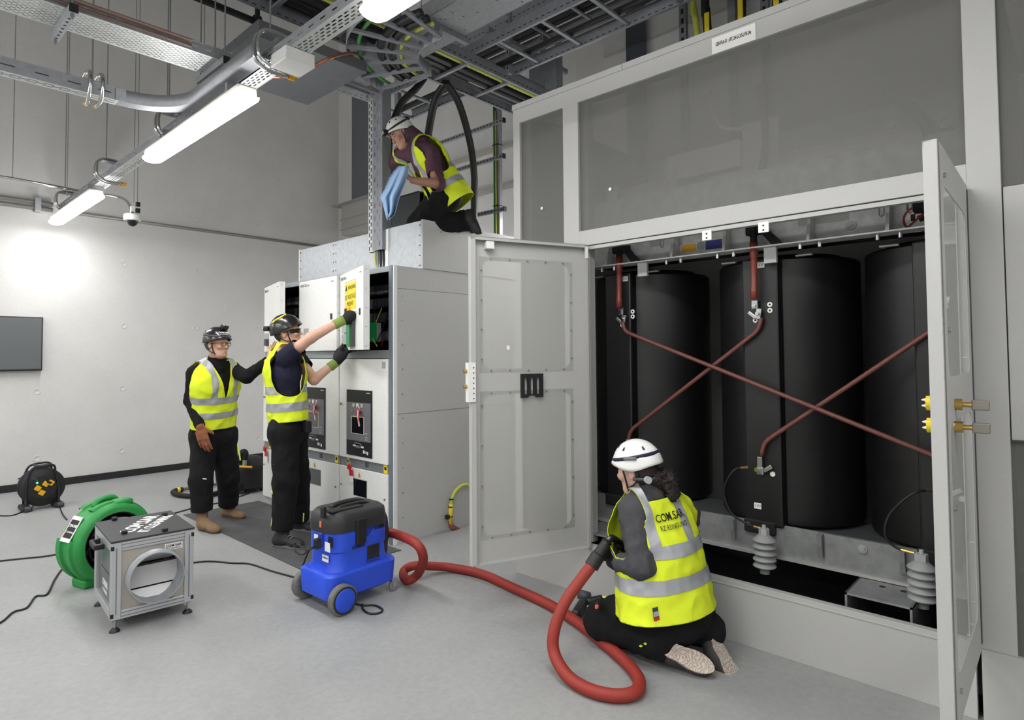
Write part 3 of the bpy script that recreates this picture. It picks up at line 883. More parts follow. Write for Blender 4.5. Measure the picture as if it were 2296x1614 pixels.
# upper core clamp: face sheet, bottom flange, stiffeners
za = at(1622, 562, X=TX - .1).z; zb = 2.62
y0, y1 = .27, 2.72
MB().bb((TX, y0, za), (TX + .012, y1, zb)).build('upper_clamp', CLAMP_LIT, tr)
MB().bb((TX - .11, y0, za - .008), (TX + .01, y1, za)).build('upper_flange', CLAMP_LIT, tr)
MB().bb((TX + .012, y0, za + .05), (TX + .5, y1, zb - .05)).build('upper_yoke', mat('core_grey', (70, 72, 74), .6), tr)
for x in (1372, 1518, 1634, 1822, 1998):
    y = at(x, 540, X=TX - .02).y
    b = MB(); b.prism([(TX, y - .008, za), (TX - .105, y - .008, za), (TX - .03, y - .008, zb - .18), (TX, y - .008, zb - .18)], (0, .016, 0)); b.build('stiffener', CLAMP_LIT, tr)
    for d in (-.05, .05):
        c = Vector((TX - .07, y + d, za - .008)); MB().cyl(c, c - ZU * .03, .010, 10).build('clamp_bolt', STEEL, tr)
for x in (1395, 1700, 2085):
    y = at(x, 560, X=TX - .05).y
    b = MB(); b.box((TX - .06, y, za + .10), (.05, .12, .05), .004)
    b.prism([(TX - .05, y - .02, za + .09), (TX - .05, y - .07, za + .09), (TX - .05, y - .15, za - .0), (TX - .05, y - .09, za - .0)], (-.03, 0, 0))
    b.build('support_bracket', BLACKM, tr)
    yy = at({1395: 1440, 1700: 1727, 2085: 2135}[x], 580, X=TX - .08).y
    MB().bb((TX - .085, yy - .035, za - .10), (TX - .06, yy + .035, za - .008), .003).build('pressure_block', LGREY, tr)
# clamp furniture
def on_clamp(x, y, w, h, m, nm, r=0.0):
    p = at(x, y, X=TX - .001)
    return MB().bb((TX - .002, p.y - w / 2, p.z - h / 2), (TX, p.y + w / 2, p.z + h / 2)).build(nm, m, tr)
on_clamp(1545, 556, .095, .045, GOLD, 'rating_label')
on_clamp(1600, 548, .105, .055, mat('label_blue', (40, 52, 130), .5), 'instruction_label')
on_clamp(1845, 490, .26, .05, mat('label_pale', (176, 176, 172), .5), 'type_label')
on_clamp(1470, 546, .08, .04, LGREY, 'type_label')
for (x, y) in ((1572, 551), (1908, 506)):
    c = at(x, y, X=TX); b = MB(); b.lathe([(.001, .018), (.014, .018), (.014, .008), (.026, .008), (.026, 0)], c, (-1, 0, 0), 16); b.build('tie_bolt', STEEL, tr, smooth=True, angle=35)
for (x, y) in ((1484, 543), (1523, 538), (1975, 470), (2040, 462)):
    c = at(x, y, X=TX - .003); pts = [(c.x, c.y - .011, c.z + .035), (c.x, c.y - .011, c.z - .025), (c.x, c.y - .0, c.z - .036), (c.x, c.y + .011, c.z - .025), (c.x, c.y + .011, c.z + .035)]
    MB().tube(pts, .004, 8).build('lifting_hook', STEEL, tr)
c = at(2058, 490, X=TX - .001)
sg = MB().lathe([(.001, .002), (.068, .002), (.068, 0)], c, (-1, 0, 0), 32).build('prohibition_sign', PAPER, tr, label='round red prohibition sign')
b = MB(); b.lathe([(.055, .0025), (.066, .0025), (.066, .0035), (.055, .0035), (.055, .0025)], c, (-1, 0, 0), 32); b.box(c + NX * .003, (.001, .115, .010), 0, Matrix.Rotation(math.radians(-42), 3, 'X')); b.build('prohibition_ring', mat('sign_red', (150, 24, 34), .5), sg)
b = MB(); b.box(c + Vector((-.003, .02, .008)), (.001, .02, .034)); b.prism([(c.x - .0026, c.y + .005, c.z + .012), (c.x - .0026, c.y - .02, c.z + .02), (c.x - .0026, c.y - .04, c.z - .012), (c.x - .0026, c.y - .01, c.z - .018)], (-.0006, 0, 0)); b.build('prohibition_symbol', INK, sg)
CLAMPL = mat('clamp_low', (146, 148, 148), 0.5, 0.35, var=0.45, vscale=14, bump=0.06, bscale=90)  # same galvanised steel as the upper clamp, without the lifted tone
# lower core clamp
zl1 = at(1850, 1195, X=TX).z; zl0 = at(1850, 1272, X=TX - .03).z
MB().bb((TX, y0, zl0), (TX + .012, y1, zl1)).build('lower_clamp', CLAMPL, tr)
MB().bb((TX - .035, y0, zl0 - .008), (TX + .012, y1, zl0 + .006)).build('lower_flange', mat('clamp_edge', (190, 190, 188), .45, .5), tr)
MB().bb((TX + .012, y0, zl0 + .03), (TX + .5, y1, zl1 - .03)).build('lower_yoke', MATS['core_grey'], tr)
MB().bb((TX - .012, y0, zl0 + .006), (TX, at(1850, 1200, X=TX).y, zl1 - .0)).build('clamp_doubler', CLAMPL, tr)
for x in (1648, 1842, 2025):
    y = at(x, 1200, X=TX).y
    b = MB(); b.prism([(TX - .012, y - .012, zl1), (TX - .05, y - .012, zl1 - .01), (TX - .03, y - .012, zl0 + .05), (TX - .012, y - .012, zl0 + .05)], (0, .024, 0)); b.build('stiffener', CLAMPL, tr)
for (x, y) in ((1680, 1172), (1935, 1230)):
    c = at(x, y, X=TX - .012); b = MB(); b.lathe([(.001, .02), (.012, .02), (.012, .008), (.022, .008), (.022, 0)], c, (-1, 0, 0), 14); b.build('tie_bolt', STEEL, tr, smooth=True, angle=35)
# channel feet
for ya_ in (at(1990, 1350, X=TX - .1).y, 2.35):
    fz = zl0 - .012
    b = MB(); b.bb((TX - .30, ya_ - .14, fz - .01), (TX + .2, ya_ + .14, fz)); b.bb((TX - .30, ya_ - .14, .012), (TX + .2, ya_ - .13, fz)); b.bb((TX - .30, ya_ + .13, .012), (TX + .2, ya_ + .14, fz))
    ft = b.build('channel_foot', CLAMPL, tr)
    for d in (-.07, .02):
        c = Vector((TX - .10, ya_ + d, fz)); MB().cyl(c, c + ZU * .0012, .014, 12).build('foot_slot', INK, ft)
# bars and sleeves
BX = 3.54
def tpath(pts, X=BX, n=6):
    return smooth_path([at(x, y, X=X) for (x, y) in pts], n)
def rounded(pts, X=BX, r=.05):
    P = [at(x, y, X=X) for (x, y) in pts]; out = [P[0]]
    for i in range(1, len(P) - 1):
        a = (P[i - 1] - P[i]).normalized() * r; c = (P[i + 1] - P[i]).normalized() * r
        for k in range(6):
            t = k / 5; out.append((P[i] + a) * (1 - t) ** 2 + P[i] * 2 * t * (1 - t) + (P[i] + c) * t * t)
    return out + [P[-1]]
MB().tube(rounded([(1397, 722), (1398, 742), (2130, 1036), (2132, 1062)]), .0125, 12).build('cross_bar', BARM, tr, smooth=True, label='red-brown insulated bar running down to the right')
MB().tube(rounded([(1706, 712), (1704, 738), (1412, 966), (1408, 995)], BX + .035), .0125, 12).build('cross_bar', BARM, tr, smooth=True, label='red-brown insulated bar running down to the left')
MB().tube(rounded([(2122, 700), (2118, 722), (1712, 992), (1708, 1022)], BX + .035), .0125, 12).build('cross_bar', BARM, tr, smooth=True, label='red-brown insulated bar rising to the right door')
for (x0, y0_, x1, y1_) in ((1388, 575, 1388, 690), (1690, 545, 1691, 670), (2093, 478, 2108, 640)):
    a = at(x0, y0_, X=BX); e = at(x1, y1_, X=BX); L = e - a
    MB().tube([a, a + L * .25, a + L * .3, a + L * .8, a + L * .84, e], [.024, .024, .018, .018, .021, .021], 14).build('cable_sleeve', SLEEVE, tr, smooth=True)
    MB().cyl(a + ZU * .16, a, .020, 14).build('cable_top', BLACKM, tr)
# terminals: lug, clamp, bolt; white tap discs
for (x, y, s) in ((1389, 703, -1), (1690, 688, -1), (2108, 660, -1)):
    p = at(x, y, X=BX + .01)
    b = MB(); b.box(p + Vector((.02, 0, .015)), (.02, .035, .05), .003); b.box(p + Vector((.02, -.02, -.04)), (.018, .03, .06), .003, Matrix.Rotation(.15, 3, 'X'))
    b.box(p + Vector((.025, .02, -.045)), (.012, .055, .02), .003, Matrix.Rotation(.7, 3, 'X'))
    t_ = b.build('terminal_lug', STEEL, tr)
    for (dy, dz) in ((0, .01), (-.018, -.04)):
        c = p + Vector((.01, dy, dz)); MB().cyl(c, c + NX * .015, .012, 6).build('terminal_bolt', CHROME, t_)
    for (dy, dz) in ((-.075, .012), (-.075, -.022), (.01, -.075)):
        c = Vector((3.60, p.y + dy, p.z + dz)); b = MB(); b.lathe([(.006, .006), (.0145, .006), (.0145, 0)], c, (-1, 0, 0), 14); b.build('tap_disc', PAPER, tr)
for (x, y) in ((1407, 1005), (1703, 1048), (2120, 1100)):
    p = at(x, y, X=BX + .02)
    b = MB(); b.box(p + Vector((.01, 0, .03)), (.02, .028, .06), .003); b.box(p + Vector((.01, .0, -.02)), (.018, .04, .045), .004); b.box(p + Vector((.015, -.04, -.005)), (.01, .055, .022), .003, Matrix.Rotation(-.6, 3, 'X'))
    t_ = b.build('terminal_lug', STEEL, tr)
    c = p + Vector((0, .012, -.012)); MB().cyl(c, c + NX * .02, .014, 6).build('terminal_bolt', CHROME, t_)
    c = Vector((3.60, p.y - .06, p.z - .035)); MB().lathe([(.001, .006), (.0145, .006), (.0145, 0)], c, (-1, 0, 0), 14).build('tap_disc', PAPER, tr)
for (x, y, s) in ((1402, 625, '1U'), (1706, 594, '1V'), (1699, 1134, '1W'), (2117, 1201, '1U')):
    p = at(x, y, X=3.594); lb = MB().bb((3.592, p.y - .021, p.z - .017), (3.596, p.y + .021, p.z + .017), .0015).build('phase_label', PAPER, tr)
    text('phase_code', s, p + NX * .0025, NY, ZU, .018, MGREY, lb, 'CENTER')
# surge arresters with black leads
for (x, yt, yb_, lead, XA) in ((1713, 1190, 1285, ((1676, 1047), (1645, 1055), (1623, 1100), (1640, 1150), (1680, 1176), (1706, 1184)), 3.50),
                               (2066, 1248, 1362, ((2100, 1099), (2050, 1105), (1997, 1150), (1984, 1195), (2005, 1225), (2050, 1240)), 3.47)):
    a = at(x, yt, X=XA); e = at(x + 2, yb_, X=XA); h = a.z - e.z
    t_ = MB(); c0 = Vector((a.x, a.y, e.z)); prof = [(.001, h * .10), (.030, h * .10)]
    core = MB().lathe([(.001, 0), (.026, 0), (.026, h * .14), (.030, h * .14), (.030, h * .92), (.001, h * .92)], c0, (0, 0, 1), 24).build('surge_arrester', PORC, tr, smooth=True, angle=40, label='grey ribbed surge arrester')
    for k in range(5):
        z = h * (.18 + .15 * k)
        MB().lathe([(.030, z - .004), (.058, z - .006), (.062, z), (.058, z + .006), (.030, z + .03)], c0, (0, 0, 1), 32).build('shed', PORC, core, smooth=True, angle=60)
    b = MB(); b.cyl(c0 + ZU * h * .90, c0 + ZU * h * 1.06, .028, 6); b.cyl(c0 + ZU * h * 1.06, c0 + ZU * h * 1.14, .010, 10); b.build('arrester_nut', LGREY, core)
    b = MB(); b.box(c0 + Vector((.07, 0, h * .12)), (.16, .035, .01)); b.build('arrester_bracket', STEEL, core)
    pts = [at(px_, py_, X=XA - .01 if k < 4 else XA) for k, (px_, py_) in enumerate(lead)]
    pts = [at(lead[0][0], lead[0][1], X=BX)] + pts[1:]
    MB().tube(smooth_path(pts, 8), .0065, 8).build('arrester_lead', CABLE, tr, smooth=True)
    MB().tube(smooth_path(pts, 8)[-6:], .008, 8).build('lead_lug', BRASS, tr)
    MB().tube(smooth_path(pts, 8)[:5], .008, 8).build('lead_lug', BRASS, tr)
# low-voltage gear above the core, seen through the mesh
LVM = mat('lv_frame', (214, 210, 203), 0.6, var=.15, vscale=12)
def lv(name, x0, y0_, x1, y1_, X, dx, m=LVM):
    a = at(x0, y0_, X=X); e = at(x1, y1_, X=X)
    return MB().bb((X, min(a.y, e.y), min(a.z, e.z)), (X + dx, max(a.y, e.y), max(a.z, e.z)), .004).build(name, m, tr)
lv('lv_crossbeam', 1590, 395, 2075, 350, 3.78, .05)
lv('lv_upright', 1488, 372, 1515, 465, 3.75, .05); lv('lv_upright', 1663, 280, 1748, 390, 3.78, .03); lv('lv_panel', 1655, 395, 1740, 470, 3.76, .02)
lv('lv_panel', 1440, 435, 1480, 475, 3.76, .02); lv('lv_upright', 1360, 420, 1385, 500, 3.75, .04)
lv('lv_beam', 1495, 352, 1660, 372, 3.76, .04); lv('lv_beam', 2060, 265, 2140, 340, 3.80, .04); lv('lv_bracket', 1800, 395, 1836, 425, 3.76, .04)
for (x, y) in ((1500, 396), (2000, 272), (2120, 275)):
    c = at(x, y, X=3.745); MB().lathe([(.018, 0), (.034, 0), (.034, .02), (.018, .02), (.018, 0)], c, (-1, 0, 0), 18).build('cable_ring', LVM, tr, smooth=True, angle=40)
MB().tube(tpath([(1592, 205), (1600, 250), (1620, 285), (1665, 290)], 3.74), .012, 8).build('lv_cable', LVM, tr, smooth=True)
MB().tube(tpath([(1700, 190), (1712, 250), (1716, 330), (1700, 430)], 3.72), .022, 10).build('lv_cable', mat('lv_cable_grey', (86, 86, 86), .6), tr, smooth=True)
MB().tube(tpath([(1985, 200), (2060, 260), (2085, 310), (2090, 360)], 3.72), .026, 10).build('lv_cable', MATS['lv_cable_grey'], tr, smooth=True)
MB().bb((3.9, .5, 2.66), (4.4, 2.5, 2.78), .01).build('lv_top_plate', LVM, tr)
# ---------------------------------------------------------------- overhead services
TRAYD = mat('tray_dark', (150, 152, 156), 0.5, 0.2, var=.3, vscale=25)
LADD = mat('ladder_galv', (140, 142, 149), 0.5, 0.2, var=.3, vscale=25)
HOLE = mat('hole_shadow', (34, 35, 37), 0.9)


def slotted(L, W, pitch, rows, sl, sw, stagger=True, margin=.02):
    """2-D slot rectangles (u along, v across) for a perforated sheet"""
    out = []
    n = int(L / pitch)
    for r_ in range(rows):
        v = -W / 2 + margin + (W - 2 * margin) * (r_ + .5) / rows
        for i in range(n):
            u = (i + .5) * pitch + (pitch / 2 if stagger and r_ % 2 else 0)
            if u + sl / 2 < L - .005:
                out.append((u, v, sl, sw))
    return out


def perf_sheet(org, ud, vd, L, W, slots, th=.0015, kindname='tray_base', m=None, parent=None):
    """sheet with real slots: cells around each slot are built as four strips (grid per row)"""
    ud = Vector(ud).normalized(); vd = Vector(vd).normalized(); nd = ud.cross(vd)
    org = Vector(org); b = MB()
    rows = {}
    for (u, v, sl, sw) in slots:
        rows.setdefault(round(v, 5), []).append((u, sl, sw))
    vs = sorted(rows)
    edge = -W / 2
    def quad(u0, u1, v0, v1):
        if u1 - u0 < 1e-6 or v1 - v0 < 1e-6: return
        P = [org + ud * a + vd * c for (a, c) in ((u0, v0), (u1, v0), (u1, v1), (u0, v1))]
        b.add(P, [(0, 1, 2, 3)])
    for v in vs:
        sw = rows[v][0][2]
        quad(0, L, edge, v - sw / 2)
        u = 0
        for (uc, sl, _) in sorted(rows[v]):
            quad(u, uc - sl / 2, v - sw / 2, v + sw / 2); u = uc + sl / 2
        quad(u, L, v - sw / 2, v + sw / 2)
        edge = v + sw / 2
    quad(0, L, edge, W / 2)
    o = b.build(kindname, m or ZINC, parent, fix=False)
    return o


def tray(label, org, ud, L, W, Hs, pitch=.05, rows=6, sl=.028, sw=.007, name='cable_tray', m=None, side_slots=True, group=None, ms=None):
    """perforated tray: org = middle of the start of its underside, ud = direction, W wide, Hs side height"""
    ud = Vector(ud).normalized(); vd = ZU.cross(ud).normalized()
    t = thing(name, label, 'cable tray', org, group=group)
    perf_sheet(org, ud, vd, L, W, slotted(L, W, pitch, rows, sl, sw), m=m, parent=t)
    for s in (-1, 1):
        o2 = Vector(org) + vd * (s * W / 2) + ZU * (Hs / 2)
        perf_sheet(o2, ud, ZU, L, Hs, slotted(L, Hs, pitch * 2, 1, sl * 1.3, sw, False, .004) if side_slots else [], kindname='tray_side', m=ms or TRAYD, parent=t)
        a = Vector(org) + vd * (s * W / 2) + ZU * Hs
        MB().tube([a, a + ud * L], .004, 6).build('tray_lip', ms or TRAYD, t)
    return t


def rod(p, label, z1=None, r=.005, group='threaded hanger rods'):
    o = MB().cyl(p, (p[0], p[1], ZC if z1 is None else z1), r, 8).build('hanger_rod', STEEL if False else GALV_D)
    return tag(o, label, 'rod', group)


# --- diagonal tray carrying the luminaires
TZ = 3.30
TXC = LX + .10
dt = tray('narrow perforated tray running diagonally above the luminaires', (TXC, -3.9, TZ), (0, 1, 0), 12.75, .12, .06, .06, 4, .038, .009)
for _x, _n in ((-.5, 'second'), (-2.7, 'third')):
    tray('perforated tray above the added %s row of luminaires left of the camera' % _n, (_x, -3.9, TZ), (0, 1, 0), 12.75, .12, .06, .2, 3, .05, .010)
# U-shaped conduit loops slung around it, with rods
for k, (px_, py_, lb) in enumerate(((140, 480, 'chrome conduit loop around the tray nearest the far wall'), (232, 412, 'chrome conduit loop between the two farthest luminaires'),
                       (372, 315, 'chrome conduit loop beside the middle luminaire'), (598, 160, 'chrome conduit loop beside the white junction box'))):
    p = at(px_, py_, X=TXC - .09)
    y = p.y; x0 = TXC - .11; z = TZ
    t = thing('conduit_loop', lb, 'conduit', (x0, y, z - .03), group='chrome conduit loops around the diagonal tray')
    for s in (-.03, .03):
        pts = [(x0 + .13, y + s, z + .15), (x0 + .03, y + s, z + .15), (x0 - .03, y + s, z + .12), (x0 - .045, y + s, z + .04), (x0 - .03, y + s, z - .025), (x0 + .04, y + s, z - .06), (x0 + .17, y + s, z - .06)]
        MB().tube(smooth_path(pts, 5), .012, 10).build('conduit_bend', CHROME, t, smooth=True)
        if k in (1, 3):
            c = Vector((x0 + .17, y + s, z - .06)); MB().cyl(c, c + Vector((.035, 0, 0)), .014, 12).build('yellow_gland', GOLD, t)
    MB().bb((x0 - .01, y - .05, z + .13), (x0 + .20, y + .05, z + .14)).build('strut', GALV_D, t)
    rod((x0 + .04, y, z + .14), ['hanger rod of the tray end by the far wall', 'hanger rod of the diagonal tray behind the far luminaire', 'hanger rod of the diagonal tray at the elbow', 'hanger rod of the diagonal tray beside the junction box'][k])

# --- side tray along the back, with an elbow joining the diagonal tray
ez = TZ + .0
yS = at(190, 212, Z=ez).y
st = tray('narrow perforated tray with long slots running to the left edge', (TXC - .50, yS, ez), (-1, 0, 0), 4.6, .10, .085, .085, 3, .055, .008)
# elbow: quarter ring sheet and curved side
b = MB(); pts_o = []; pts_i = []
cxe, cye = TXC - .50, yS - .40
for k in range(13):
    a = PI / 2 - (PI / 2) * k / 12
    pts_o.append(Vector((cxe + .45 * math.cos(a), cye + .45 * math.sin(a), ez))); pts_i.append(Vector((cxe + .35 * math.cos(a), cye + .35 * math.sin(a), ez)))
el = thing('tray_elbow', 'curved tray elbow joining the side tray to the diagonal tray', 'cable tray', (cxe, yS, ez))
def strip(P, Q):
    n = len(P); return MB().add(list(P) + list(Q), [(k, k + 1, n + k + 1, n + k) for k in range(n - 1)])
pts_o.append(pts_o[-1] - Vector((0, .95, 0))); pts_i.append(pts_i[-1] - Vector((0, .95, 0)))
strip(pts_o, pts_i).build('elbow_base', TRAYD, el, solid=.0015)
for P in (pts_o, pts_i):
    strip(P, [q + ZU * .085 for q in P]).build('elbow_side', TRAYD, el, solid=.0015, smooth=True)
MB().bb((cxe - .02, yS - .056, ez), (cxe + .04, yS - .05, ez + .085)).build('splice_plate', GALV, el)
p = at(210, 212, Z=ez)
t = thing('conduit_loop', 'pair of chrome conduit hooks hanging on the side tray', 'conduit', (p.x, yS - .1, ez), group='chrome conduit loops around the diagonal tray')
for s in (-.035, .035):
    pts = [(p.x + s, yS + .07, ez + .14), (p.x + s, yS - .02, ez + .15), (p.x + s, yS - .10, ez + .12), (p.x + s, yS - .115, ez + .05), (p.x + s, yS - .08, ez - .03), (p.x + s * .8, yS - .01, ez - .055), (p.x + s * .8, yS + .02, ez - .05)]
    MB().tube(smooth_path(pts, 5), .012, 10).build('conduit_bend', CHROME, t, smooth=True)
    MB().cyl((p.x + s * .8, yS + .01, ez - .052), (p.x + s * .8, yS + .045, ez - .048), .013, 10).build('yellow_gland', GOLD, t)
MB().bb((p.x - .06, yS - .03, ez + .085), (p.x + .06, yS + .03, ez + .10)).build('strut', GALV_D, t)
rod((p.x, yS, ez + .1), 'hanger rod ending at the chrome conduit hooks')
p = at(375, 250, Y=yS); rod((p.x, yS, ez + .085), 'hanger rod above the tray elbow')

# --- junction box on the diagonal tray with a copper-coloured cable
yb0 = at(648, 138, Z=TZ - .05).y
jb = thing('junction_box', 'white square junction box fixed under the diagonal tray', 'junction box', (TXC, yb0, TZ - .1))
MB().bb((TXC - .09, yb0 - .09, TZ - .075), (TXC + .09, yb0 + .09, TZ - .002), .006).build('box_shell', WHITE, jb)
MB().bb((TXC - .092, yb0 - .092, TZ - .08), (TXC + .092, yb0 + .092, TZ - .065), .006).build('box_lid', WHITE, jb)
cz = 3.62

# --- wide perforated tray crossing above
WZ = 3.50
y_far = at(303, 117, Z=WZ).y; y_near = at(360, 89, Z=WZ).y
WW = y_far - y_near
WX1 = TXC + .02
wt = tray('wide perforated cable tray crossing the upper left of the room', (WX1 + .1, (y_far + y_near) / 2, WZ), (-1, 0, 0), 5.0, WW, .07, .042, 14, .026, .006, side_slots=True)
for k, (dz, m_) in enumerate(((.02, mat('pipe_brown', (104, 86, 78), .6)), (.055, mat('pipe_rose', (138, 108, 96), .6)))):
    o = MB().cyl((-2.6, y_near - .012 - .004 * k, WZ + dz), (WX1 - .3, y_near - .012 - .004 * k, WZ + dz), .010, 8).build('copper_line', m_)
    tag(o, ['dull brown line strapped to the wide tray side', 'rose copper line strapped to the wide tray side'][k], 'pipe', 'lines strapped to the wide tray')
for k, (px_, py_) in enumerate(((143, 55), (478, 160))):
    p = at(px_, py_, Z=WZ - .03)
    t = thing('tray_bracket', ['strut bracket under the wide tray at the left', 'strut bracket under the wide tray near the crossing'][k], 'bracket', (p.x, p.y, WZ - .045), group='strut brackets under the wide tray')
    ya_, yb_ = y_near - .08, y_far + .10
    b = MB(); b.bb((p.x - .02, ya_, WZ - .045), (p.x + .02, yb_, WZ - .042)); b.bb((p.x - .02, ya_, WZ - .042), (p.x - .017, yb_, WZ - .003)); b.bb((p.x + .017, ya_, WZ - .042), (p.x + .02, yb_, WZ - .003))
    b.build('strut_channel', GALV, t)
    for q_ in range(8):
        c = Vector((p.x, ya_ + .05 + q_ * .052, WZ - .0451)); MB().cyl(c, c - ZU * .0008, .008, 10).build('strut_hole', HOLE, t)
    for yy in (ya_ + .03, yb_ - .03):
        c = Vector((p.x, yy, WZ - .075)); b = MB(); b.cyl(c, (p.x, yy, WZ), .005, 8); b.cyl(c + ZU * .01, c + ZU * .03, .010, 6); b.build('rod_end', GALV_D, t)
        rod((p.x, yy, WZ), ['hanger rod of the wide tray, ' + ('near side' if yy < 3 else 'far side') + ' at the left bracket', 'hanger rod of the wide tray, ' + ('near' if yy < (y_near + y_far) / 2 else 'far') + ' side at the crossing'][k] if k else 'hanger rod of the wide tray at the left bracket, ' + ('near side' if yy < (y_near + y_far) / 2 else 'far side'))
    MB().bb((p.x - .022, ya_ - .004, WZ - .05), (p.x + .022, ya_, WZ + .0), .002).build('end_cap', BLACK, t)
# rods of services further left, hanging close to the back wall
for k, (px_, py0_, Y_, lb) in enumerate(((28, 400, 8.4, 'thin rod carrying the thin conduit at far left'), (150, 440, 8.0, 'thin rod left of the farthest luminaire'),
                                    (300, 455, 7.6, 'left one of the two rods carrying the dome camera'), (308, 455, 7.6, 'right one of the two rods carrying the dome camera'), (458, 100, 5.2, 'thin rod in front of the black pipe'))):
    p = at(px_, py0_, Y=Y_); rod((p.x, p.y, p.z), lb, r=.004)

# --- thin conduit with the dome camera
pts = [at(-60, 388, Y=8.4), at(28, 400, Y=8.4), at(200, 432, Y=8.4), at(262, 441, Y=8.3), at(285, 452, Y=8.0), at(296, 475, Y=7.6), at(297, 484, Y=7.6)]
o = MB().tube(smooth_path(pts, 6), .016, 10).build('thin_conduit', CHROME, smooth=True); tag(o, 'thin chrome conduit curving down to the dome camera', 'conduit')
c = at(297, 487, Y=7.6)
t = thing('dome_camera', 'white ceiling dome camera hanging on two rods', 'camera', c)
MB().lathe([(.001, .03), (.075, .03), (.085, .02), (.085, -.03), (.075, -.04), (.001, -.04)], c, (0, 0, 1), 28).build('camera_ring', WHITE, t, smooth=True, angle=40)
MB().lathe([(.055, -.04), (.052, -.06), (.038, -.085), (.015, -.10), (.001, -.103)], c, (0, 0, 1), 24).build('camera_dome', GLASSD, t, smooth=True)
MB().bb(c + Vector((-.02, -.02, .03)), c + Vector((.02, .02, .12)), .004).build('camera_mount', WHITE, t)
for dz in (.055, .125):
    MB().bb(c + Vector((.03, -.025, dz)), c + Vector((.07, .015, dz + .05)), .004).build('rod_clamp', BLACK, t)

# --- pipes on the back wall
za_ = at(420, 512, Y=YW - .03).z
o = MB().cyl((at(208, 482, Y=YW - .03).x - .2, YW - .03, za_), (XW, YW - .03, za_), .020, 12).build('wall_conduit', mat('conduit_grey', (140, 138, 134), .45, .4), smooth=True); tag(o, 'grey conduit running along the far wall to the corner', 'conduit')
for k, (dz, rr) in enumerate(((.04, .022), (-.03, .026))):
    p = at(60, 458, Y=YW - .06); o = MB().cyl((-2.5, YW - .06, p.z + dz), (at(118, 463, Y=YW - .06).x, YW - .06, p.z + dz), rr, 12).build('wall_conduit', MATS['conduit_grey'], smooth=True)
    tag(o, ['upper one of two chrome wall pipes at the left edge', 'lower one of two chrome wall pipes at the left edge'][k], 'conduit', 'wall pipes at the left edge')
p = at(84, 460, Y=YW - .05); o = MB().bb((p.x - .03, YW - .1, p.z - .08), (p.x + .03, YW, p.z + .09), .004).build('pipe_clamp', GALV); tag(o, 'galvanised pipe clamp on the far wall', 'clamp')

# --- black sprinkler pipe
za_ = 4.3
pts = [at(380, -30, Z=za_), at(430, -3, Z=za_), at(510, 25, Z=za_), at(577, 50, Z=za_)]
t = thing('sprinkler_pipe', 'black sprinkler pipe ending in an elbow below the ceiling', 'pipe', pts[-1])
pe = pts[-1]
MB().tube([pts[0] + (pts[0] - pe) * .8, pe], .028, 12).build('pipe_run', BLACKM, t, smooth=True)
b = MB(); b.cyl(pe, (pe.x, pe.y, ZC), .020, 10); b.build('pipe_drop', BLACKM, t)
MB().lathe([(.001, -.05), (.036, -.045), (.045, 0), (.036, .045), (.001, .05)], pe, (0, 0, 1), 16).build('elbow_fitting', BLACKM, t, smooth=True)


def ladder(label, a, e, W, rails=.10, step=.3, name='cable_ladder', cables=(), flip=False, m=None, rung=.03):
    a = Vector(a); e = Vector(e); d = e - a; L = d.length; ud = d.normalized(); vd = ZU.cross(ud).normalized() if abs(ud.z) < .9 else Vector((0, 1, 0)); up = ud.cross(vd)
    up = up if up.z > 0 or abs(ud.z) > .9 else -up
    t = thing(name, label, 'cable ladder', a, group='galvanised cable ladders')
    R = Matrix((ud, vd, up)).transposed()
    for s in (-1, 1):
        c = a + ud * L / 2 + vd * s * W / 2
        b = MB(); b.box(c, (L, .003, rails), 0, R); b.box(c - vd * s * .012 + up * rails / 2, (L, .024, .003), 0, R); b.box(c - vd * s * .012 - up * rails / 2, (L, .024, .003), 0, R)
        sr = b.build('side_rail', m or LADD, t)
        n = int(L / .06)
        h = MB()
        for i in range(n):
            q_ = a + ud * (i + .5) * .06 + vd * (s * (W / 2 + .0018)); h.box(q_ - up * .02, (.03, .0008, .007), 0, R)
            q_ = a + ud * (i + .5) * .06 + vd * (s * (W / 2 - .0018)); h.box(q_ - up * .02, (.03, .0008, .007), 0, R)
        h.build('rail_slots', HOLE, sr, kind='stuff')
    n = int(L / step)
    for i in range(n + 1):
        MB().box(a + ud * (i * L / max(1, n)) - up * rails * .3, (rung, W, .02), 0, R).build('rung', m or LADD, t)
    for k, (off, rr, mm) in enumerate(cables):
        MB().cyl(a + vd * off + up * (rr - rails * .2), e + vd * off + up * (rr - rails * .2), rr, 10).build('ladder_cable', mm, t, smooth=True)
    return t


# dark ladder with black and yellow cables crossing behind the diagonal tray
LZ1 = 4.05
pa = at(600, 5, Z=LZ1); pb = at(830, 88, Z=LZ1)
ladder('dark cable ladder with black and yellow cables behind the diagonal tray', (pa.x - 2.5, (pa.y + pb.y) / 2 - .15, LZ1), (XW - .5, (pa.y + pb.y) / 2 - .15, LZ1), .50, .09, .5, cables=((.12, .03, CABLE), (.05, .03, CABLE), (-.03, .03, CABLE), (-.14, .016, EARTH)))

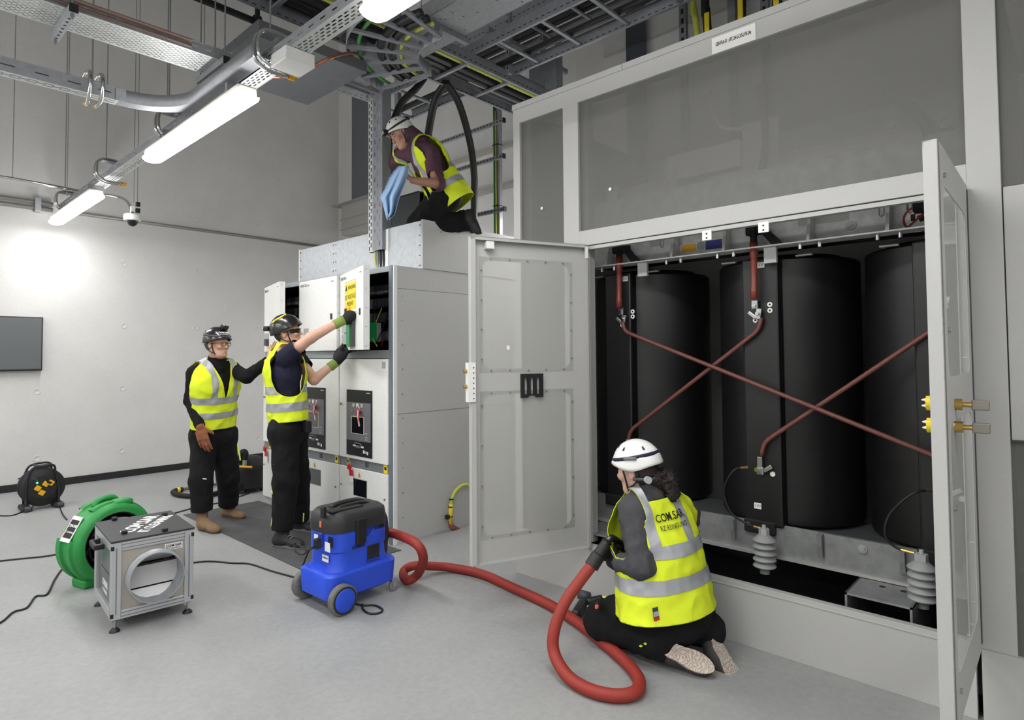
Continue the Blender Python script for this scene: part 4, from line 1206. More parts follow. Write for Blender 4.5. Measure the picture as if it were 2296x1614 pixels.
# broad closed trunking above the middle of the room
KZ = 4.0
ka, kb = at(650, 245, Z=KZ), at(990, 0, Z=KZ)
kx0 = at(770, 150, Z=KZ).x; kx1 = at(900, 155, Z=KZ).x
ky1 = at(735, 190, Z=KZ).y
tk = thing('cable_trunking', 'broad flat galvanised trunking overhead in the middle of the room', 'cable tray', (kx0, 3, KZ))
MB().bb((kx0, 0.2, KZ), (kx1, ky1, KZ + .004)).build('trunking_base', TRAYD, tk)
for x in (kx0, kx1):
    MB().bb((x - .003, 0.2, KZ), (x + .003, ky1, KZ + .11)).build('trunking_side', TRAYD, tk)
for q_ in range(3):
    y = ky1 - .15 - q_ * 1.35
    MB().bb((kx0 - .06, y - .02, KZ - .041), (kx1 + .06, y + .02, KZ - .0005), .003).build('support_strut', LADD, tk)
    for x in (kx0 - .04, kx1 + .04):
        MB().cyl((x, y, KZ - .07), (x, y, ZC - .002), .005, 8).build('support_rod', GALV_D, tk)
for q_ in range(60):
    r_ = random.Random(q_); c = Vector((kx0 + .03 + (kx1 - kx0 - .06) * r_.random(), .3 + (ky1 - .5) * r_.random(), KZ - .0004)); MB().box(c, (.018, .006, .0006)).build('base_slot', HOLE, tk)
# copper cable drooping from the junction box to the trunking
pts = [at(600, 172, Z=TZ + .05), at(635, 172, Z=TZ + .05), at(665, 168, Z=3.4), at(705, 148, Z=3.48), at(745, 128, Z=3.55), at(785, 119, Z=3.75), at(815, 123, Z=KZ - .005)]
o = MB().tube(smooth_path(pts, 6), .012, 8).build('copper_cable', COPPER, smooth=True); tag(o, 'copper-coloured cable sweeping from the tray to the trunking', 'cable')

# flat duct bottom behind the crossing
p0, p1, p2 = at(618, 200, Z=3.72), at(690, 236, Z=3.72), at(748, 200, Z=3.72)
t = thing('air_duct', 'flat dark grey duct underside behind the tray crossing', 'duct', (p1.x, p1.y, 3.72))
MB().bb((p1.x - .85, p1.y - .9, 3.72), (p1.x, p1.y, 3.80), .004).build('duct_shell', mat('duct_dark', (112, 114, 118), .5, .4, var=.2, vscale=12), t)
MB().bb((p1.x - .46, p1.y - .9, 3.717), (p1.x - .452, p1.y, 3.721)).build('duct_seam', LGREY, t)
for dx in (-.8, -.05):
    MB().cyl((p1.x + dx, p1.y - .05, 3.79), (p1.x + dx, p1.y - .05, ZC - .002), .006, 8).build('duct_rod', GALV_D, t)

# --- small perforated drop tray and the vertical riser tray beside the kneeling man
RX0 = 3.30
yc0, yc1 = at(822, 400, X=RX0).y, at(857, 400, X=RX0).y
rz0 = at(840, 562, X=RX0).z; rz1 = KZ + .05
t = thing('riser_tray', 'vertical perforated riser tray dropping onto the switchgear duct', 'cable tray', (RX0, (yc0 + yc1) / 2, rz0))
ym = at(835, 400, X=RX0).y
perf_sheet((RX0 + .02, (yc0 + ym) / 2, rz0), (0, 0, 1), (0, -1, 0), rz1 - rz0, yc0 - ym, slotted(rz1 - rz0, yc0 - ym, .065, 3, .040, .016, margin=.006), kindname='riser_side', m=ZINC, parent=t)
perf_sheet((RX0, (ym + yc1) / 2, rz0), (0, 0, 1), (0, -1, 0), rz1 - rz0, ym - yc1, slotted(rz1 - rz0, ym - yc1, .12, 3, .04, .008), kindname='riser_base', m=LADD, parent=t)
MB().bb((RX0 + .001, yc1, rz0), (RX0 + .10, yc1 + .002, rz1)).build('riser_side', LADD, t)
MB().bb((RX0 + .02, yc0 - .002, rz0), (RX0 + .12, yc0, rz1)).build('riser_side', LADD, t)
for k, (dy, m_, rr) in enumerate(((.02, EARTH, .008), (0, mat('cable_grey', (150, 150, 150), .5), .010), (-.025, CABLE, .012), (-.05, CABLE, .010))):
    a = Vector((RX0 + .05, (yc0 + yc1) / 2 + dy, rz0 + .12)); e = Vector((RX0 + .06, (yc0 + yc1) / 2 + dy * 1.6, GZ + .002))
    MB().tube(smooth_path([a, (a + e) / 2 + Vector((-.02, dy * .6, 0)), e], 6), rr, 8).build('riser_cable', m_, t, smooth=True)
hx = at(720, 190, Z=KZ - .06)
ty = tray('short perforated tray leading to the riser', (at(700, 172, Z=KZ - .02).x, at(740, 185, Z=KZ - .02).y, KZ - .02), (1, 0, 0), RX0 + .1 - at(700, 172, Z=KZ - .02).x, .24, .10, .06, 4, .036, .010, m=TRAYD)
# slimmer vertical strut just right of the riser
p = at(888, 200, X=3.9); o = MB().bb((3.9, p.y - .03, at(888, 262, X=3.9).z), (3.94, p.y + .03, ZC), .002).build('strut_post', LADD); tag(o, 'vertical strut post hanging behind the white helmet', 'strut')

# --- ladders over the switchgear and enclosure
PY = GY0
z1 = at(980, 205, X=3.95).z
A = at(880, 250, X=3.75); B = at(1400, -40, X=3.75)
zz = 4.15
xr = at(1000, 175, Z=zz).x
ladder('lower cable ladder running along above the switchgear edge', (at(890, 235, Z=zz).x, at(890, 235, Z=zz).y + .1, zz), (at(890, 235, Z=zz).x, -.2, zz), .55, .10, .45, cables=((.12, .03, CABLE),))
zz2 = 4.75
xq = at(1130, 90, Z=zz2).x
ladder('upper cable ladder with black cables above the enclosure', (xq, at(960, 150, Z=zz2).y, zz2), (xq, -.5, zz2), .55, .10, .45, cables=((.12, .03, CABLE), (.05, .03, CABLE)))
# curved ladder bend with radial rungs
cb = at(1060, 128, Z=3.85); r0, r1 = .42, .95
t = thing('ladder_bend', 'curved cable ladder bend with fan of rungs', 'cable ladder', cb, group='galvanised cable ladders')
for rr in (r0, r1):
    pts = [cb + Vector((rr * math.cos(a), rr * math.sin(a), 0)) for a in [math.radians(100 + 95 * k / 20) for k in range(21)]]
    b = MB()
    for k in range(20):
        b.add([pts[k] - ZU * .05, pts[k + 1] - ZU * .05, pts[k + 1] + ZU * .05, pts[k] + ZU * .05], [(0, 1, 2, 3)])
    b.build('curved_rail', LADD, t, solid=.004, fix=False, smooth=True)
for k in range(7):
    a = math.radians(102 + 91 * k / 6); e_ = Vector((math.cos(a), math.sin(a), 0)); MB().box(cb + e_ * (r0 + r1) / 2 - ZU * .03, (r1 - r0, .035, .02), 0, Matrix.Rotation(a, 3, 'Z')).build('rung', LADD, t)
for k, (rr, m_, q_) in enumerate(((.55, EARTH, .014), (.62, CABLE, .03), (.70, CABLE, .03), (.86, EARTHG, .014))):
    MB().tube([cb + Vector((rr * math.cos(a), rr * math.sin(a), -.005)) for a in [math.radians(98 + 99 * j / 16) for j in range(17)]], q_, 8).build('bend_cable', m_, t, smooth=True)
# hanging frames (slotted posts with cross arms)
for k, (px_, yb_, Xq, lb) in enumerate(((1138, 165, 3.95, 'slotted hanger post carrying the ladders, nearer one'), (1215, 205, 4.7, 'slotted hanger post carrying the ladders, farther one'), (890, 245, 3.98, 'slotted hanger post beside the riser'))):
    p = at(px_, yb_, X=Xq)
    t = thing('hanger_post', lb, 'strut', p, group='slotted hanger posts')
    MB().bb((Xq, p.y - .022, p.z), (Xq + .045, p.y + .022, ZC)).build('post_channel', LADD, t)
    for q_ in range(16):
        z = p.z + .04 + q_ * .07; MB().bb((Xq - .0006, p.y - .007, z), (Xq, p.y + .007, z + .03)).build('post_slot', HOLE, t)
for k, (x0_, y0_, x1_, y1_, X_, lb) in enumerate(((1130, 65, 1222, 110, 0, 'cross arm under the upper ladder'), (1110, 145, 1235, 190, 0, 'cross arm under the lower ladder'), (1060, 190, 1215, 245, 0, 'lowest cross arm above the climbing frame'))):
    a = at(x0_, y0_, X=3.9); e = at(x1_, y1_, X=4.75); z = (a.z + e.z) / 2
    y = (a.y + e.y) / 2
    o = MB().bb((a.x - .1, y - .022, a.z - .022), (e.x + .2, y + .022, a.z + .022), .002).build('cross_arm', LADD); tag(o, lb, 'strut', 'cross arms of the ladder frames')
# angle bracket plates standing over the enclosure's left end
p = at(1220, 160, X=4.6)
t = thing('bracket_plate', 'dark steel bracket plates standing over the enclosure corner', 'bracket', p)
zt_, zb_ = at(1200, 138, X=4.6).z, at(1200, 235, X=4.6).z
MB().bb((4.6, at(1258, 150, X=4.6).y, zb_), (4.61, at(1186, 150, X=4.6).y, zt_), .002).build('plate_face', LADD, t)
MB().bb((4.5, at(1258, 150, X=4.6).y - .012, zb_), (4.61, at(1258, 150, X=4.6).y, zt_ + .08), .002).build('plate_flange', LADD, t)

# --- climbing frame of slotted struts with earth cable, in front of the right wall
CXp = 4.75
pt, pb_ = at(1116, 222, X=CXp), at(1116, 535, X=CXp)
t = thing('climbing_strut', 'vertical strut with green earth cables and slotted cross rails', 'frame', (CXp, pb_.y, pb_.z))
MB().bb((CXp, pb_.y - .03, 0.0), (CXp + .05, pb_.y + .03, pt.z), .003).build('upright', LADD, t)
for k in range(3):
    MB().cyl((CXp - .012, pb_.y + .034 - k * .012, pb_.z - 1.5), (CXp - .012, pb_.y + .034 - k * .012, pt.z - .05 - .04 * k), .011 if k == 0 else .008, 10).build('earth_wire', [EARTHG, mat('earth_dark', (40, 92, 50), .5), EARTH][k], t, smooth=True)
for y in (325, 462):
    z = at(1116, y, X=CXp).z; MB().bb((CXp - .026, pb_.y - .034, z), (CXp + .05, pb_.y + .05, z + .008)).build('cable_tie', BLACK, t)
for (x0_, y0_, x1_, y1_) in ((965, 330, 1130, 270), (990, 393, 1130, 350), (1070, 485, 1132, 467)):
    e = at(x1_, y1_, X=CXp - .01)
    z = (at(1105, y1_ + (y0_ - y1_) * (x1_ - 1105) / (x1_ - x0_), X=CXp - .01).z)
    ya_ = e.y; yb_ = pb_.y + 1.35
    b = MB(); b.bb((CXp - .03, ya_, z - .022), (CXp - .026, yb_, z + .022)); b.bb((CXp - .026, ya_, z + .019), (CXp - .0, yb_, z + .022)); b.bb((CXp - .026, ya_, z - .022), (CXp, yb_, z - .019))
    cr = b.build('cross_rail', LADD, t)
    n = int((yb_ - ya_) / .05)
    for q_ in range(n):
        MB().bb((CXp - .0308, ya_ + .02 + q_ * .05, z - .006), (CXp - .03, ya_ + .045 + q_ * .05, z + .008)).build('rail_slot', HOLE, cr)
    MB().bb((CXp - .035, ya_ - .012, z - .026), (CXp + .005, ya_, z + .026)).build('end_cap', BLACK, cr)

# --- thick black cables looping down to the switchgear top
def loop(label, pts, r, X=None, rest=None):
    o = MB().tube(smooth_path(pts, 10), r, 14).build('power_cable', CABLE, smooth=True)
    return tag(o, label, 'cable', 'thick black power cables above the switchgear')
loop('thick black power cable arching down on the right to the duct top', [at(1000, 185, D=5.6), at(1030, 235, D=5.8), at(1054, 320, D=6.0), at(1063, 390, D=6.1), at(1063, 445, D=6.15), at(1063, 520, D=6.2)], .034)
loop('thick black power cable arching down behind the kneeling man', [at(1000, 185, D=5.6), at(976, 225, D=5.75), at(962, 290, D=5.9), at(958, 345, D=6.0), at(958, 430, D=6.05), at(958, 510, D=6.05)], .036)
loop('thick black power cable hanging in front of the wall left of the kneeling man', [at(985, 120, D=6.0), at(940, 190, D=5.9), at(898, 235, D=5.9), at(876, 300, D=5.9), at(870, 380, D=5.95), at(870, 450, D=5.95), at(871, 505, D=5.95)], .034)

# --- dark open box on top of the duct and wall duct stub behind it
p = at(905, 470, X=3.95)
t = thing('busbar_box', 'dark open metal box standing on the duct beside the kneeling man', 'box', (3.95, p.y, DZ - .12))
ya_, yb_ = at(940, 470, X=3.95).y, at(872, 470, X=3.95).y
zt_ = at(905, 440, X=3.95).z
MB().bb((3.95, ya_, DZ - .12), (3.96, yb_, zt_), .002).build('box_face', mat('box_dark', (52, 56, 58), .5, .3), t)
MB().bb((3.96, yb_ - .01, DZ - .12), (4.12, yb_, zt_), .002).build('box_side', MATS['box_dark'], t)
MB().bb((3.94, ya_, zt_), (4.12, yb_, zt_ + .01), .002).build('box_lid', MATS['box_dark'], t)
MB().bb((4.11, ya_, DZ - .12), (4.12, yb_ - .01, zt_), .002).build('box_rear', MATS['box_dark'], t)
WX = XW - .02
t = thing('wall_duct', 'grey flat riser duct with ledge box on the wall behind the riser tray', 'duct', (WX, at(830, 460, X=WX).y, at(830, 520, X=WX).z))
MB().bb((WX - .12, at(846, 300, X=WX).y, at(820, 455, X=WX).z), (WX, at(803, 300, X=WX).y, at(820, 205, X=WX).z), .004).build('riser_duct', mat('duct_grey', (104, 108, 112), .55, .3), t)
MB().bb((WX - .28, at(862, 460, X=WX).y, at(820, 455, X=WX).z - .02), (WX, at(778, 460, X=WX).y, at(820, 455, X=WX).z), .004).build('ledge_plate', mat('ledge_grey', (150, 150, 148), .5, .2), t)
MB().bb((WX - .2, at(862, 460, X=WX).y, at(820, 525, X=WX).z), (WX, at(790, 460, X=WX).y, at(820, 455, X=WX).z - .02), .004).build('ledge_box', mat('ledge_box', (165, 164, 160), .5), t)
for y in (490, 512):
    MB().bb((WX - .206, at(862, 460, X=WX).y, at(820, y, X=WX).z - .006), (WX, at(788, 460, X=WX).y, at(820, y, X=WX).z + .006)).build('ledge_rib', MATS['ledge_grey'], t)

# --- cable risers above the enclosure's far side
SXp = 4.9
for k, (x, wpx, lb) in enumerate(((1530, 14, 'slotted strut post above the enclosure, left one'), (1640, 14, 'plain strut post above the enclosure, middle one'), (1714, 14, 'slotted strut post above the enclosure, right one'))):
    p = at(x, 60, X=SXp); t = thing('riser_post', lb, 'strut', (SXp, p.y, EZ), group='strut posts above the enclosure')
    MB().bb((SXp, p.y - .032, EZ - .02), (SXp + .045, p.y + .032, ZC), .002).build('post_channel', GALV_D, t)
    if k != 1:
        for q_ in range(14):
            z = EZ + .15 + q_ * .085; MB().bb((SXp - .0008, p.y - .013, z), (SXp, p.y + .013, z + .045)).build('post_slot', HOLE, t)
for k, (pts, m_, rr, lb) in enumerate((([(1553, -40), (1557, 20), (1562, 60), (1565, 90), (1566, 130)], EARTH, .026, 'yellow earth cable dropping into the enclosure top'),
                                 ([(1580, -40), (1583, 20), (1586, 60), (1588, 85), (1590, 130)], CABLE, .034, 'black cable with yellow tag dropping behind the earth cable'),
                                 ([(1662, -60), (1662, 0), (1663, 40), (1664, 100)], CABLE, .034, 'black cable with yellow tag beside the middle strut'),
                                 ([(1742, -60), (1742, 0), (1740, 40), (1740, 70)], CABLE, .034, 'black cable with yellow tag at the right strut'))):
    t = thing('drop_cable', lb, 'cable', at(pts[3][0], pts[3][1], X=SXp - .08), group='cables dropping into the enclosure')
    P = [at(x, y, X=SXp - .08) for (x, y) in pts]; P = [Vector((P[0].x, P[0].y, ZC))] + P
    MB().tube(smooth_path(P, 6), rr, 10).build('cable_run', m_, t, smooth=True)
    if k:
        c = at({1: 1585, 2: 1660, 3: 1740}[k], {1: 50, 2: 18, 3: -12}[k], X=SXp - .08 - rr); MB().bb((c.x - .008, c.y - .02, c.z - .10), (c.x + .006, c.y + .02, c.z + .08), .002).build('cable_tag', YELLOW, t)
# ---------------------------------------------------------------- floor equipment
# screen on the far wall
zs0, zs1 = 1.392, 2.026
t = thing('wall_screen', 'black flat screen mounted on the far wall at the left edge', 'screen', (1.0, YW - .05, zs0))
MB().bb((.40, YW - .07, zs0), (1.56, YW - .012, zs1), .006).build('screen_bezel', BLACK, t)
MB().bb((.413, YW - .072, zs0 + .022), (1.547, YW - .069, zs1 - .013)).build('screen_panel', mat('screen_off', (96, 100, 102), .25), t)
MB().bb((.9, YW - .02, 1.6), (1.1, YW, 1.8)).build('wall_mount', BLACK, t)

# rubber mat
mp_ = [at(415, 1155, Z=0), at(590, 1122, Z=0), (GX - .03, 3.99, 0), at(700, 1290, Z=0)]
o = MB().prism([(2.25, 6.47, .0005), (2.25, 3.99, .0005), (3.0, 3.99, .0005), (3.0, 6.47, .0005)], (0, 0, .006)).build('rubber_mat', mat('mat_rubber', (72, 73, 75), .65, var=.5, vscale=5, col2=(98, 98, 98)))
tag(o, 'dark grey dusty rubber mat in front of the switchgear', 'mat')

# ---- cable reel
p = at(92, 1138, Z=0)
_d = ray(92, 1100); rz = math.atan2(-_d[0], _d[1]) + math.radians(9)
t = thing('cable_reel', 'black cable reel with yellow sockets standing by the far wall', 'cable reel', (p.x, p.y, 0), rz, local=True)
# local: x to the photo's right, y away, z up
R0 = .19; zc = .22
for y, nm in ((-.075, 'front_disc'), (.075, 'rear_disc')):
    MB().lathe([(.001, -.012), (R0 - .01, -.012), (R0, -.004), (R0, .004), (R0 - .01, .012), (.001, .012)], (0, y, zc), (0, 1, 0), 40).build(nm, BLACK, t, smooth=True, angle=40)
MB().lathe([(.12, -.06), (.15, -.05), (.15, .05), (.12, .06)], (0, 0, zc), (0, 1, 0), 32).build('cable_winding', CABLE, t, smooth=True)
b = MB(); 
fr = [(-.13, 0, .03), (-.14, 0, .20), (-.12, 0, .36), (-.07, 0, .435), (.075, 0, .44), (.10, 0, .36), (.13, 0, .20), (.13, 0, .03)]
for y in (-.095, .095):
    MB().tube(smooth_path([Vector((x, y, z)) for (x, _, z) in fr], 5), .011, 8).build('frame_tube', BLACK, t, smooth=True)
MB().cyl((-.055, -.095, .437), (-.055, .095, .437), .011, 8).build('frame_tube', BLACK, t)
MB().tube([(-.06, -.095, .437), (.07, -.095, .44)], .018, 10).build('hand_grip', RUBBER, t, smooth=True)
for x in (-.135, .13):
    MB().bb((x - .04, -.13, 0), (x + .045, .12, .045), .012).build('foot', RUBBER, t)
    b = MB(); b.cyl((x - .02, -.135, .03), (x + .03, -.135, .03), .028, 14); b.build('foot_cap', DGREY, t)
Rf = Matrix.Rotation(math.radians(35), 3, 'Y')
hub = MB().lathe([(.001, 0), (.115, 0), (.115, .01), (.001, .012)], (0, -.087, zc), (0, -1, 0), 30).build('socket_plate', BLACK, t, smooth=True, angle=30)
for (x, z) in ((.02, .035), (-.045, .0), (-.012, -.05), (.062, .04)):
    c = Vector((x, -.10, zc + z)); MB().box(c, (.05, .03, .05), .006, Rf).build('socket_lid', GOLD, hub)
MB().box((.045, -.112, zc + .05), (.045, .04, .02), .004, Rf).build('plug', BLACK, hub)
c = Vector((-.052, -.1, zc + .055)); MB().cyl(c, c + Vector((0, -.008, 0)), .010, 10).build('pilot_light', mat('pilot_green', (60, 230, 120), .4, emit=(.1, .9, .3, 1.5)), hub)
MB().box((-.07, -.1, zc + .095), (.06, .003, .016), 0, Rf).build('rating_label', DGREY, hub)

# ---- filter box (aluminium profile cube) - corner feet measured on the floor
A = at(257, 1416, Z=0); B = at(212, 1362, Z=0); C_ = at(420, 1373, Z=0)
ux = (C_ - A); Lx = ux.length; rz = math.atan2(ux.y, ux.x)
Ly = .50
t = thing('filter_box', 'aluminium framed air filter box with black lid and round outlet', 'air filter', (A.x, A.y, 0), rz, local=True)
Lx += .0; z0, z1 = .070, .500
m_ = .025
def fb(a, b_, nm, m, par=t, bev=0.0): return MB().bb(a, b_, bev).build(nm, m, par)
ALU = mat('aluminium', (200, 201, 203), .38, .7)
BRUSH = mat('brushed_sheet', (182, 176, 166), .42, .45, var=.15, vscale=30, stretch=(1, 1, 30))
for x in (0, Lx):
    for y in (0, Ly):
        o = fb((x - m_, y - m_, z0), (x + m_, y + m_, z1), 'upright_profile', ALU, t, .003)
        for s_ in (-1, 1):
            fb((x - .003, y - m_ - .0006, z0 + .03), (x + .003, y - m_ + .0004, z1 - .03), 'profile_groove', MGREY, o) if s_ < 0 else fb((x - m_ - .0006, y - .003, z0 + .03), (x - m_ + .0004, y + .003, z1 - .03), 'profile_groove', MGREY, o)
        ft = fb((x - .012, y - .012, z0 - .006), (x + .012, y + .012, z0), 'foot_plate', BLACK, t)
        b = MB(); b.cyl((x, y, .02), (x, y, z0), .006, 8); b.build('foot_stem', STEEL, t)
        MB().lathe([(.001, .022), (.012, .022), (.026, .008), (.028, 0), (.001, 0)], (x, y, 0), (0, 0, 1), 18).build('foot_pad', BLACK, t, smooth=True, angle=40)
for z in (z0 + m_, z1 - m_):
    for y in (0, Ly):
        o = fb((m_, y - m_, z - m_), (Lx - m_, y + m_, z + m_), 'cross_profile', ALU, t, .003)
        for dz in (-.010, .010):
            fb((m_, y - m_ - .0006, z + dz - .002), (Lx - m_, y - m_ + .0004, z + dz + .002), 'profile_groove', MGREY, o)
    for x in (0, Lx):
        fb((x - m_, m_, z - m_), (x + m_, Ly - m_, z + m_), 'cross_profile', ALU, t, .003)
for x in (0, Lx):
    for z in (z0 + .025, z1 - .03):
        fb((x - m_ - .002, -m_ - .002, z - .012), (x - m_ + .014, -m_ + .014, z + .012), 'corner_cap', BLACK, t, .002) if x == 0 else fb((x + m_ - .014, -m_ - .002, z - .012), (x + m_ + .002, -m_ + .014, z + .012), 'corner_cap', BLACK, t, .002)
# front plate with round outlet
hole = [(.0 + .139 * math.cos(2 * PI * k / 40), .139 * math.sin(2 * PI * k / 40)) for k in range(40)]
cx, cz_ = Lx * .50, (z0 + z1) / 2
fp = frame_plate([(-Lx / 2 + m_, -(z1 - z0) / 2 + .05), (Lx / 2 - m_, -(z1 - z0) / 2 + .05), (Lx / 2 - m_, (z1 - z0) / 2 - .05), (-Lx / 2 + m_, (z1 - z0) / 2 - .05)], [[(x, z - .0) for (x, z) in hole]], (cx, -.012, (z0 + z1) / 2), Vector((1, 0, 0)), Vector((0, 0, 1)), .002).build('front_plate', BRUSH, t)
MB().lathe([(.142, 0), (.142, .02), (.147, .03), (.142, .04), (.147, .05), (.142, .06), (.142, .10), (.137, .10), (.137, -.06), (.142, 0)], (cx, -.012, cz_), (0, -1, 0), 48).build('outlet_collar', GALV, t, smooth=True, angle=50)
for (za_, zb_, nm) in ((.05, .14, 0), (-.075, .045, 1), (-.14, -.08, 2)):
    MB().box((cx, .05 - .02 * nm, cz_ + (za_ + zb_) / 2), (.27, .004, zb_ - za_), 0, Matrix.Rotation(math.radians([25, -6, -35][nm]), 3, 'X')).build('louvre', mat('louvre_alu', (206, 206, 206), .5, .2), t)
MB().box((cx, .035, cz_ + .047), (.27, .01, .010)).build('louvre_seal', BLACK, t)
fb((m_, Ly - .012, z0 + .05), (Lx - m_, Ly - .01, z1 - .05), 'rear_plate', BRUSH, t)
fb((m_, .01, z0 + .048), (Lx - m_, Ly - .02, z0 + .05), 'bottom_plate', BRUSH, t)
# smoked side windows
SMK = mat('smoked_panel', (66, 68, 74), .2)
for x in (-.008, Lx + .004):
    o = fb((x, m_ + .01, z0 + .05), (x + .004, Ly - m_ - .01, z1 - .05), 'side_window', SMK, t)
    if x < 0:
        text('side_lettering', 'COM.SAR', (x - .001, .26, z0 + .13), (0, -1, 0), ZU, .036, INKW, o, 'CENTER', xs=.72, bold=.03)
        text('side_lettering', 'IT CLEANING', (x - .001, .26, z0 + .085), (0, -1, 0), ZU, .022, INKW, o, 'CENTER', xs=.72)
        fb((x - .001, .10, z0 + .21), (x, .40, z0 + .214), 'filter_edge', INK, o)
lid = fb((-m_ - .004, -m_ - .004, z1), (Lx + m_ + .004, Ly + m_ + .004, z1 + .012), 'lid', mat('lid_black', (50, 50, 53), .55), t, .002)
c0 = Vector((Lx * .54, Ly * .54, z1 + .0126)); xd = Vector((math.cos(math.radians(56)), math.sin(math.radians(56)), 0)); yd = Vector((-xd.y, xd.x, 0))
text('lid_lettering', 'COM.SAR', c0 + yd * .03, xd, yd, .080, INKW, lid, 'CENTER', xs=.78, bold=.03)
text('lid_lettering', 'IT CLEANING', c0 - yd * .065, xd, yd, .060, INKW, lid, 'CENTER', xs=.75, bold=.025)
d_ = c0 + yd * .012 + xd * .012; MB().cyl(d_ + ZU * .0004, d_ + ZU * .0012, .008, 12).build('red_dot', RED, lid)
for (x, y) in ((.06, Ly * .22), (Lx * .66, -.0), (Lx * .2, Ly), (Lx * .9, Ly * .8)):
    b = MB(); b.box((x, y, z1 + .022), (.03, .03, .02), .005); b.cyl((x, y, z1 + .012), (x, y, z1 + .03), .008, 8); b.build('lid_knob', BLACK, lid)
for (x, s) in ((-m_, -1), (Lx + m_, 1)):
    b = MB(); y0_ = Ly * .36
    b.bb((x, y0_, z1 - .075), (x + s * .045, y0_ + .02, z1 - .045), .004); b.bb((x, y0_ + .14, z1 - .075), (x + s * .045, y0_ + .16, z1 - .045), .004); b.bb((x + s * .035, y0_, z1 - .075), (x + s * .055, y0_ + .16, z1 - .045), .006)
    b.build('carry_handle', BLACK, t)
lb = fb((Lx - .13, -.0155, z1 - .10), (Lx - .035, -.014, z1 - .062), 'front_sticker', PAPER, t)
text('sticker_lettering', 'COM.SAR', (Lx - .083, -.0162, z1 - .076), (1, 0, 0), ZU, .014, INK, lb, 'CENTER', bold=.03)
text('sticker_lettering', 'IT CLEANING', (Lx - .083, -.0162, z1 - .092), (1, 0, 0), ZU, .009, INK, lb, 'CENTER')

# ---- green drum fan, axis roughly along the box's depth direction
FR = .265
fc = at(262, 1219, D=4.24)
t = thing('drum_fan', 'green drum fan behind the aluminium filter box', 'fan', (fc.x, fc.y, 0), rz + math.radians(20), local=True)
# local x right, y away; fan axis along y; opening faces -y
c = Vector((0, 0, FR + .005)); D_ = .22
MB().lathe([(FR - .062, .0), (FR - .05, -.012), (FR - .025, -.012), (FR - .005, .01), (FR, .03), (FR, D_ - .05), (FR - .01, D_ - .02), (FR - .03, D_), (FR - .055, D_), (FR - .065, D_ - .02), (FR - .065, .02), (FR - .062, 0)], c, (0, 1, 0), 64).build('fan_shell', GREEN, t, smooth=True, angle=50)
MB().lathe([(FR - .072, .015), (FR - .065, .015), (FR - .065, D_ - .02), (FR - .072, D_ - .02)], c, (0, 1, 0), 48).build('fan_duct', BLACKM, t, smooth=True)
# raised ribs with recess around the shell
for y_ in (.07, .19):
    MB().lathe([(FR - .004, y_ - .03), (FR + .012, y_ - .022), (FR + .012, y_ + .022), (FR - .004, y_ + .03)], c, (0, 1, 0), 48, math.radians(-30), math.radians(80), xdir=(0, 0, 1)).build('shell_rib', GREEN, t, smooth=True, angle=40)
    MB().lathe([(FR - .004, y_ - .03), (FR + .012, y_ - .022), (FR + .012, y_ + .022), (FR - .004, y_ + .03)], c, (0, 1, 0), 48, math.radians(200), math.radians(285), xdir=(0, 0, 1)).build('shell_rib', GREEN, t, smooth=True, angle=40)
# top handle
b = MB(); b.tube(smooth_path([(-.08, .13, c.z + FR - .02), (-.06, .13, c.z + FR + .012), (-.02, .13, c.z + FR + .024), (.04, .13, c.z + FR + .02), (.075, .13, c.z + FR - .02)], 6), .022, 10); b.build('carry_handle', GREEN, t, smooth=True)
MB().box((.06, .06, c.z + FR - .01), (.13, .09, .05), .018).build('handle_block', GREEN, t, smooth=True)
# grille: wire rings and spokes, hub
gr = MB()
for k in range(3):
    rr = .10 + k * .034
    MB().tube([c + Vector((rr * math.cos(a), .015, rr * math.sin(a))) for a in [2 * PI * j / 40 for j in range(40)]], .003, 6, closed=True).build('grille_ring', BLACK, t, smooth=True)
for k in range(12):
    a = 2 * PI * k / 12; e_ = Vector((math.cos(a), 0, math.sin(a))); MB().tube([c + e_ * .09 + Vector((0, .018, 0)), c + e_ * (FR - .09) + Vector((0, .018, 0))], .003, 6).build('grille_spoke', BLACK, t)
MB().lathe([(.001, .0), (.09, .005), (.10, .03), (.10, .10), (.001, .10)], c, (0, 1, 0), 28).build('motor_hub', BLACKM, t, smooth=True, angle=40)
for k in range(5):
    a = 2 * PI * k / 5; e_ = Vector((math.cos(a), 0, math.sin(a))); q_ = Vector((-math.sin(a), 0, math.cos(a)))
    P = []
    for (r_, w_, tw) in ((.09, .045, .9), (.14, .06, .6), (.18, .07, .4)):
        dv = q_ * math.cos(tw) + Vector((0, 1, 0)) * math.sin(tw); P += [c + e_ * r_ + dv * w_ + Vector((0, .14, 0)), c + e_ * r_ - dv * w_ + Vector((0, .14, 0))]
    MB().add(P, [(0, 1, 3, 2), (2, 3, 5, 4)]).build('fan_blade', DGREY, t, solid=.004, smooth=True)
# stub duct between fan and filter box
MB().lathe([(.001, -.16), (.16, -.16), (.16, .03), (.001, .03)], c + Vector((.03, 0, .0)), (0, 1, 0), 40).build('outlet_sleeve', mat('sleeve_white', (220, 221, 224), .5), t, smooth=True, angle=40)
MB().lathe([(.001, D_ - .03), (FR - .066, D_ - .03)], c, (0, 1, 0), 40).build('back_disc', BLACKM, t)  # solid black disc added so the drum interior looks dark, not see-through
# feet
for x in (-.13, .13):
    MB().bb((x - .06, .03, 0), (x + .06, D_ - .03, .06), .015).build('fan_foot', GREEN, t)
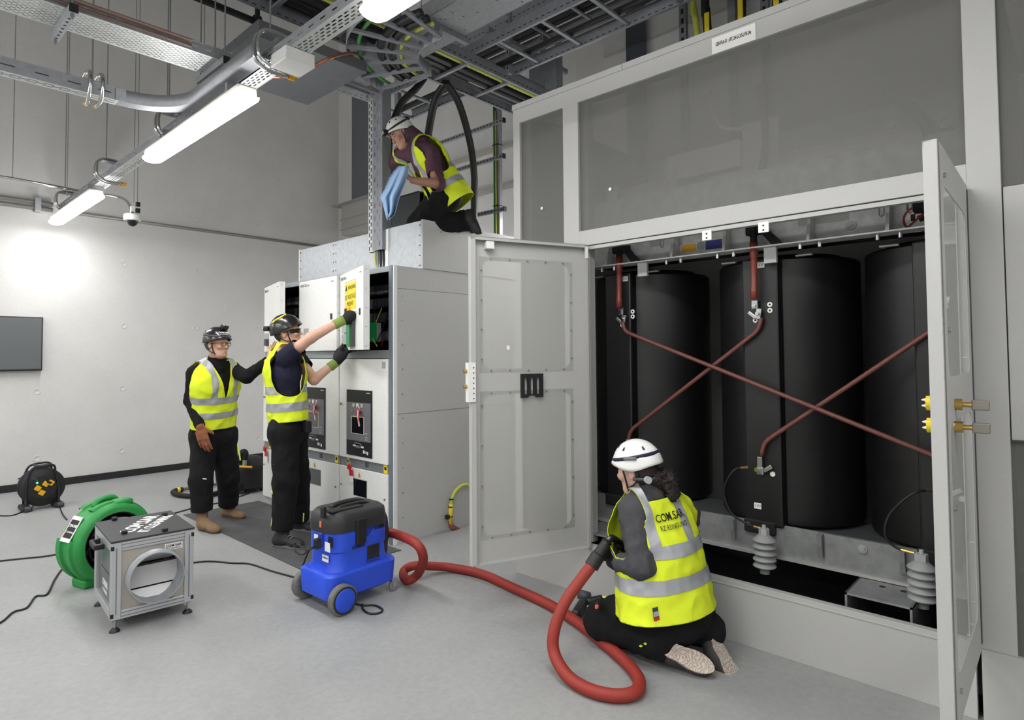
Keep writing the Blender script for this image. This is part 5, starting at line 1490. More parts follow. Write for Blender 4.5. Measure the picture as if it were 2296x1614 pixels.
# sticker on the shell side
a_ = math.radians(150)
e_ = Vector((math.cos(a_), 0, math.sin(a_))); tn = Vector((-math.sin(a_), 0, math.cos(a_)))
sR = Matrix((tn, Vector((0, 1, 0)), -e_)).transposed()
sc = c + e_ * (FR + .003) + Vector((0, .11, 0))
stk = MB().box(sc, (.17, .11, .003), 0, Matrix((tn, Vector((0, 1, 0)), tn.cross(Vector((0, 1, 0))))).transposed()).build('fan_sticker', PAPER, t, label='white sticker with black lettering')
rd = Vector((0, -1, 0)); up_ = -tn
bx_ = MB().box(sc + e_ * .002, (.12, .09, .002), 0, Matrix((tn, Vector((0, 1, 0)), tn.cross(Vector((0, 1, 0))))).transposed()).build('sticker_block', INK, stk)
text('fan_lettering', 'COM.SAR', sc + e_ * .0035 - tn * .02, rd, -tn, .017, INKW, stk, 'CENTER', bold=.03)
text('fan_lettering', 'IT CLEANING', sc + e_ * .0035 + tn * .022, rd, -tn, .011, INKW, stk, 'CENTER')

# ---- blue wet vacuum
w1 = at(768, 1378, Z=0); w2 = at(700, 1328, Z=0); cs = at(888, 1336, Z=0)
fx = Vector((cs.x - w1.x, cs.y - w1.y, 0)); rzv = math.atan2(fx.y, fx.x) + math.radians(3)
VS = .85; _dx = Vector((math.cos(rzv), math.sin(rzv), 0)) * (.055 * VS)
w1 = w1 + _dx
t = thing('wet_vacuum', 'blue and black industrial vacuum cleaner with red hose connected', 'vacuum cleaner', (w1.x, w1.y, 0), rzv, local=True)
t.scale = (VS, VS, VS)
# local: x forwards (to hose side, photo right), y away from camera, origin at near wheel contact
VL = .56; VWd = .44
def loft(secs, m, nm, par=t, sm=True, ang=40, cap=True):
    """secs: list of (z, x0, x1, y0, y1, r) rounded rectangles"""
    b = MB(); vs = []; n = 0
    for (z, x0, x1, y0, y1, r) in secs:
        ol = rrect(x1 - x0, y1 - y0, r, 6); n = len(ol)
        for (px_, py_) in ol:
            vs.append(((x0 + x1) / 2 + px_, (y0 + y1) / 2 + py_, z))
    fs = []
    for i in range(len(secs) - 1):
        for k in range(n):
            fs.append((i * n + k, i * n + (k + 1) % n, (i + 1) * n + (k + 1) % n, (i + 1) * n + k))
    if cap:
        fs.append(list(range(n))[::-1]); fs.append([(len(secs) - 1) * n + k for k in range(n)])
    b.add(vs, fs)
    return b.build(nm, m, par, smooth=sm, angle=ang)
base = loft([(.085, -.12, .39, .06, .42, .05), (.10, -.14, .45, .04, .44, .06), (.255, -.145, .465, .03, .45, .07), (.275, -.13, .455, .045, .435, .08)], BLUE, 'chassis')
body = loft([(.275, -.10, .435, .05, .43, .10), (.31, -.09, .415, .055, .425, .12), (.40, -.09, .41, .055, .425, .13), (.41, -.10, .42, .05, .43, .13), (.50, -.10, .42, .05, .43, .13), (.565, -.10, .415, .05, .43, .13)], BLUE, 'tank')
head = loft([(.545, -.105, .422, .045, .435, .13), (.60, -.105, .422, .045, .435, .13), (.66, -.095, .41, .055, .425, .12), (.685, -.07, .38, .075, .405, .11), (.69, -.04, .35, .10, .38, .09)], mat('vac_black', (42, 42, 44), .55, var=.25, vscale=20), 'motor_head', ang=55)
MB().bb((-.10 + .03, .11, .688), (.20, .20, .70), .005).build('head_recess', BLACKM, head)
# top handle bar running along the head
b = MB(); b.tube(smooth_path([(.02, .27, .685), (.06, .27, .700), (.16, .27, .706), (.26, .27, .700), (.36, .27, .66)], 5), [.022] * 21, 10); b.build('top_handle', BLACK, head, smooth=True)
b = MB(); b.tube(smooth_path([(.02, .19, .685), (.06, .19, .698), (.16, .19, .702), (.26, .19, .696), (.35, .19, .66)], 5), [.016] * 21, 10); b.build('top_handle', BLACK, head, smooth=True)
loft([(.27, .40, .445, .13, .35, .02), (.33, .405, .45, .13, .35, .02), (.45, .39, .455, .12, .36, .02), (.56, .38, .44, .12, .36, .02), (.66, .33, .40, .13, .35, .02)], MATS['vac_black'], 'hose_inlet_panel')
for (x, y) in ((.13, .048), (-.0, .43)):
    b = MB(); b.bb((x - .045, y - .022, .44), (x + .04, y + .012, .63), .012); b.build('latch', BLACK, t)
MB().bb((-.13, .13, .66), (-.10, .17, .74), .006).build('cord_hook', BLACK, t)
# near-side details
for k in range(9):
    MB().bb((.075 + .0, 0, 0), (.076, .001, .001)) if False else None
for k in range(5):
    x = .176 + k * .016; MB().bb((x, .046, .47 - .0 + k * .014), (x + .006, .0512, .545)).build('vent_slot', INK, body)
for k in range(10):
    x = .255 + k * .0095; MB().bb((x, .047, .515 - .0), (x + .0045, .053, .545)).build('vent_slot', INK, body)
for k in range(8):
    x = .06 + k * .014; MB().bb((x, .046, .415), (x + .006, .0512, .435 + (k % 3) * .01)).build('vent_slot', INK, body)
MB().bb((.19, .047, .31), (.30, .060, .41), .006).build('fill_window', mat('window_black', (36, 38, 40), .35), body)
MB().bb((.18, .046, .285), (.305, .058, .31), .004).build('window_lip', mat('blue_deep', (28, 52, 150), .45), body)
text('vac_lettering', 'Nilfisk', (.30, .0475, .365), (1, 0, 0), ZU, .001, INKW, body) if False else None
# rear face (photo left) : plug, stickers, cord
b = MB(); b.bb((-.118, .17, .46), (-.098, .215, .545), .006); b.build('outlet_box', mat('blue_deep', (28, 52, 150), .45), t)
MB().bb((-.16, .172, .44), (-.112, .212, .515), .010).build('power_plug', BLACK, t)
for (y0_, y1_, z0_, z1_) in ((.085, .15, .425, .49), (.24, .29, .45, .52)):
    MB().bb((-.1035, y0_, z0_), (-.100, y1_, z1_)).build('info_sticker', PAPER, t)
MB().bb((-.096, .12, .345), (-.0905, .195, .39)).build('name_sticker', PAPER, t)
text('sticker_lettering', 'COM.SAR', (-.0965, .1575, .372), (0, -1, 0), ZU, .011, INK, t, 'CENTER', bold=.03)
MB().box((-.106, .20, .605), (.01, .02, .045), .003).build('orange_tag', mat('tag_orange', (232, 120, 84), .5), t)
for k in range(6):
    MB().bb((-.1025, .07 + k * .011 - .02, .465), (-.0985, .074 + k * .011 - .02, .535)).build('vent_slot', INK, t)
# wheels
def wheel(y, side, nm='rear_wheel'):
    c = Vector((-.055, y, .105))
    b = MB(); b.lathe([(.06, -.03), (.092, -.032), (.105, -.024), (.105, .024), (.092, .032), (.06, .03)], c, (0, 1, 0), 40); w = b.build(nm, mat('tyre_dusty', (120, 118, 112), .8, var=.5, vscale=25, col2=(54, 54, 54)), t, smooth=True, angle=40)
    MB().lathe([(.001, 0), (.075, 0), (.082, .004), (.094, .002), (.094, -.006)], c + Vector((0, side * -.032, 0)), (0, -side, 0), 36).build('tyre_wall', RUBBER, w, smooth=True, angle=40)
    MB().lathe([(.001, .007), (.072, .007), (.080, .003), (.082, 0)], c + Vector((0, side * -.034, 0)), (0, -side, 0), 36).build('wheel_cap', BLUE, w, smooth=True, angle=40)
wheel(.0, 1); wheel(.48, -1)
MB().cyl((-.055, .03, .105), (-.055, .45, .105), .015, 10).build('axle', STEEL, t)
for y in (.075, .405):
    c = Vector((.455, y, .045))
    w = MB().lathe([(.012, -.014), (.038, -.014), (.045, -.008), (.045, .008), (.038, .014), (.012, .014)], c, (0, 1, 0), 24).build('caster_wheel', mat('caster_grey', (128, 128, 128), .5), t, smooth=True, angle=40)
    MB().cyl(c + Vector((0, -.017, 0)), c + Vector((0, .017, 0)), .012, 10).build('caster_hub', STEEL, w)
    b = MB(); b.prism([(.437, y - .020, .03), (.475, y - .020, .045), (.475, y - .020, .10), (.42, y - .020, .10)], (0, .004, 0)); b.prism([(.437, y + .016, .03), (.475, y + .016, .045), (.475, y + .016, .10), (.42, y + .016, .10)], (0, .004, 0)); b.bb((.41, y - .022, .096), (.478, y + .022, .104))
    b.build('caster_fork', GALV, t)
M_ = Matrix.Translation((w1.x, w1.y, 0)) @ Matrix.Rotation(rzv, 4, 'Z') @ Matrix.Scale(VS, 4)
inlet = M_ @ Vector((.45, .20, .40))

# red hose: ribbed tube from the vacuum to the nozzle in the woman's hand
HR = .029
HOSE = mat('hose_red', (146, 46, 36), .6)
def hz(x, y, z): return at(x, y, Z=z)
hp = [inlet, inlet + (M_.to_3x3() @ Vector((.06, 0, .01))), hz(930, 1216, .36), hz(949, 1250, .26), hz(938, 1285, .10), hz(918, 1300, .045), hz(905, 1293, .04), hz(908, 1277, .06), hz(930, 1268, .09), hz(965, 1269, .06), hz(1010, 1272, .035), hz(1080, 1287, .03), hz(1150, 1318, .03), hz(1230, 1355, .03), hz(1290, 1392, .03),
      hz(1345, 1435, .03), hz(1400, 1482, .03), hz(1432, 1523, .03), hz(1425, 1552, .03), hz(1385, 1560, .03), hz(1330, 1550, .03), hz(1275, 1518, .04)]
d_n = 3.10
hp += [at(1243, 1465, D=2.98), at(1243, 1412, D=3.02), at(1266, 1352, D=3.06), at(1298, 1305, D=3.10), at(1331, 1262, D=3.14)]
path = smooth_path(hp, 14)
# resample evenly and ripple the radius for the spiral ribs
P = [path[0]]; 
seglen = .0045
acc = 0
out = []
for i in range(1, len(path)):
    a, b_ = path[i - 1], path[i]; L = (b_ - a).length
    while acc <= L:
        out.append(a + (b_ - a) * (acc / L)); acc += seglen
    acc -= L
for q_ in out:
    q_.z = max(q_.z, HR + .002)
rad = [HR + (.0014 if i % 2 else -.0008) for i in range(len(out))]
o = MB().tube(out, rad, 14).build('vacuum_hose', HOSE, smooth=True); tag(o, 'long red ribbed vacuum hose looping across the floor', 'hose')
a, e = out[-1], at(1346, 1238, D=3.16)
dr = (e - a).normalized()
t = thing('hose_nozzle', 'black hose end grip with steel elbow held by the kneeling person', 'nozzle', a)
MB().cyl(a - dr * .02, a + dr * .045, .037, 20).build('grip_collar', BLACK, t, smooth=True, angle=40)
q1 = at(1362, 1213, D=3.17)
MB().tube([a + dr * .045, a + dr * .06, q1 - dr * .02, q1], [.031, .031, .026, .027], 18).build('grip', BLACK, t, smooth=True)
MB().tube(smooth_path([q1, at(1370, 1206, D=3.18), at(1380, 1210, D=3.20), at(1392, 1222, D=3.24)], 5), .018, 14).build('steel_elbow', mat('tube_dark', (84, 86, 88), .3, .8), t, smooth=True)
cn = M_ @ Vector((.43, .20, .40)); d2 = (M_.to_3x3() @ Vector((1, 0, 0)))
o = MB(); o.cyl(cn, cn + d2 * .05, .036, 18); o.cyl(cn - d2 * .01, cn + d2 * .015, .05, 18)
o = o.build('hose_coupling', BLACK, smooth=True, angle=40); tag(o, 'black hose coupling plugged into the blue vacuum', 'coupling')

# floor tool lying beside the knee
p = at(1300, 1368, Z=.03)
t = thing('floor_nozzle', 'black elbow shaped vacuum floor tool lying beside the knee', 'nozzle', (p.x, p.y, 0))
MB().tube(smooth_path([at(1290, 1380, Z=.03), at(1308, 1352, Z=.035), at(1325, 1348, Z=.04), at(1350, 1343, Z=.05)], 5), [.03] * 5 + [.028] * 5 + [.026] * 6, 14).build('elbow_tube', BLACK, t, smooth=True)
MB().tube([at(1300, 1332, Z=.035), at(1320, 1338, Z=.035)], .03, 12).build('tool_head', DGREY, t, smooth=True)
MB().tube([at(1312, 1358, Z=.025), at(1340, 1362, Z=.02)], .008, 8).build('tool_pin', STEEL, t)

# ---- black tub vacuum behind the men, with its hose
p = at(556, 1100, Z=0)
t = thing('tub_vacuum', 'black tub vacuum cleaner with yellow clip behind the standing man', 'vacuum cleaner', (p.x, p.y, 0))
q_ = Vector((p.x, p.y, 0))
MB().lathe([(.001, .03), (.16, .03), (.19, .06), (.20, .24), (.205, .25), (.001, .25)], q_, (0, 0, 1), 36).build('tub', BLACK, t, smooth=True, angle=40)
MB().lathe([(.21, .25), (.21, .28), (.17, .36), (.12, .39), (.001, .40)], q_, (0, 0, 1), 36).build('motor_head', BLACKM, t, smooth=True, angle=40)
e1 = at(533, 1052, D=6.9); 
b = MB(); b.tube([at(537, 1046, D=6.75), at(565, 1047, D=6.75)], .012, 8); b.build('yellow_clip', GOLD, t)
b = MB(); b.cyl(at(548, 1045, D=6.85), at(549, 1028, D=6.85), .022, 12); b.build('inlet_pipe', mat('pipe_clear', (150, 154, 140), .4), t)
b = MB(); b.tube(smooth_path([at(549, 1030, D=6.85), at(551, 1016, D=6.85), at(545, 1012, D=6.85), at(540, 1022, D=6.85), at(537, 1035, D=6.88)], 5), .03, 10); b.build('inlet_elbow', BLACKM, t, smooth=True)
for k in range(4):
    a_ = PI / 4 + k * PI / 2; MB().lathe([(.001, -.015), (.03, -.015), (.03, .015), (.001, .015)], q_ + Vector((.16 * math.cos(a_), .16 * math.sin(a_), .03)), (math.cos(a_), math.sin(a_), 0), 14).build('tub_caster', BLACK, t)
hp = [at(540, 1090, Z=.1), at(500, 1100, Z=.03), at(480, 1107, Z=.03), at(440, 1112, Z=.03), at(405, 1110, Z=.03), at(388, 1104, Z=.03), at(395, 1099, Z=.03), at(402, 1098, Z=.03)]
o = MB().tube(smooth_path(hp, 8), .026, 12).build('black_hose', BLACKM, smooth=True); tag(o, 'black vacuum hose curled on the floor beside the brown boots', 'hose')
t = thing('suction_pipe', 'grey suction pipe with yellow band lying on the floor', 'pipe', at(402, 1098, Z=.03))
MB().cyl(at(402, 1098, Z=.03), at(500, 1083, Z=.03), .018, 12).build('pipe_tube', mat('pipe_grey', (120, 112, 108), .4, .5), t)
MB().cyl(at(397, 1099, Z=.03), at(403, 1098, Z=.03), .029, 12).build('yellow_band', YELLOW, t)
MB().cyl(at(403, 1098, Z=.03), at(410, 1097, Z=.03), .027, 12).build('pipe_socket', BLACKM, t)

# ---- cables on the floor
def floor_cable(label, pts, r=.006, m=CABLE, z=None):
    P = [at(x, y, Z=r + .001 if len(q_) == 0 else q_[0]) for (x, y, *q_) in pts]
    o = MB().tube(smooth_path(P, 8), r, 8).build('extension_cord', m, smooth=True)
    return tag(o, label, 'cable', 'black power cords on the floor')
floor_cable('black cord from the left edge to the green fan', [(-60, 1264), (40, 1253), (100, 1247), (145, 1239)])
floor_cable('black cord curling from the bottom left up to the fan', [(-60, 1420), (0, 1396), (30, 1372), (60, 1362), (80, 1337), (105, 1332), (122, 1300), (140, 1275), (158, 1265, .03)])
floor_cable('black cord from the reel to the fan', [(112, 1090, .2), (122, 1108, .12), (133, 1135), (140, 1152), (150, 1165)])
floor_cable('black cord from the wall to the reel', [(-40, 1100, .02), (20, 1083, .06), (60, 1066, .22), (80, 1075, .20)])
floor_cable('black cord lying left of the reel', [(-40, 1153), (20, 1156), (50, 1147), (75, 1135, .02)])
floor_cable('black cord from the filter box to the blue vacuum', [(425, 1262), (470, 1258), (520, 1262), (560, 1264), (610, 1280), (672, 1297)])
floor_cable('thin black cord passing behind the brown boots', [(382, 1153), (410, 1145), (440, 1137), (500, 1125), (540, 1112), (560, 1105)])
floor_cable('black cord loop on the floor in front of the blue vacuum', [(790, 1352), (815, 1357), (840, 1357), (857, 1366), (850, 1374), (828, 1375), (814, 1366), (812, 1354)])
a = M_ @ Vector((-.14, .19, .47))
pts = [a, a + Vector((-.05, .04, -.03)), at(664, 1215, D=4.25), at(662, 1235, D=4.25), at(680, 1243, D=4.2), at(698, 1225, D=4.1), at(690, 1240, D=4.1), at(677, 1275, D=4.15), at(674, 1296, Z=.008), at(680, 1310, Z=.008)]
o = MB().tube(smooth_path(pts, 8), .006, 8).build('extension_cord', CABLE, smooth=True); tag(o, 'black cord hanging from the rear of the blue vacuum', 'cable', 'black power cords on the floor')

# earth lead at the switchgear side
t = thing('earth_lead', 'yellow green earth lead with copper clamp at the side panel', 'cable', at(1020, 1188, Z=0))
P = [at(1065, 1110, Y=4.105), at(1048, 1087, Y=4.105), at(1030, 1092, Y=4.105), at(1016, 1110, Y=4.105), at(1010, 1140, Y=4.105), at(1009, 1170, Y=4.105)]
MB().tube(smooth_path(P, 8), .014, 10).build('lead_run', EARTH, t, smooth=True)
MB().tube([at(1011, 1130, Y=4.105), at(1009.5, 1168, Y=4.105)], .019, 10).build('lead_marker', YELLOW, t, smooth=True)
MB().tube([at(1009, 1168, Y=4.105), at(1013, 1181, Y=4.105), at(1030, 1188, Y=4.105)], [.02, .022, .016], 10).build('copper_clamp', COPPER, t, smooth=True)
for y in (1118, 1135, 1157):
    MB().cyl(at(1012 if y < 1125 else 1010, y, Y=4.105), at(1012 if y < 1125 else 1010, y + 2, Y=4.105), .0215, 10).build('cable_tie', BLACK, t)
MB().box(at(1003, 1159, Y=4.105), (.03, .03, .035)).build('clamp_screw', BLACK, t)
# ---------------------------------------------------------------- people: implicit-surface figures
def V3(v): return np.array([v[0], v[1], v[2]], dtype=np.float64)
def nrm(v):
    v = V3(v); return v / np.linalg.norm(v)


class Field:
    """signed distance grid built from smooth-blended primitives, meshed with surface nets"""
    def __init__(s, pts, pad, h):
        P = np.array([V3(p) for p in pts]); s.lo = P.min(0) - pad; hi = P.max(0) + pad
        s.h = h; s.n = np.ceil((hi - s.lo) / h).astype(int) + 1
        s.D = np.full(s.n, 0.5, dtype=np.float32)

    def _win(s, lo, hi):
        a = np.clip(np.floor((lo - s.lo) / s.h).astype(int), 0, s.n - 1); b = np.clip(np.ceil((hi - s.lo) / s.h).astype(int) + 1, 1, s.n)
        if np.any(b <= a): return None
        ax = [(s.lo[i] + s.h * np.arange(a[i], b[i])).astype(np.float32) for i in range(3)]
        return tuple(slice(a[i], b[i]) for i in range(3)), ax[0][:, None, None], ax[1][None, :, None], ax[2][None, None, :]

    def _mix(s, sl, d, k, op):
        A = s.D[sl]
        if op == 'add':
            t = np.clip(.5 + .5 * (A - d) / k, 0, 1); s.D[sl] = A * (1 - t) + d * t - k * t * (1 - t)
        else:
            d = -d; t = np.clip(.5 - .5 * (A - d) / k, 0, 1); s.D[sl] = A * (1 - t) + d * t + k * t * (1 - t)

    def cone(s, a, b, ra, rb, k=.03, flat=None, op='add'):
        a = V3(a); b = V3(b); m = max(ra, rb) * (max(1, flat[1]) if flat else 1) + k + .05
        w = s._win(np.minimum(a, b) - m, np.maximum(a, b) + m)
        if w is None: return s
        sl, X, Y, Z = w; ba = b - a; L2 = max(1e-9, ba @ ba)
        t = np.clip(((X - a[0]) * ba[0] + (Y - a[1]) * ba[1] + (Z - a[2]) * ba[2]) / L2, 0, 1)
        qx = X - a[0] - t * ba[0]; qy = Y - a[1] - t * ba[1]; qz = Z - a[2] - t * ba[2]
        q2 = qx * qx + qy * qy + qz * qz; sc = 1.0
        if flat:
            f = nrm(flat[0]); qf = qx * f[0] + qy * f[1] + qz * f[2]; q2 = q2 + qf * qf * (1 / flat[1] ** 2 - 1); sc = min(1, flat[1]) ** .5
        d = (np.sqrt(np.maximum(q2, 0)) - (ra + (rb - ra) * t)) * sc
        s._mix(sl, d, k, op); return s

    def ell(s, c, R, r, k=.02, op='add'):
        """R rows are the axes"""
        c = V3(c); m = max(r) + k + .03; w = s._win(c - m, c + m)
        if w is None: return s
        sl, X, Y, Z = w; q = 0
        for i in range(3):
            e = R[i]; u = (X - c[0]) * e[0] + (Y - c[1]) * e[1] + (Z - c[2]) * e[2]; q = q + (u / r[i]) ** 2
        d = (np.sqrt(q) - 1) * min(r)
        s._mix(sl, d, k, op); return s

    def mesh(s, off=0.0):
        D = s.D - off; n = D.shape; ins = D < 0
        c = ins[:-1, :-1, :-1].astype(np.int8)
        tot = np.zeros([k - 1 for k in n], np.int8)
        for dx in (0, 1):
            for dy in (0, 1):
                for dz in (0, 1):
                    tot += ins[dx:n[0] - 1 + dx, dy:n[1] - 1 + dy, dz:n[2] - 1 + dz]
        I, J, K = np.nonzero((tot > 0) & (tot < 8))
        val = {}
        for dx in (0, 1):
            for dy in (0, 1):
                for dz in (0, 1):
                    val[(dx, dy, dz)] = D[I + dx, J + dy, K + dz]
        acc = np.zeros((len(I), 3)); cnt = np.zeros(len(I))
        keys = list(val)
        for p in keys:
            for ax in range(3):
                if p[ax] == 0:
                    q = list(p); q[ax] = 1; q = tuple(q)
                    a, b = val[p], val[q]; m = (a < 0) != (b < 0)
                    t = np.where(m, a / np.where(m, a - b, 1), 0)
                    pos = np.tile(np.array(p, float), (len(I), 1)); pos[:, ax] += t
                    acc += np.where(m[:, None], pos, 0); cnt += m
        V = (np.stack([I, J, K], 1) + acc / cnt[:, None]) * s.h + s.lo
        idx = np.full([k - 1 for k in n], -1, np.int64); idx[I, J, K] = np.arange(len(I))
        Fs = []
        for ax in range(3):
            sa = [slice(None)] * 3; sb = [slice(None)] * 3; sa[ax] = slice(0, -1); sb[ax] = slice(1, None)
            ch = ins[tuple(sa)] != ins[tuple(sb)]
            for o in (k for k in range(3) if k != ax):
                pass
            o1, o2 = [k for k in range(3) if k != ax]
            ok = [slice(None)] * 3; ok[o1] = slice(1, -1); ok[o2] = slice(1, -1)
            m = np.zeros_like(ch); m[tuple(ok)] = ch[tuple(ok)]
            E = np.stack(np.nonzero(m), 1)
            if len(E) == 0: continue
            d1 = np.zeros(3, int); d1[o1] = 1; d2 = np.zeros(3, int); d2[o2] = 1
            q = [idx[tuple((E - a * d1 - b * d2).T)] for (a, b) in ((0, 0), (1, 0), (1, 1), (0, 1))]
            q = np.stack(q, 1); fl = ins[tuple(E.T)]
            if ax == 1: fl = ~fl
            q[~fl] = q[~fl][:, ::-1]
            Fs.append(q)
        F = np.concatenate(Fs); F = F[(F >= 0).all(1)]
        return V, F


def vnormals(V, F):
    N = np.zeros_like(V)
    a, b, c = V[F[:, 0]], V[F[:, 1]], V[F[:, 2]]; fn = np.cross(b - a, c - a)
    d = V[F[:, 3]]; fn = fn + np.cross(c - a, d - a)
    for i in range(4): np.add.at(N, F[:, i], fn)
    return N / (np.linalg.norm(N, axis=1)[:, None] + 1e-12)


class Cloth:
    """polygon surface that can be clipped by scalar functions"""
    def __init__(s, V, F):
        s.V = [tuple(v) for v in V] if False else np.asarray(V); s.F = [tuple(f) for f in F]
        s.N = None

    def clip(s, fn):
        """keep fn(V) > 0"""
        val = fn(s.V); V = [tuple(v) for v in s.V]; cache = {}; out = []
        pos = val > 0
        for f in s.F:
            p = [pos[i] for i in f]
            if all(p): out.append(f); continue
            if not any(p): continue
            nf = []
            for k in range(len(f)):
                i, j = f[k], f[(k + 1) % len(f)]
                if pos[i]: nf.append(i)
                if pos[i] != pos[j]:
                    e = (i, j) if i < j else (j, i)
                    if e not in cache:
                        t = val[i] / (val[i] - val[j]); cache[e] = len(V); V.append(tuple(np.array(V[i]) + (np.array(V[j]) - np.array(V[i])) * t))
                    nf.append(cache[e])
            if len(nf) >= 3: out.append(tuple(nf))
        used = sorted({i for f in out for i in f}); mp = {a: b for b, a in enumerate(used)}
        s.V = np.array([V[i] for i in used]) if used else np.zeros((0, 3)); s.F = [tuple(mp[i] for i in f) for f in out]
        return s

    def copy(s):
        c = Cloth(s.V.copy(), list(s.F)); return c

    def normals(s):
        N = np.zeros_like(s.V)
        for f in s.F:
            a = s.V[f[0]]
            n = np.zeros(3)
            for k in range(1, len(f) - 1): n += np.cross(s.V[f[k]] - a, s.V[f[k + 1]] - a)
            for i in f: N[i] += n
        return N / (np.linalg.norm(N, axis=1)[:, None] + 1e-12)

    def puff(s, d):
        s.V = s.V + s.normals() * d; return s

    def wrinkle(s, amp, freq, stretch=(1, 1, 1)):
        N = s.normals(); out = s.V.copy()
        for i, v in enumerate(s.V):
            q = Vector((v[0] * freq * stretch[0], v[1] * freq * stretch[1], v[2] * freq * stretch[2]))
            w = 1 - 2 * abs(mnoise.noise(q)) ; w2 = mnoise.noise(q * 2.3)
            out[i] = v + N[i] * amp * (w * .8 + w2 * .35)
        s.V = out; return s

    def build(s, name, m, parent, solid=0.0, label=None):
        b = MB(); b.v = [tuple(v) for v in s.V]; b.f = s.F
        return b.build(name, m, parent, smooth=True, fix=False, solid=solid, label=label)


SKIN = {}
def skin_mat(name, col):
    m = mat(name, col, .55, var=.25, vscale=40, col2=tuple(max(0, int(c * .86)) for c in col), bump=.06, bscale=250)
    m.node_tree.nodes['Principled BSDF'].inputs['Subsurface Weight'].default_value = .08
    m.node_tree.nodes['Principled BSDF'].inputs['Subsurface Radius'].default_value = (.01, .004, .002)
    return m


def cloth_mat(name, col, rough=.85, var=.25, col2=None, vs=14, bump=.25, bs=45):
    return mat(name, col, rough, var=var, vscale=vs, col2=col2, bump=bump, bscale=bs, spec=.2)


HIVIS = cloth_mat('hivis_yellow', (222, 238, 52), .75, .35, (202, 220, 40), 9, .12, 40)
HIVIS.node_tree.nodes['Principled BSDF'].inputs['Emission Color'].default_value = (0, 0, 0, 1)
REFLECT = mat('reflective_tape', (168, 170, 174), .45, .25, var=.2, vscale=18)
TROUS = cloth_mat('black_trousers', (23, 23, 25), .9, .3, (34, 34, 36), 7, .35, 30)
BLKTOP = cloth_mat('black_sweater', (20, 20, 22), .9, .3, (32, 32, 34), 8, .3, 40)
NAVY = cloth_mat('navy_tshirt', (36, 36, 54), .9, .3, (28, 28, 42), 8, .3, 40)
PLUM = cloth_mat('plum_hoodie', (92, 64, 78), .9, .35, (76, 52, 64), 9, .35, 35)
CHARC = cloth_mat('charcoal_jacket', (74, 74, 77), .92, .35, (58, 58, 62), 16, .4, 60)
SKIN1 = skin_mat('skin_1', (196, 152, 130)); SKIN2 = skin_mat('skin_2', (214, 168, 146)); SKIN3 = skin_mat('skin_3', (186, 140, 120)); SKIN4 = skin_mat('skin_4', (206, 166, 148))
HELW = mat('helmet_white', (232, 232, 230), .35, coat=.2); HELB = mat('helmet_black', (22, 22, 24), .28, coat=.4)
HAIRD = mat('hair_dark', (34, 26, 24), .6, var=.4, vscale=60, bump=.5, bscale=160)
BROWNB = mat('boot_suede', (134, 106, 80), .8, var=.4, vscale=12, col2=(104, 80, 58), bump=.2, bscale=120)
SOLE = mat('boot_sole', (70, 58, 48), .8)
BOOTK = mat('boot_black', (40, 39, 40), .65, var=.4, vscale=18, bump=.2, bscale=90)
GLOVEB = mat('glove_brown', (140, 84, 54), .8, var=.35, vscale=30, bump=.3, bscale=120)
GLOVEK = mat('glove_black', (11, 11, 12), .8, bump=.25, bscale=150)
GLOVEG = mat('glove_green', (128, 150, 72), .8, bump=.3, bscale=200)


class Fig:
    """joint frame helper for one person"""
    def __init__(s, name, label, base):
        s.t = thing(name, label, 'person', base)
        s.sk = None


def frame(up, fwd):
    """rows: right, forward, up"""
    u = nrm(up); f = V3(fwd) - u * (V3(fwd) @ u); f = f / np.linalg.norm(f); r = np.cross(f, u)
    return np.array([r, f, u])


def head_shape(F, c, R, k=.012, chin=1.0):
    g = lambda x, y, z: V3(c) + R[0] * x + R[1] * y + R[2] * z
    F.ell(g(0, -.012, .035), R, (.076, .096, .088), .02)
    F.ell(g(0, .022, -.036), R, (.059, .072, .092), .03)
    F.ell(g(0, .040, -.098), R, (.038, .042, .032), .025)
    F.cone(g(-.044, .0, -.062), g(-.027, .052, -.100), .024, .018, .03); F.cone(g(.044, .0, -.062), g(.027, .052, -.100), .024, .018, .03)
    for sx in (-1, 1):
        F.ell(g(sx * .030, .096, .002), R, (.017, .014, .011), .012, 'sub')
        F.ell(g(sx * .040, .070, -.028), R, (.022, .022, .018), .02)
        F.ell(g(sx * .030, .083, .0), R, (.013, .010, .009), .004)
        F.ell(g(sx * .079, -.008, -.010), R, (.009, .020, .032), .008); F.ell(g(sx * .086, -.006, -.008), R, (.006, .010, .016), .006, 'sub')
    F.cone(g(-.035, .080, .022), g(.035, .080, .022), .009, .009, .012)
    F.cone(g(0, .088, .006), g(0, .110, -.032), .007, .012, .010); F.ell(g(-.012, .096, -.036), R, (.008, .009, .007), .006); F.ell(g(.012, .096, -.036), R, (.008, .009, .007), .006)
    F.ell(g(0, .088, -.066), R, (.019, .010, .006), .006); F.ell(g(0, .086, -.078), R, (.016, .010, .006), .006)
    F.ell(g(0, .101, -.072), R, (.018, .010, .0020), .003, 'sub')
    F.ell(g(0, .074, -.108), R, (.018, .016, .014), .012)


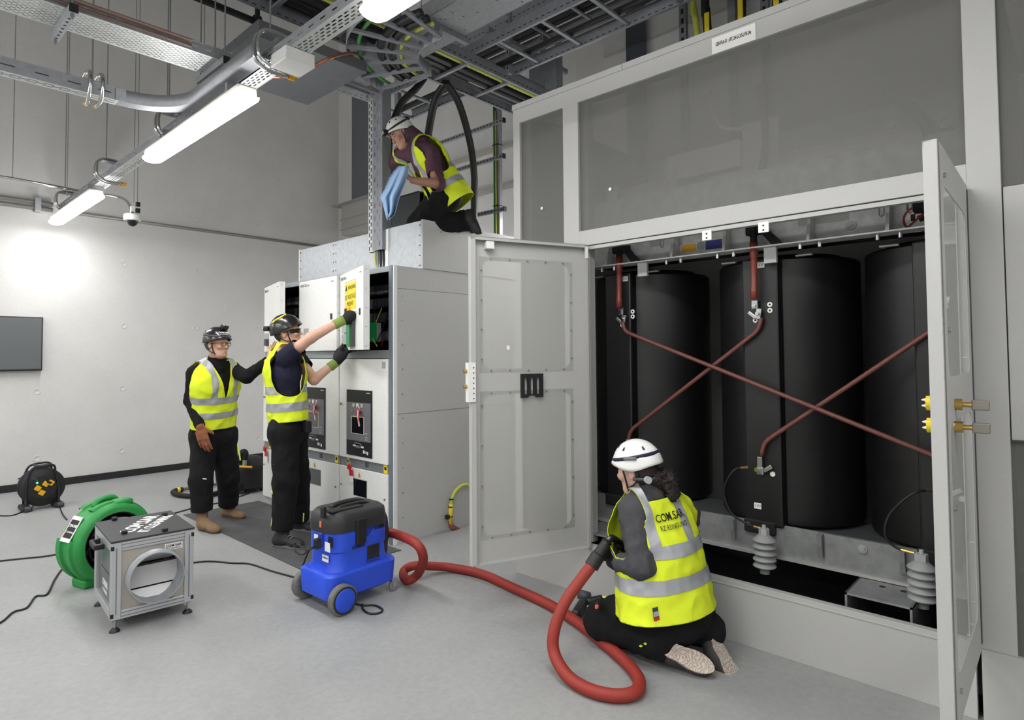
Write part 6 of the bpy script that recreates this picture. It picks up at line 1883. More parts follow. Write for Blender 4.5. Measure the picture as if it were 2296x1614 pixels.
def hand(F, wrist, d, palm, thumb_side, curl=(.3, .3, .3, .3), tcurl=.3, sc=1.0, spread=.06, k=.006, r0=.0088):
    """hand into field F: d from wrist to knuckles, palm = palm normal, thumb_side = +1/-1 along d x palm; returns palm centre"""
    d = nrm(d); n = V3(palm) - d * (V3(palm) @ d); n = nrm(n); s_ = np.cross(d, n) * thumb_side
    w = V3(wrist); L = .095 * sc
    F.cone(w - d * .01, w + d * L * .5, .026 * sc, .034 * sc, .012, (n, .55)); F.cone(w + d * L * .45 + s_ * .018 * sc, w + d * L * .92 + s_ * .020 * sc, .026 * sc, .021 * sc, .012, (n, .6)); F.cone(w + d * L * .45 - s_ * .016 * sc, w + d * L * .88 - s_ * .020 * sc, .026 * sc, .020 * sc, .012, (n, .6))
    lens = ((.044, .027, .021), (.048, .031, .023), (.045, .029, .022), (.035, .021, .019))
    for i in range(4):
        a = w + d * (L * (.98 - .04 * abs(i - 1))) + s_ * ((.031 - i * .0205) * sc)
        ang = 0.0; rr = (r0, r0, r0 * .96, r0 * .86)[i] * sc
        dd = nrm(d + s_ * spread * (1.5 - i))
        p = a - dd * .012
        for j in range(3):
            ang += curl[i] * (1.0, 1.15, .8)[j]
            e = p + (dd * math.cos(ang) + n * math.sin(ang)) * lens[i][j] * sc * (1.25 if j == 0 else 1)
            F.cone(p, e, rr * (1 - .06 * j), rr * (.94 - .08 * j), k if j == 0 else .003); p = e
    a = w + d * L * .28 + s_ * .028 * sc; p = a; ang = .0
    td = nrm(d * .62 + s_ * .72 + n * .25)
    for j, ln in enumerate((.042, .034, .026)):
        ang += tcurl * (.5, 1, .8)[j]
        dr = nrm(td * math.cos(ang) + (n * .6 + d * .35) * math.sin(ang)); e = p + dr * ln * sc
        F.cone(p, e, (.0135 - .0018 * j) * sc, (.0118 - .0018 * j) * sc, .010 if j == 0 else .004); p = e
    return w + d * L * .6


def to_local(V, o, R): return (V - V3(o)) @ R.T


def helmet(par, c, R, m, strap=None, lampside=None, rimdrop=.0, lamp_tilt=0.0, lamp=True, clips=True, tape=None):
    g = lambda x, y, z: Vector(V3(c) + R[0] * x + R[1] * y + R[2] * z)
    ax, ay, az = .108, .134, .128; oz = .030; oy = -.010
    rows = 16; seg = 48; vs = []; fs = []
    def rim(phi):       # phi 0 = forward
        cph = math.cos(phi); base = .006 - rimdrop * max(0, -cph)
        return base + .020 * max(0, cph) ** 2 - .020 * math.exp(-((abs(math.atan2(math.sin(phi), math.cos(phi))) - 1.75) / .55) ** 2) - .006
    top = g(0, oy, oz + az)
    for i in range(1, rows + 1):
        for k in range(seg):
            ph = 2 * PI * k / seg
            zr = rim(ph) / az; th1 = math.acos(max(-.6, min(1, zr)))
            th = th1 * i / rows
            fl = 1 + (.05 * max(0, math.cos(ph)) + .015) * max(0, (i - rows + 3) / 3) ** 2
            rid = 1 + .012 * math.cos(ph * 6) * math.sin(th) * (1 if i < rows - 3 else 0)
            vs.append(g(ax * math.sin(th) * math.sin(ph) * fl * rid, oy + ay * math.sin(th) * math.cos(ph) * fl * rid, oz + az * math.cos(th)))
    vs.append(top)
    for i in range(rows - 1):
        for k in range(seg):
            a = i * seg + k; b_ = i * seg + (k + 1) % seg; fs.append((a, b_, b_ + seg, a + seg))
    for k in range(seg): fs.append((len(vs) - 1, (k + 1) % seg, k))
    b = MB(); b.add(vs, fs); h = b.build('helmet', m, par, smooth=True, solid=.006)
    def surf(ph, th, out=1.0):
        return g(ax * out * math.sin(th) * math.sin(ph), oy + ay * out * math.sin(th) * math.cos(ph), oz + az * out * math.cos(th))
    # vents
    for (ph, th) in ((.55, .62), (-.55, .62), (1.3, .72), (-1.3, .72), (2.4, .75), (-2.4, .75)):
        q = surf(ph, th, 1.003); q2 = surf(ph, th + .16, 1.003)
        MB().tube([q, q2], [.004, .006], 8).build('vent', mat('vent_dark', (150, 150, 150) if m is HELW else (8, 8, 8), .6), h)
    if strap:
        pts = [surf(2 * PI * k / 40, 1.22 + .10 * math.cos(2 * PI * k / 40 + lamp_tilt) , 1.028) for k in range(40)]
        b = MB(); n = len(pts)
        up = Vector(R[2]) * .009
        vs = [p - up for p in pts] + [p + up for p in pts]; b.add(vs, [(k, (k + 1) % n, n + (k + 1) % n, n + k) for k in range(n)])
        b.build('headlamp_strap', strap, h, smooth=True, solid=.003)
    if lamp is not None:
        ph, th = lamp
        q = surf(ph, th, 1.06); nn_ = (q - g(0, oy, oz)).normalized(); Rl = Matrix.Rotation(0, 3, 'Z')
        zx = Vector(R[2]); sx = nn_.cross(zx).normalized(); ux = sx.cross(nn_)
        Rm = Matrix((sx, nn_, ux)).transposed()
        lp = MB().box(q + nn_ * .014, (.070, .044, .042), .010, Rm).build('headlamp', BLACK, h, smooth=True, angle=40)
        for s_ in (-.017, .017):
            MB().cyl(q + nn_ * .034 + sx * s_, q + nn_ * .040 + sx * s_, .013, 12).build('lamp_lens', mat('lens_pale', (190, 186, 170), .2), lp)
    return h, g, surf


def chin_strap(par, g, m=BLACK):
    for s_ in (-1, 1):
        MB().tube(smooth_path([g(s_ * .092, .03, .01), g(s_ * .084, .028, -.03), g(s_ * .068, .032, -.08), g(s_ * .03, .045, -.118), g(0, .052, -.124)], 5), .0052, 6).build('chin_strap', m, par)
        MB().tube(smooth_path([g(s_ * .096, -.055, .0), g(s_ * .086, -.03, -.05), g(s_ * .070, .025, -.082)], 5), .0048, 6).build('chin_strap', m, par)


def torso_body(F, N, Pc, R, shL, shR, hL, hR, sw=1.0):
    """skin torso into field; R rows right, fwd, up of the chest"""
    r, f, u = R; N = V3(N); Pc = V3(Pc)
    ch = N - u * .20
    F.cone(Pc, ch, .130 * sw, .150 * sw, .05, (f, .72)); F.cone(ch - r * .06, ch + r * .06, .115 * sw, .115 * sw, .05, (f, .85)); F.cone(hL, hR, .105, .105, .05)
    F.cone(V3(shL) * .8 + N * .2, V3(shR) * .8 + N * .2, .06, .06, .05)
    F.cone(N - u * .02, shL, .05, .052, .05); F.cone(N - u * .02, shR, .05, .052, .05)


def limbs(F, J, side, arm=True, leg=True, o=0.0, ka=.03, thick=1.0):
    if arm:
        F.cone(J['sh' + side], J['el' + side], (.054 + o) * thick, (.043 + o) * thick, ka); F.cone(J['el' + side], J['wr' + side], (.045 + o) * thick, (.029 + o) * thick, .02)
    if leg:
        F.cone(J['hip' + side], J['kn' + side], (.090 + o) * thick, (.062 + o) * thick, .04); F.cone(J['kn' + side], J['an' + side], (.062 + o) * thick, (.043 + o) * thick, .02)


def make_trousers(J, parent, m, o=.022, low=.05, extra=None, cuff=.085, hem_clip=True, wr=(.010, 11)):
    pts = [J[k] for k in ('hipL', 'hipR', 'knL', 'knR', 'anL', 'anR', 'pel')]
    F = Field(pts, .2, .011)
    R = J['Rp']
    F.cone(J['hipL'], J['hipR'], .118 + o * .3, .118 + o * .3, .05); F.cone(V3(J['pel']), V3(J['pel']) + R[2] * .13, .145, .140, .05, (R[1], .78))
    for s_ in ('L', 'R'):
        F.cone(J['hip' + s_], J['kn' + s_], .098 + o * .6, .070 + o, .05); F.cone(J['kn' + s_], J['an' + s_], .070 + o, .056 + o, .03)
    if extra: extra(F)
    C = Cloth(*F.mesh())
    C.clip(lambda V: .15 - (V - V3(J['pel'])) @ R[2])
    if hem_clip:
        for s_ in ('L', 'R'):
            a = V3(J['an' + s_]); d = nrm(a - V3(J['kn' + s_]))
            C.clip(lambda V, a=a, d=d: np.where(np.linalg.norm(V - a, axis=1) < .16, low * .5 - (V - a) @ d, 1))
    C.wrinkle(wr[0], wr[1], (1, 1, .7))
    return C.build('trousers', m, parent, solid=.004)


def make_top(J, parent, m, name='sweater', o=.016, cutL=.97, cutR=.97, hood=None, neck=.03, wr=(.006, 14), lo=-.62, extra=None, ao=None):
    ao = o if ao is None else ao
    pts = [J[k] for k in ('shL', 'shR', 'elL', 'elR', 'wrL', 'wrR', 'pel', 'nk')]
    F = Field(pts, .22, .010)
    R = J['Rt']
    torso_body(F, J['nk'], J['pel'], R, J['shL'], J['shR'], J['hipL'], J['hipR'], 1.04)
    F.D -= o * .6
    for s_ in ('L', 'R'):
        F.cone(J['sh' + s_], J['el' + s_], .060 + ao, .050 + ao, .03); F.cone(J['el' + s_], J['wr' + s_], .051 + ao, .036 + ao * .7, .02)
    F.cone(V3(J['nk']) - R[2] * .02, V3(J['nk']) + (V3(J['hd']) - V3(J['nk'])) * .55, .068, .064 + neck * .1, .04)
    if hood: hood(F)
    if extra: extra(F)
    C = Cloth(*F.mesh())
    for s_, cut in (('L', cutL), ('R', cutR)):
        e, w = V3(J['el' + s_]), V3(J['wr' + s_]); sh = V3(J['sh' + s_])
        if cut < 0:      # short sleeve: fraction of the upper arm
            a = sh + (e - sh) * (-cut); d = nrm(e - sh)
            C.clip(lambda V, a=a, d=d, e=e, w=w: np.where((np.linalg.norm(V - a, axis=1) < .15) | (np.linalg.norm(V - e, axis=1) < .16) | (np.linalg.norm(V - w, axis=1) < .16) | (np.linalg.norm(V - (e + w) / 2, axis=1) < .14), -(V - a) @ d, 1))
        else:
            a = e + (w - e) * cut; d = nrm(w - e)
            C.clip(lambda V, a=a, d=d, e=e, w=w: np.where((np.linalg.norm(V - a, axis=1) < .12) | (np.linalg.norm(V - w, axis=1) < .13) | (np.linalg.norm(V - (w * .6 + e * .4), axis=1) < .12), -(V - a) @ d, 1))
    nk = V3(J['nk']); hdv = nrm(V3(J['hd']) - nk)
    if not hood:
        C.clip(lambda V: np.where(np.linalg.norm(V - nk, axis=1) < .2, neck + .03 - (V - nk) @ hdv, 1))
    C.clip(lambda V: (V - nk) @ R[2] - lo)
    C.wrinkle(wr[0], wr[1])
    return C.build(name, m, parent, solid=.003)


def make_vest(J, parent, hem=-.56, stripes=((-.28, -.335), (-.415, -.46)), braces=True, flare=.0, hole=(.095, .30, .0), vneck=.26, size=1.0, shift=None, backneck=.03, wr=(.011, 10), Rv=None, nk0=None, open_front=0.0, neckw=.075, hole_x=.10, shapefn=None, bx=.105):
    R = J['Rt'] if Rv is None else Rv; r, f, u = R; nk = V3(J['nk'])
    P = lambda x, y, z: nk + r * x + f * y + u * z
    pts = [P(x, y, z) for x in (-.3, .3) for y in (-.25, .25) for z in (.12, hem - .1)]
    F = Field(pts, .05, .009)
    F.cone(P(0, 0, -.18), P(0, .0, hem - .12), .205 * size, (.205 + flare) * size, .04, (f, .68))
    F.cone(P(-.09, 0, -.18), P(.09, 0, -.18), .135 * size, .135 * size, .06, (f, .95))
    for s_ in ('L', 'R'):
        F.cone(P(0, -.01, .0), nk + (V3(J['sh' + s_]) - nk) * .90 + u * .006, .072, .084, .06)
    if shapefn: shapefn(F, P)
    C = Cloth(*F.mesh(.004))
    loc = lambda V: to_local(V, nk, R)
    shz = min(((V3(J['shL']) - nk) @ u, (V3(J['shR']) - nk) @ u)); 
    C.clip(lambda V: loc(V)[:, 2] - hem)
    # arm holes
    def holes(V):
        L = loc(V); out = np.full(len(V), 1.0)
        for s_, sg in (('L', -1), ('R', 1)):
            sh = to_local(V3(J['sh' + s_])[None], nk, R)[0]
            zc = sh[2] + .075 - hole[1] / 2; y = (L[:, 1] - sh[1] - hole[2]) / hole[0]; z = (L[:, 2] - zc) / (hole[1] / 2)
            e = (np.abs(y) ** 2.4 + np.abs(z) ** 2.4) - 1
            out = np.where(L[:, 0] * sg > hole_x, np.minimum(out, e), out)
            out = np.where((L[:, 0] * sg > abs(sh[0]) * .80) & (L[:, 2] > zc - .02) & (np.abs(L[:, 1] - sh[1]) < hole[0] * 1.02), np.minimum(out, np.minimum(np.where(L[:, 0] * sg > hole_x, e, 1.0), abs(sh[0]) * .93 - L[:, 0] * sg)), out)
        return out
    C.clip(holes)
    def neckfn(V):
        L = loc(V); front = L[:, 1] > -.01
        w = neckw + .0 * L[:, 2]
        vf = np.where(front, np.abs(L[:, 0]) - (neckw * np.clip((L[:, 2] + vneck) / vneck, 0, 1.4) + open_front), np.maximum(np.abs(L[:, 0]) - neckw, (-backneck) - L[:, 2]))
        return vf
    C.clip(neckfn)
    if open_front:
        C.clip(lambda V: np.where(loc(V)[:, 1] > 0, np.abs(loc(V)[:, 0]) - open_front, 1))
    C.wrinkle(wr[0], wr[1], (1, 1, .8))
    v = C.build('hivis_vest', HIVIS, parent, solid=.003, label='fluorescent yellow safety vest')
    for (a, b_) in stripes:
        S = C.copy(); S.clip(lambda V: a - loc(V)[:, 2]); S.clip(lambda V: loc(V)[:, 2] - b_)
        if len(S.F): S.puff(.004).build('reflective_stripe', REFLECT, v)
    if braces:
        for sg in (-1, 1):
            S = C.copy(); S.clip(lambda V: loc(V)[:, 0] * sg - (bx - .026)); S.clip(lambda V: (bx + .026) - loc(V)[:, 0] * sg); S.clip(lambda V: loc(V)[:, 2] - stripes[0][0])
            if len(S.F): S.puff(.004).build('reflective_stripe', REFLECT, v)
    return v, C, P, loc


def boot(parent, heel, toe, up, m, ms, ankle, name='boot', shaft=True, w=1.0, hgt=.075):
    """boot: heel and toe points on the sole line"""
    h, t_ = V3(heel), V3(toe); d = nrm(t_ - h); u = V3(up) - d * (V3(up) @ d); u = nrm(u); s_ = np.cross(d, u); L = np.linalg.norm(t_ - h)
    F = Field([h, t_, V3(ankle)], .12, .0065)
    F.cone(h + d * .04 + u * .045, h + d * .10 + u * .055, .040 * w, .042 * w, .02); F.cone(h + d * .10 + u * .05, h + d * (L - .06) + u * .038, .045 * w, .036 * w, .03, (u, .95)); F.cone(h + d * (L - .09) + u * .03, h + d * (L - .045) + u * .026, .046 * w, .040 * w, .02, (u, .75))
    if shaft: F.cone(h + d * .055 + u * .06, V3(ankle) + (V3(ankle) - (h + d * .055 + u * .06)) * .35, .044 * w, .050 * w, .03)
    C = Cloth(*F.mesh()); C.clip(lambda V: (V - h) @ u - .012)
    b = C.build(name, m, parent)
    ol = []
    for k in range(28):
        a = 2 * PI * k / 28; x = math.cos(a); y = math.sin(a)
        wd = (.040 + .010 * max(0, min(1, (x + .2) / .8)) - .006 * math.exp(-((x + .1) / .3) ** 2)) * w
        ol.append(Vector(h + d * (L / 2 + x * (L / 2 + .0)) + s_ * (y * wd * (1 if abs(x) < .8 else 1))))
    MB().prism(ol, Vector(u * .022)).build('boot_sole' if name == 'boot' else 'shoe_sole', ms, b)
    return b, (h, d, u, s_, L)


def person_axes(px_, D):
    d = ray(px_, 790); v = -np.array([d[0], d[1], 0]); v = v / np.linalg.norm(v); r = np.array([-v[1], v[0], 0.0])
    # right of the photo when looking away from the viewer
    r = np.cross(-v, np.array([0, 0, 1.0])); return r, v, np.array([0, 0, 1.0])


def j(x, y, D): return V3(at(x, y, D=D))
# ---------------------------------------------------------------- man on the left, hand on the other's shoulder
def man_left():
    rt, vw, up = person_axes(485, 5.6)
    J = dict(nk=j(484, 819, 5.63), pel=j(479, 962, 5.66), shR=j(437, 838, 5.58), shL=j(521, 829, 5.76), elR=j(428, 898, 5.56), wrR=j(449, 957, 5.42), elL=j(553, 845, 5.60), wrL=j(603, 808, 5.44),
             hipR=j(460, 975, 5.62), hipL=j(499, 975, 5.72), knR=j(451, 1075, 5.50), knL=j(512, 1070, 5.80), anR=j(453, 1157, 5.50), anL=j(513, 1140, 5.90), hd=j(488, 771, 5.60))
    tf = vw * .80 + rt * .60
    J['Rt'] = frame(J['nk'] - J['pel'], tf); J['Rp'] = frame((0, 0, 1), tf)
    R = frame((0, 0, 1), vw * .74 + rt * .67)
    t = thing('person', 'standing man in black helmet and yellow vest resting a hand on his colleague', 'person', (J['pel'][0], J['pel'][1], 0), group=None)
    F = Field([J[k] for k in J if k not in ('Rt', 'Rp')], .22, .0052)
    torso_body(F, J['nk'], J['pel'], J['Rt'], J['shL'], J['shR'], J['hipL'], J['hipR'])
    for s_ in 'LR': limbs(F, J, s_)
    F.cone(J['nk'] - J['Rt'][2] * .03, J['hd'] - R[2] * .06 - R[1] * .02, .062, .056, .03)
    head_shape(F, J['hd'], R)
    for s_, (h, to) in dict(R=(j(447, 1180, 5.50), j(480, 1190, 5.44)), L=(j(500, 1158, 5.90), j(552, 1155, 5.83))).items():
        F.cone(J['an' + s_], h * .7 + to * .3 + np.array([0, 0, .04]), .038, .025, .02)
    # bare left hand flat on the other man's back
    hand(F, J['wrL'], j(613, 778, 5.38) - J['wrL'], rt * .9 - vw * .4, 1, (.12, .10, .12, .15), .05, 1.0, .10)
    V, Fc = F.mesh(); C = Cloth(V, Fc); C.build('body', SKIN1, t)
    make_top(J, t, BLKTOP, 'sweater', .014, .94, .97, neck=.055, ao=.006)
    make_trousers(J, t, TROUS, .024, -.10)
    make_vest(J, t, -.565, ((-.275, -.335), (-.41, -.465)), True, .0, (.085, .30, .0), .30, 1.0, hole_x=.168)
    # belt line and brown boots
    for s_, h, to in (('R', j(446, 1186, 5.50), j(484, 1197, 5.38)), ('L', j(498, 1163, 5.93), j(559, 1158, 5.80))):
        h = h.copy(); to = to.copy(); h[2] = .002; to[2] = .002; to = h + nrm(to - h) * .29
        boot(t, h, to, (0, 0, 1), BROWNB, SOLE, J['an' + s_] + np.array([0, 0, .03]), 'boot', True, 1.02)
    # right glove hanging
    G = Field([J['wrR'], j(455, 1000, 5.40)], .08, .0042)
    hand(G, J['wrR'], j(456, 990, 5.40) - J['wrR'], -vw * .8 + rt * .25, 1, (.22, .24, .28, .32), .15, 1.2, .03, r0=.0112)
    G.cone(J['wrR'] - nrm(J['wrR'] - J['elR']) * .05, J['wrR'], .042, .034, .015)
    V, Fc = G.mesh(); Cloth(V, Fc).build('glove', GLOVEB, t, label='brown leather work glove')
    # neck gaiter collar, helmet, glasses
    h, g, surf = helmet(t, J['hd'], R, HELB, DGREY, lamp=(.0, .62), lamp_tilt=.0, rimdrop=.02)
    chin_strap(t, g)
    q = surf(.30, 1.02, 1.012); xx = Vector(R[0]) * math.cos(.25) * -1
    nn_ = (q - g(0, 0, .034)).normalized(); yy = Vector(R[2]) - nn_ * nn_.dot(Vector(R[2])); yy.normalize(); xx = yy.cross(nn_)
    text('helmet_lettering', 'COM.SAR', q + nn_ * .004, xx, yy, .016, INKW, h, 'CENTER', bold=.03)
    text('helmet_lettering', 'IT CLEANING', q + nn_ * .004 - yy * .020, xx, yy, .009, INKW, h, 'CENTER')
    q = surf(-.62, .95, 1.01); nn_ = (q - g(0, 0, .034)).normalized(); yy = Vector(R[2]) - nn_ * nn_.dot(Vector(R[2])); yy.normalize(); xx = yy.cross(nn_)
    Rm = Matrix((xx, yy, nn_)).transposed()
    pts = [surf(-.95 + .09 * k, 1.05 - .06 * k, 1.018) for k in range(9)]
    b = MB(); n = len(pts); b.add([p - Vector(R[2]) * .012 for p in pts] + [p + Vector(R[2]) * .012 for p in pts], [(k, k + 1, n + k + 1, n + k) for k in range(n - 1)]); b.build('helmet_decal', mat('decal_silver', (186, 186, 192), .35, .3), h, smooth=True, solid=.002)
    gl = MB()
    for s_ in (-1, 1):
        ol = [g(s_ * .031 + p[0], .106 - .006 * abs(s_ * .031 + p[0]) / .06, -.002 + p[1]) for p in rrect(.048, .034, .010, 3)]
        gl.tube(ol, .0028, 6, closed=True)
        gl.tube([g(s_ * .056, .100, .006), g(s_ * .080, .06, .006), g(s_ * .084, .0, .0)], .0028, 6)
        gl.tube([g(-.008, .108, .002), g(.008, .108, .002)], .0025, 6) if s_ > 0 else None
        MB().tube([g(s_ * .031, .0885, .000), g(s_ * .031, .0935, .000)], [.0062, .0045], 10).build('eye', INK, t)
    gl.build('glasses', mat('glasses_frame', (44, 34, 32), .35), t)
    HF = Field([J['hd']], .16, .006)
    HF.ell(g(0, -.03, -.005), R, (.083, .083, .075), .02)
    HC = Cloth(*HF.mesh()); L = lambda V: to_local(V, J['hd'], R)
    HC.clip(lambda V: .0 - L(V)[:, 1] - .01 + .3 * (L(V)[:, 2] + .02)); HC.clip(lambda V: L(V)[:, 2] + .055)
    HC.build('hair', mat('hair_grey', (86, 80, 76), .7), t)
    SF = Field([J['hd']], .16, .005)
    # knee reflective marks
    for (a, b_, D) in (((455, 1073), (463, 1074), 5.42),):
        MB().tube([at(a[0], a[1], D=D - .005), at(b_[0], b_[1], D=D - .005)], .004, 6).build('reflective_mark', PAPER, t)
    MB().tube(smooth_path([at(533, 998, D=5.62), at(536, 1012, D=5.62), at(539, 1032, D=5.62)], 4), .006, 6).build('neon_piping', mat('neon', (214, 240, 60), .6), t)
    return J


# ---------------------------------------------------------------- man reaching into the switchgear
def man_reach():
    rt, vw, up = person_axes(645, 5.1)
    J = dict(nk=j(636, 786, 5.16), pel=j(646, 945, 5.14), shR=j(642, 800, 5.02), shL=j(668, 806, 5.34), elR=j(697, 757, 4.97), wrR=j(762, 722, 5.10), elL=j(704, 851, 5.22), wrL=j(750, 815, 5.30),
             hipR=j(638, 965, 5.05), hipL=j(655, 965, 5.22), knR=j(640, 1075, 4.99), knL=j(668, 1068, 5.32), anR=j(634, 1190, 4.97), anL=j(671, 1166, 5.42), hd=j(645, 745, 5.13))
    tf = rt * .96 - vw * .25
    J['Rt'] = frame(J['nk'] - J['pel'], tf); J['Rp'] = frame((0, 0, 1), tf)
    R = frame(np.array([0, 0, 1.0]) - rt * .20, rt * .93 + vw * .30)
    t = thing('person', 'standing man in dark t-shirt and sunglasses reaching up to the open cabinet door', 'person', (J['pel'][0], J['pel'][1], 0))
    F = Field([J[k] for k in J if k not in ('Rt', 'Rp')], .22, .0055)
    torso_body(F, J['nk'], J['pel'], J['Rt'], J['shL'], J['shR'], J['hipL'], J['hipR'])
    for s_ in 'LR': limbs(F, J, s_)
    F.cone(J['nk'] - J['Rt'][2] * .03, J['hd'] - R[2] * .06 - R[1] * .02, .060, .056, .03)
    head_shape(F, J['hd'], R)
    for s_ in 'LR':
        d = nrm(J['wr' + s_] - J['el' + s_]); F.cone(J['wr' + s_], J['wr' + s_] + d * .05, .028, .03, .02)
    for s_, (h, to) in dict(R=(j(620, 1215, 4.97), j(670, 1222, 4.93)), L=(j(660, 1180, 5.45), j(695, 1185, 5.42))).items():
        F.cone(J['an' + s_], h * .7 + to * .3 + np.array([0, 0, .04]), .038, .025, .02)
    V, Fc = F.mesh(); Cloth(V, Fc).build('body', SKIN2, t)
    make_top(J, t, NAVY, 'tshirt', .016, -.42, -.52, neck=-.02)
    def thigh(F):
        F.ell(j(687, 958, 5.10), np.eye(3), (.045, .045, .055), .02)
    make_trousers(J, t, TROUS, .024, -.03)
    v, C, P, loc = make_vest(J, t, -.585, ((-.29, -.355), (-.43, -.50)), False, .0, (.125, .40, .005), .24, 1.06, hole_x=.07, backneck=.0)
    for s_, h, to in (('R', j(613, 1214, 4.99), j(682, 1226, 4.90)), ('L', j(655, 1180, 5.46), j(715, 1188, 5.36))):
        h = h.copy(); to = to.copy(); h[2] = .009; to[2] = .009; to = h + nrm(to - h) * .295
        b, _ = boot(t, h, to, (0, 0, 1), BOOTK, mat('sole_grey', (110, 108, 104), .8), J['an' + s_], 'boot', True, 1.05)
        hh, dd, uu, ss, LL = _
        for k in range(4):
            c = hh + dd * (LL * (.45 + .08 * k)) + uu * (.098 - .010 * k)
            MB().tube([Vector(c - ss * .026), Vector(c + uu * .004), Vector(c + ss * .026)], .0028, 6).build('boot_lace', LGREY, b)
    # gloves: near hand closed on the door, far hand open
    for s_, tip, pal, cl, ts, lab in (('R', j(788, 709, 5.17), -up * .5 - vw * .2 + rt * .3, (.62, .68, .7, .75), 1, 'black and green glove gripping the cabinet door'), ('L', j(769, 789, 5.34), rt * .75 + up * .1 - vw * .5, (.06, .42, .48, .5), 1, 'black and green glove pressed against the cabinet')):
        G = Field([J['wr' + s_], tip], .10, .0045)
        hand(G, J['wr' + s_] + nrm(tip - J['wr' + s_]) * .015, tip - J['wr' + s_], pal, ts, cl, .35, 1.5, .10, r0=.0118)
        if s_ == 'R': G.ell(j(784, 711, 5.15), np.eye(3), (.052, .052, .058), .02); G.cone(j(776, 717, 5.14), j(789, 706, 5.12), .04, .035, .02)
        else: G.cone(j(757, 808, 5.31), j(768, 797, 5.32), .042, .040, .015); G.cone(j(764, 795, 5.32), j(767, 780, 5.31), .017, .013, .01)
        V, Fc = G.mesh(); gl = Cloth(V, Fc).build('glove', GLOVEK, t, label=lab)
        d = nrm(J['wr' + s_] - J['el' + s_]); a = J['wr' + s_]
        MB().tube([Vector(a - d * .055), Vector(a - d * .05), Vector(a), Vector(a + d * .035)], [.038, .0405, .040, .041], 16).build('glove_cuff', GLOVEG, gl, smooth=True)
    h, g, surf = helmet(t, J['hd'], R, HELB, None, lamp=(PI, 1.35), rimdrop=.035)
    chin_strap(t, g)
    # yellow decal along the near side of the shell
    pts = [surf(2.25 - .14 * k, 1.02 - .055 * k, 1.018) for k in range(11)]
    b = MB(); n = len(pts); w_ = Vector(R[2]) * .011
    b.add([p - w_ for p in pts] + [p + w_ for p in pts], [(k, k + 1, n + k + 1, n + k) for k in range(n - 1)]); dc = b.build('helmet_decal', YELLOW, h, smooth=True, solid=.002)
    q = surf(1.55, .78, 1.03); nn_ = (q - g(0, 0, .034)).normalized()
    a_, b_ = surf(1.95, .92, 1.032), surf(1.15, .66, 1.032); xx = (b_ - a_).normalized(); yy = nn_.cross(xx)
    text('helmet_lettering', 'COM.SAR', (a_ + b_) / 2 + nn_ * .003, xx, yy, .013, INK, dc, 'CENTER', bold=.03, xs=1.2)
    # sunglasses
    gl = MB()
    for s_ in (-1, 1):
        P_ = []
        for k in range(7):
            a = .16 + k * .17; P_.append((s_ * .088 * math.sin(a), .100 * math.cos(a) + .006))
        vs = [g(x, y, .016) for (x, y) in P_] + [g(x, y, -.022 + .006 * k / 6) for k, (x, y) in enumerate(P_)]
        gl.add(vs, [(k, k + 1, 8 + k, 7 + k) for k in range(6)])
        gl.tube([g(s_ * .085, .045, .008), g(s_ * .090, -.01, .0)], .004, 6)
    gl.tube([g(-.016, .107, .010), g(.016, .107, .010)], .004, 6)
    gl.build('sunglasses', mat('sunglass_black', (14, 14, 16), .18), t, solid=.003)
    HF = Field([J['hd']], .16, .006); HF.ell(g(0, -.022, .0), R, (.086, .09, .085), .02)
    HC = Cloth(*HF.mesh()); L = lambda V: to_local(V, J['hd'], R)
    HC.clip(lambda V: -.018 - L(V)[:, 1] + .75 * L(V)[:, 2]); HC.clip(lambda V: L(V)[:, 2] + .075)
    HC.clip(lambda V: np.hypot(L(V)[:, 1] + .006, L(V)[:, 2] + .012) - .036)
    HC.build('hair', HAIRD, t)
    # pouch on the belt, piping on the trousers
    p = at(689, 957, D=5.08); MB().box(p, (.06, .06, .10), .015).build('belt_pouch', BLACKM, t)
    for pts, m_, rr in (([(614, 1040), (616, 1058), (617, 1072)], mat('neon_orange', (244, 110, 60), .6), .005), ([(617, 1072), (616, 1092)], MATS['neon_orange'], .011), ([(608, 1100), (616, 1112), (619, 1122)], MATS['neon'], .007), ([(613, 1150), (610, 1165), (608, 1180)], MATS['neon'], .005), ([(681, 1150), (680, 1170)], MATS['neon'], .005)):
        D = 4.935 if pts[0][0] < 660 else 5.30
        MB().tube(smooth_path([at(x, y, D=D) for (x, y) in pts], 4), rr, 8).build('neon_piping', m_, t, smooth=True)
    return J


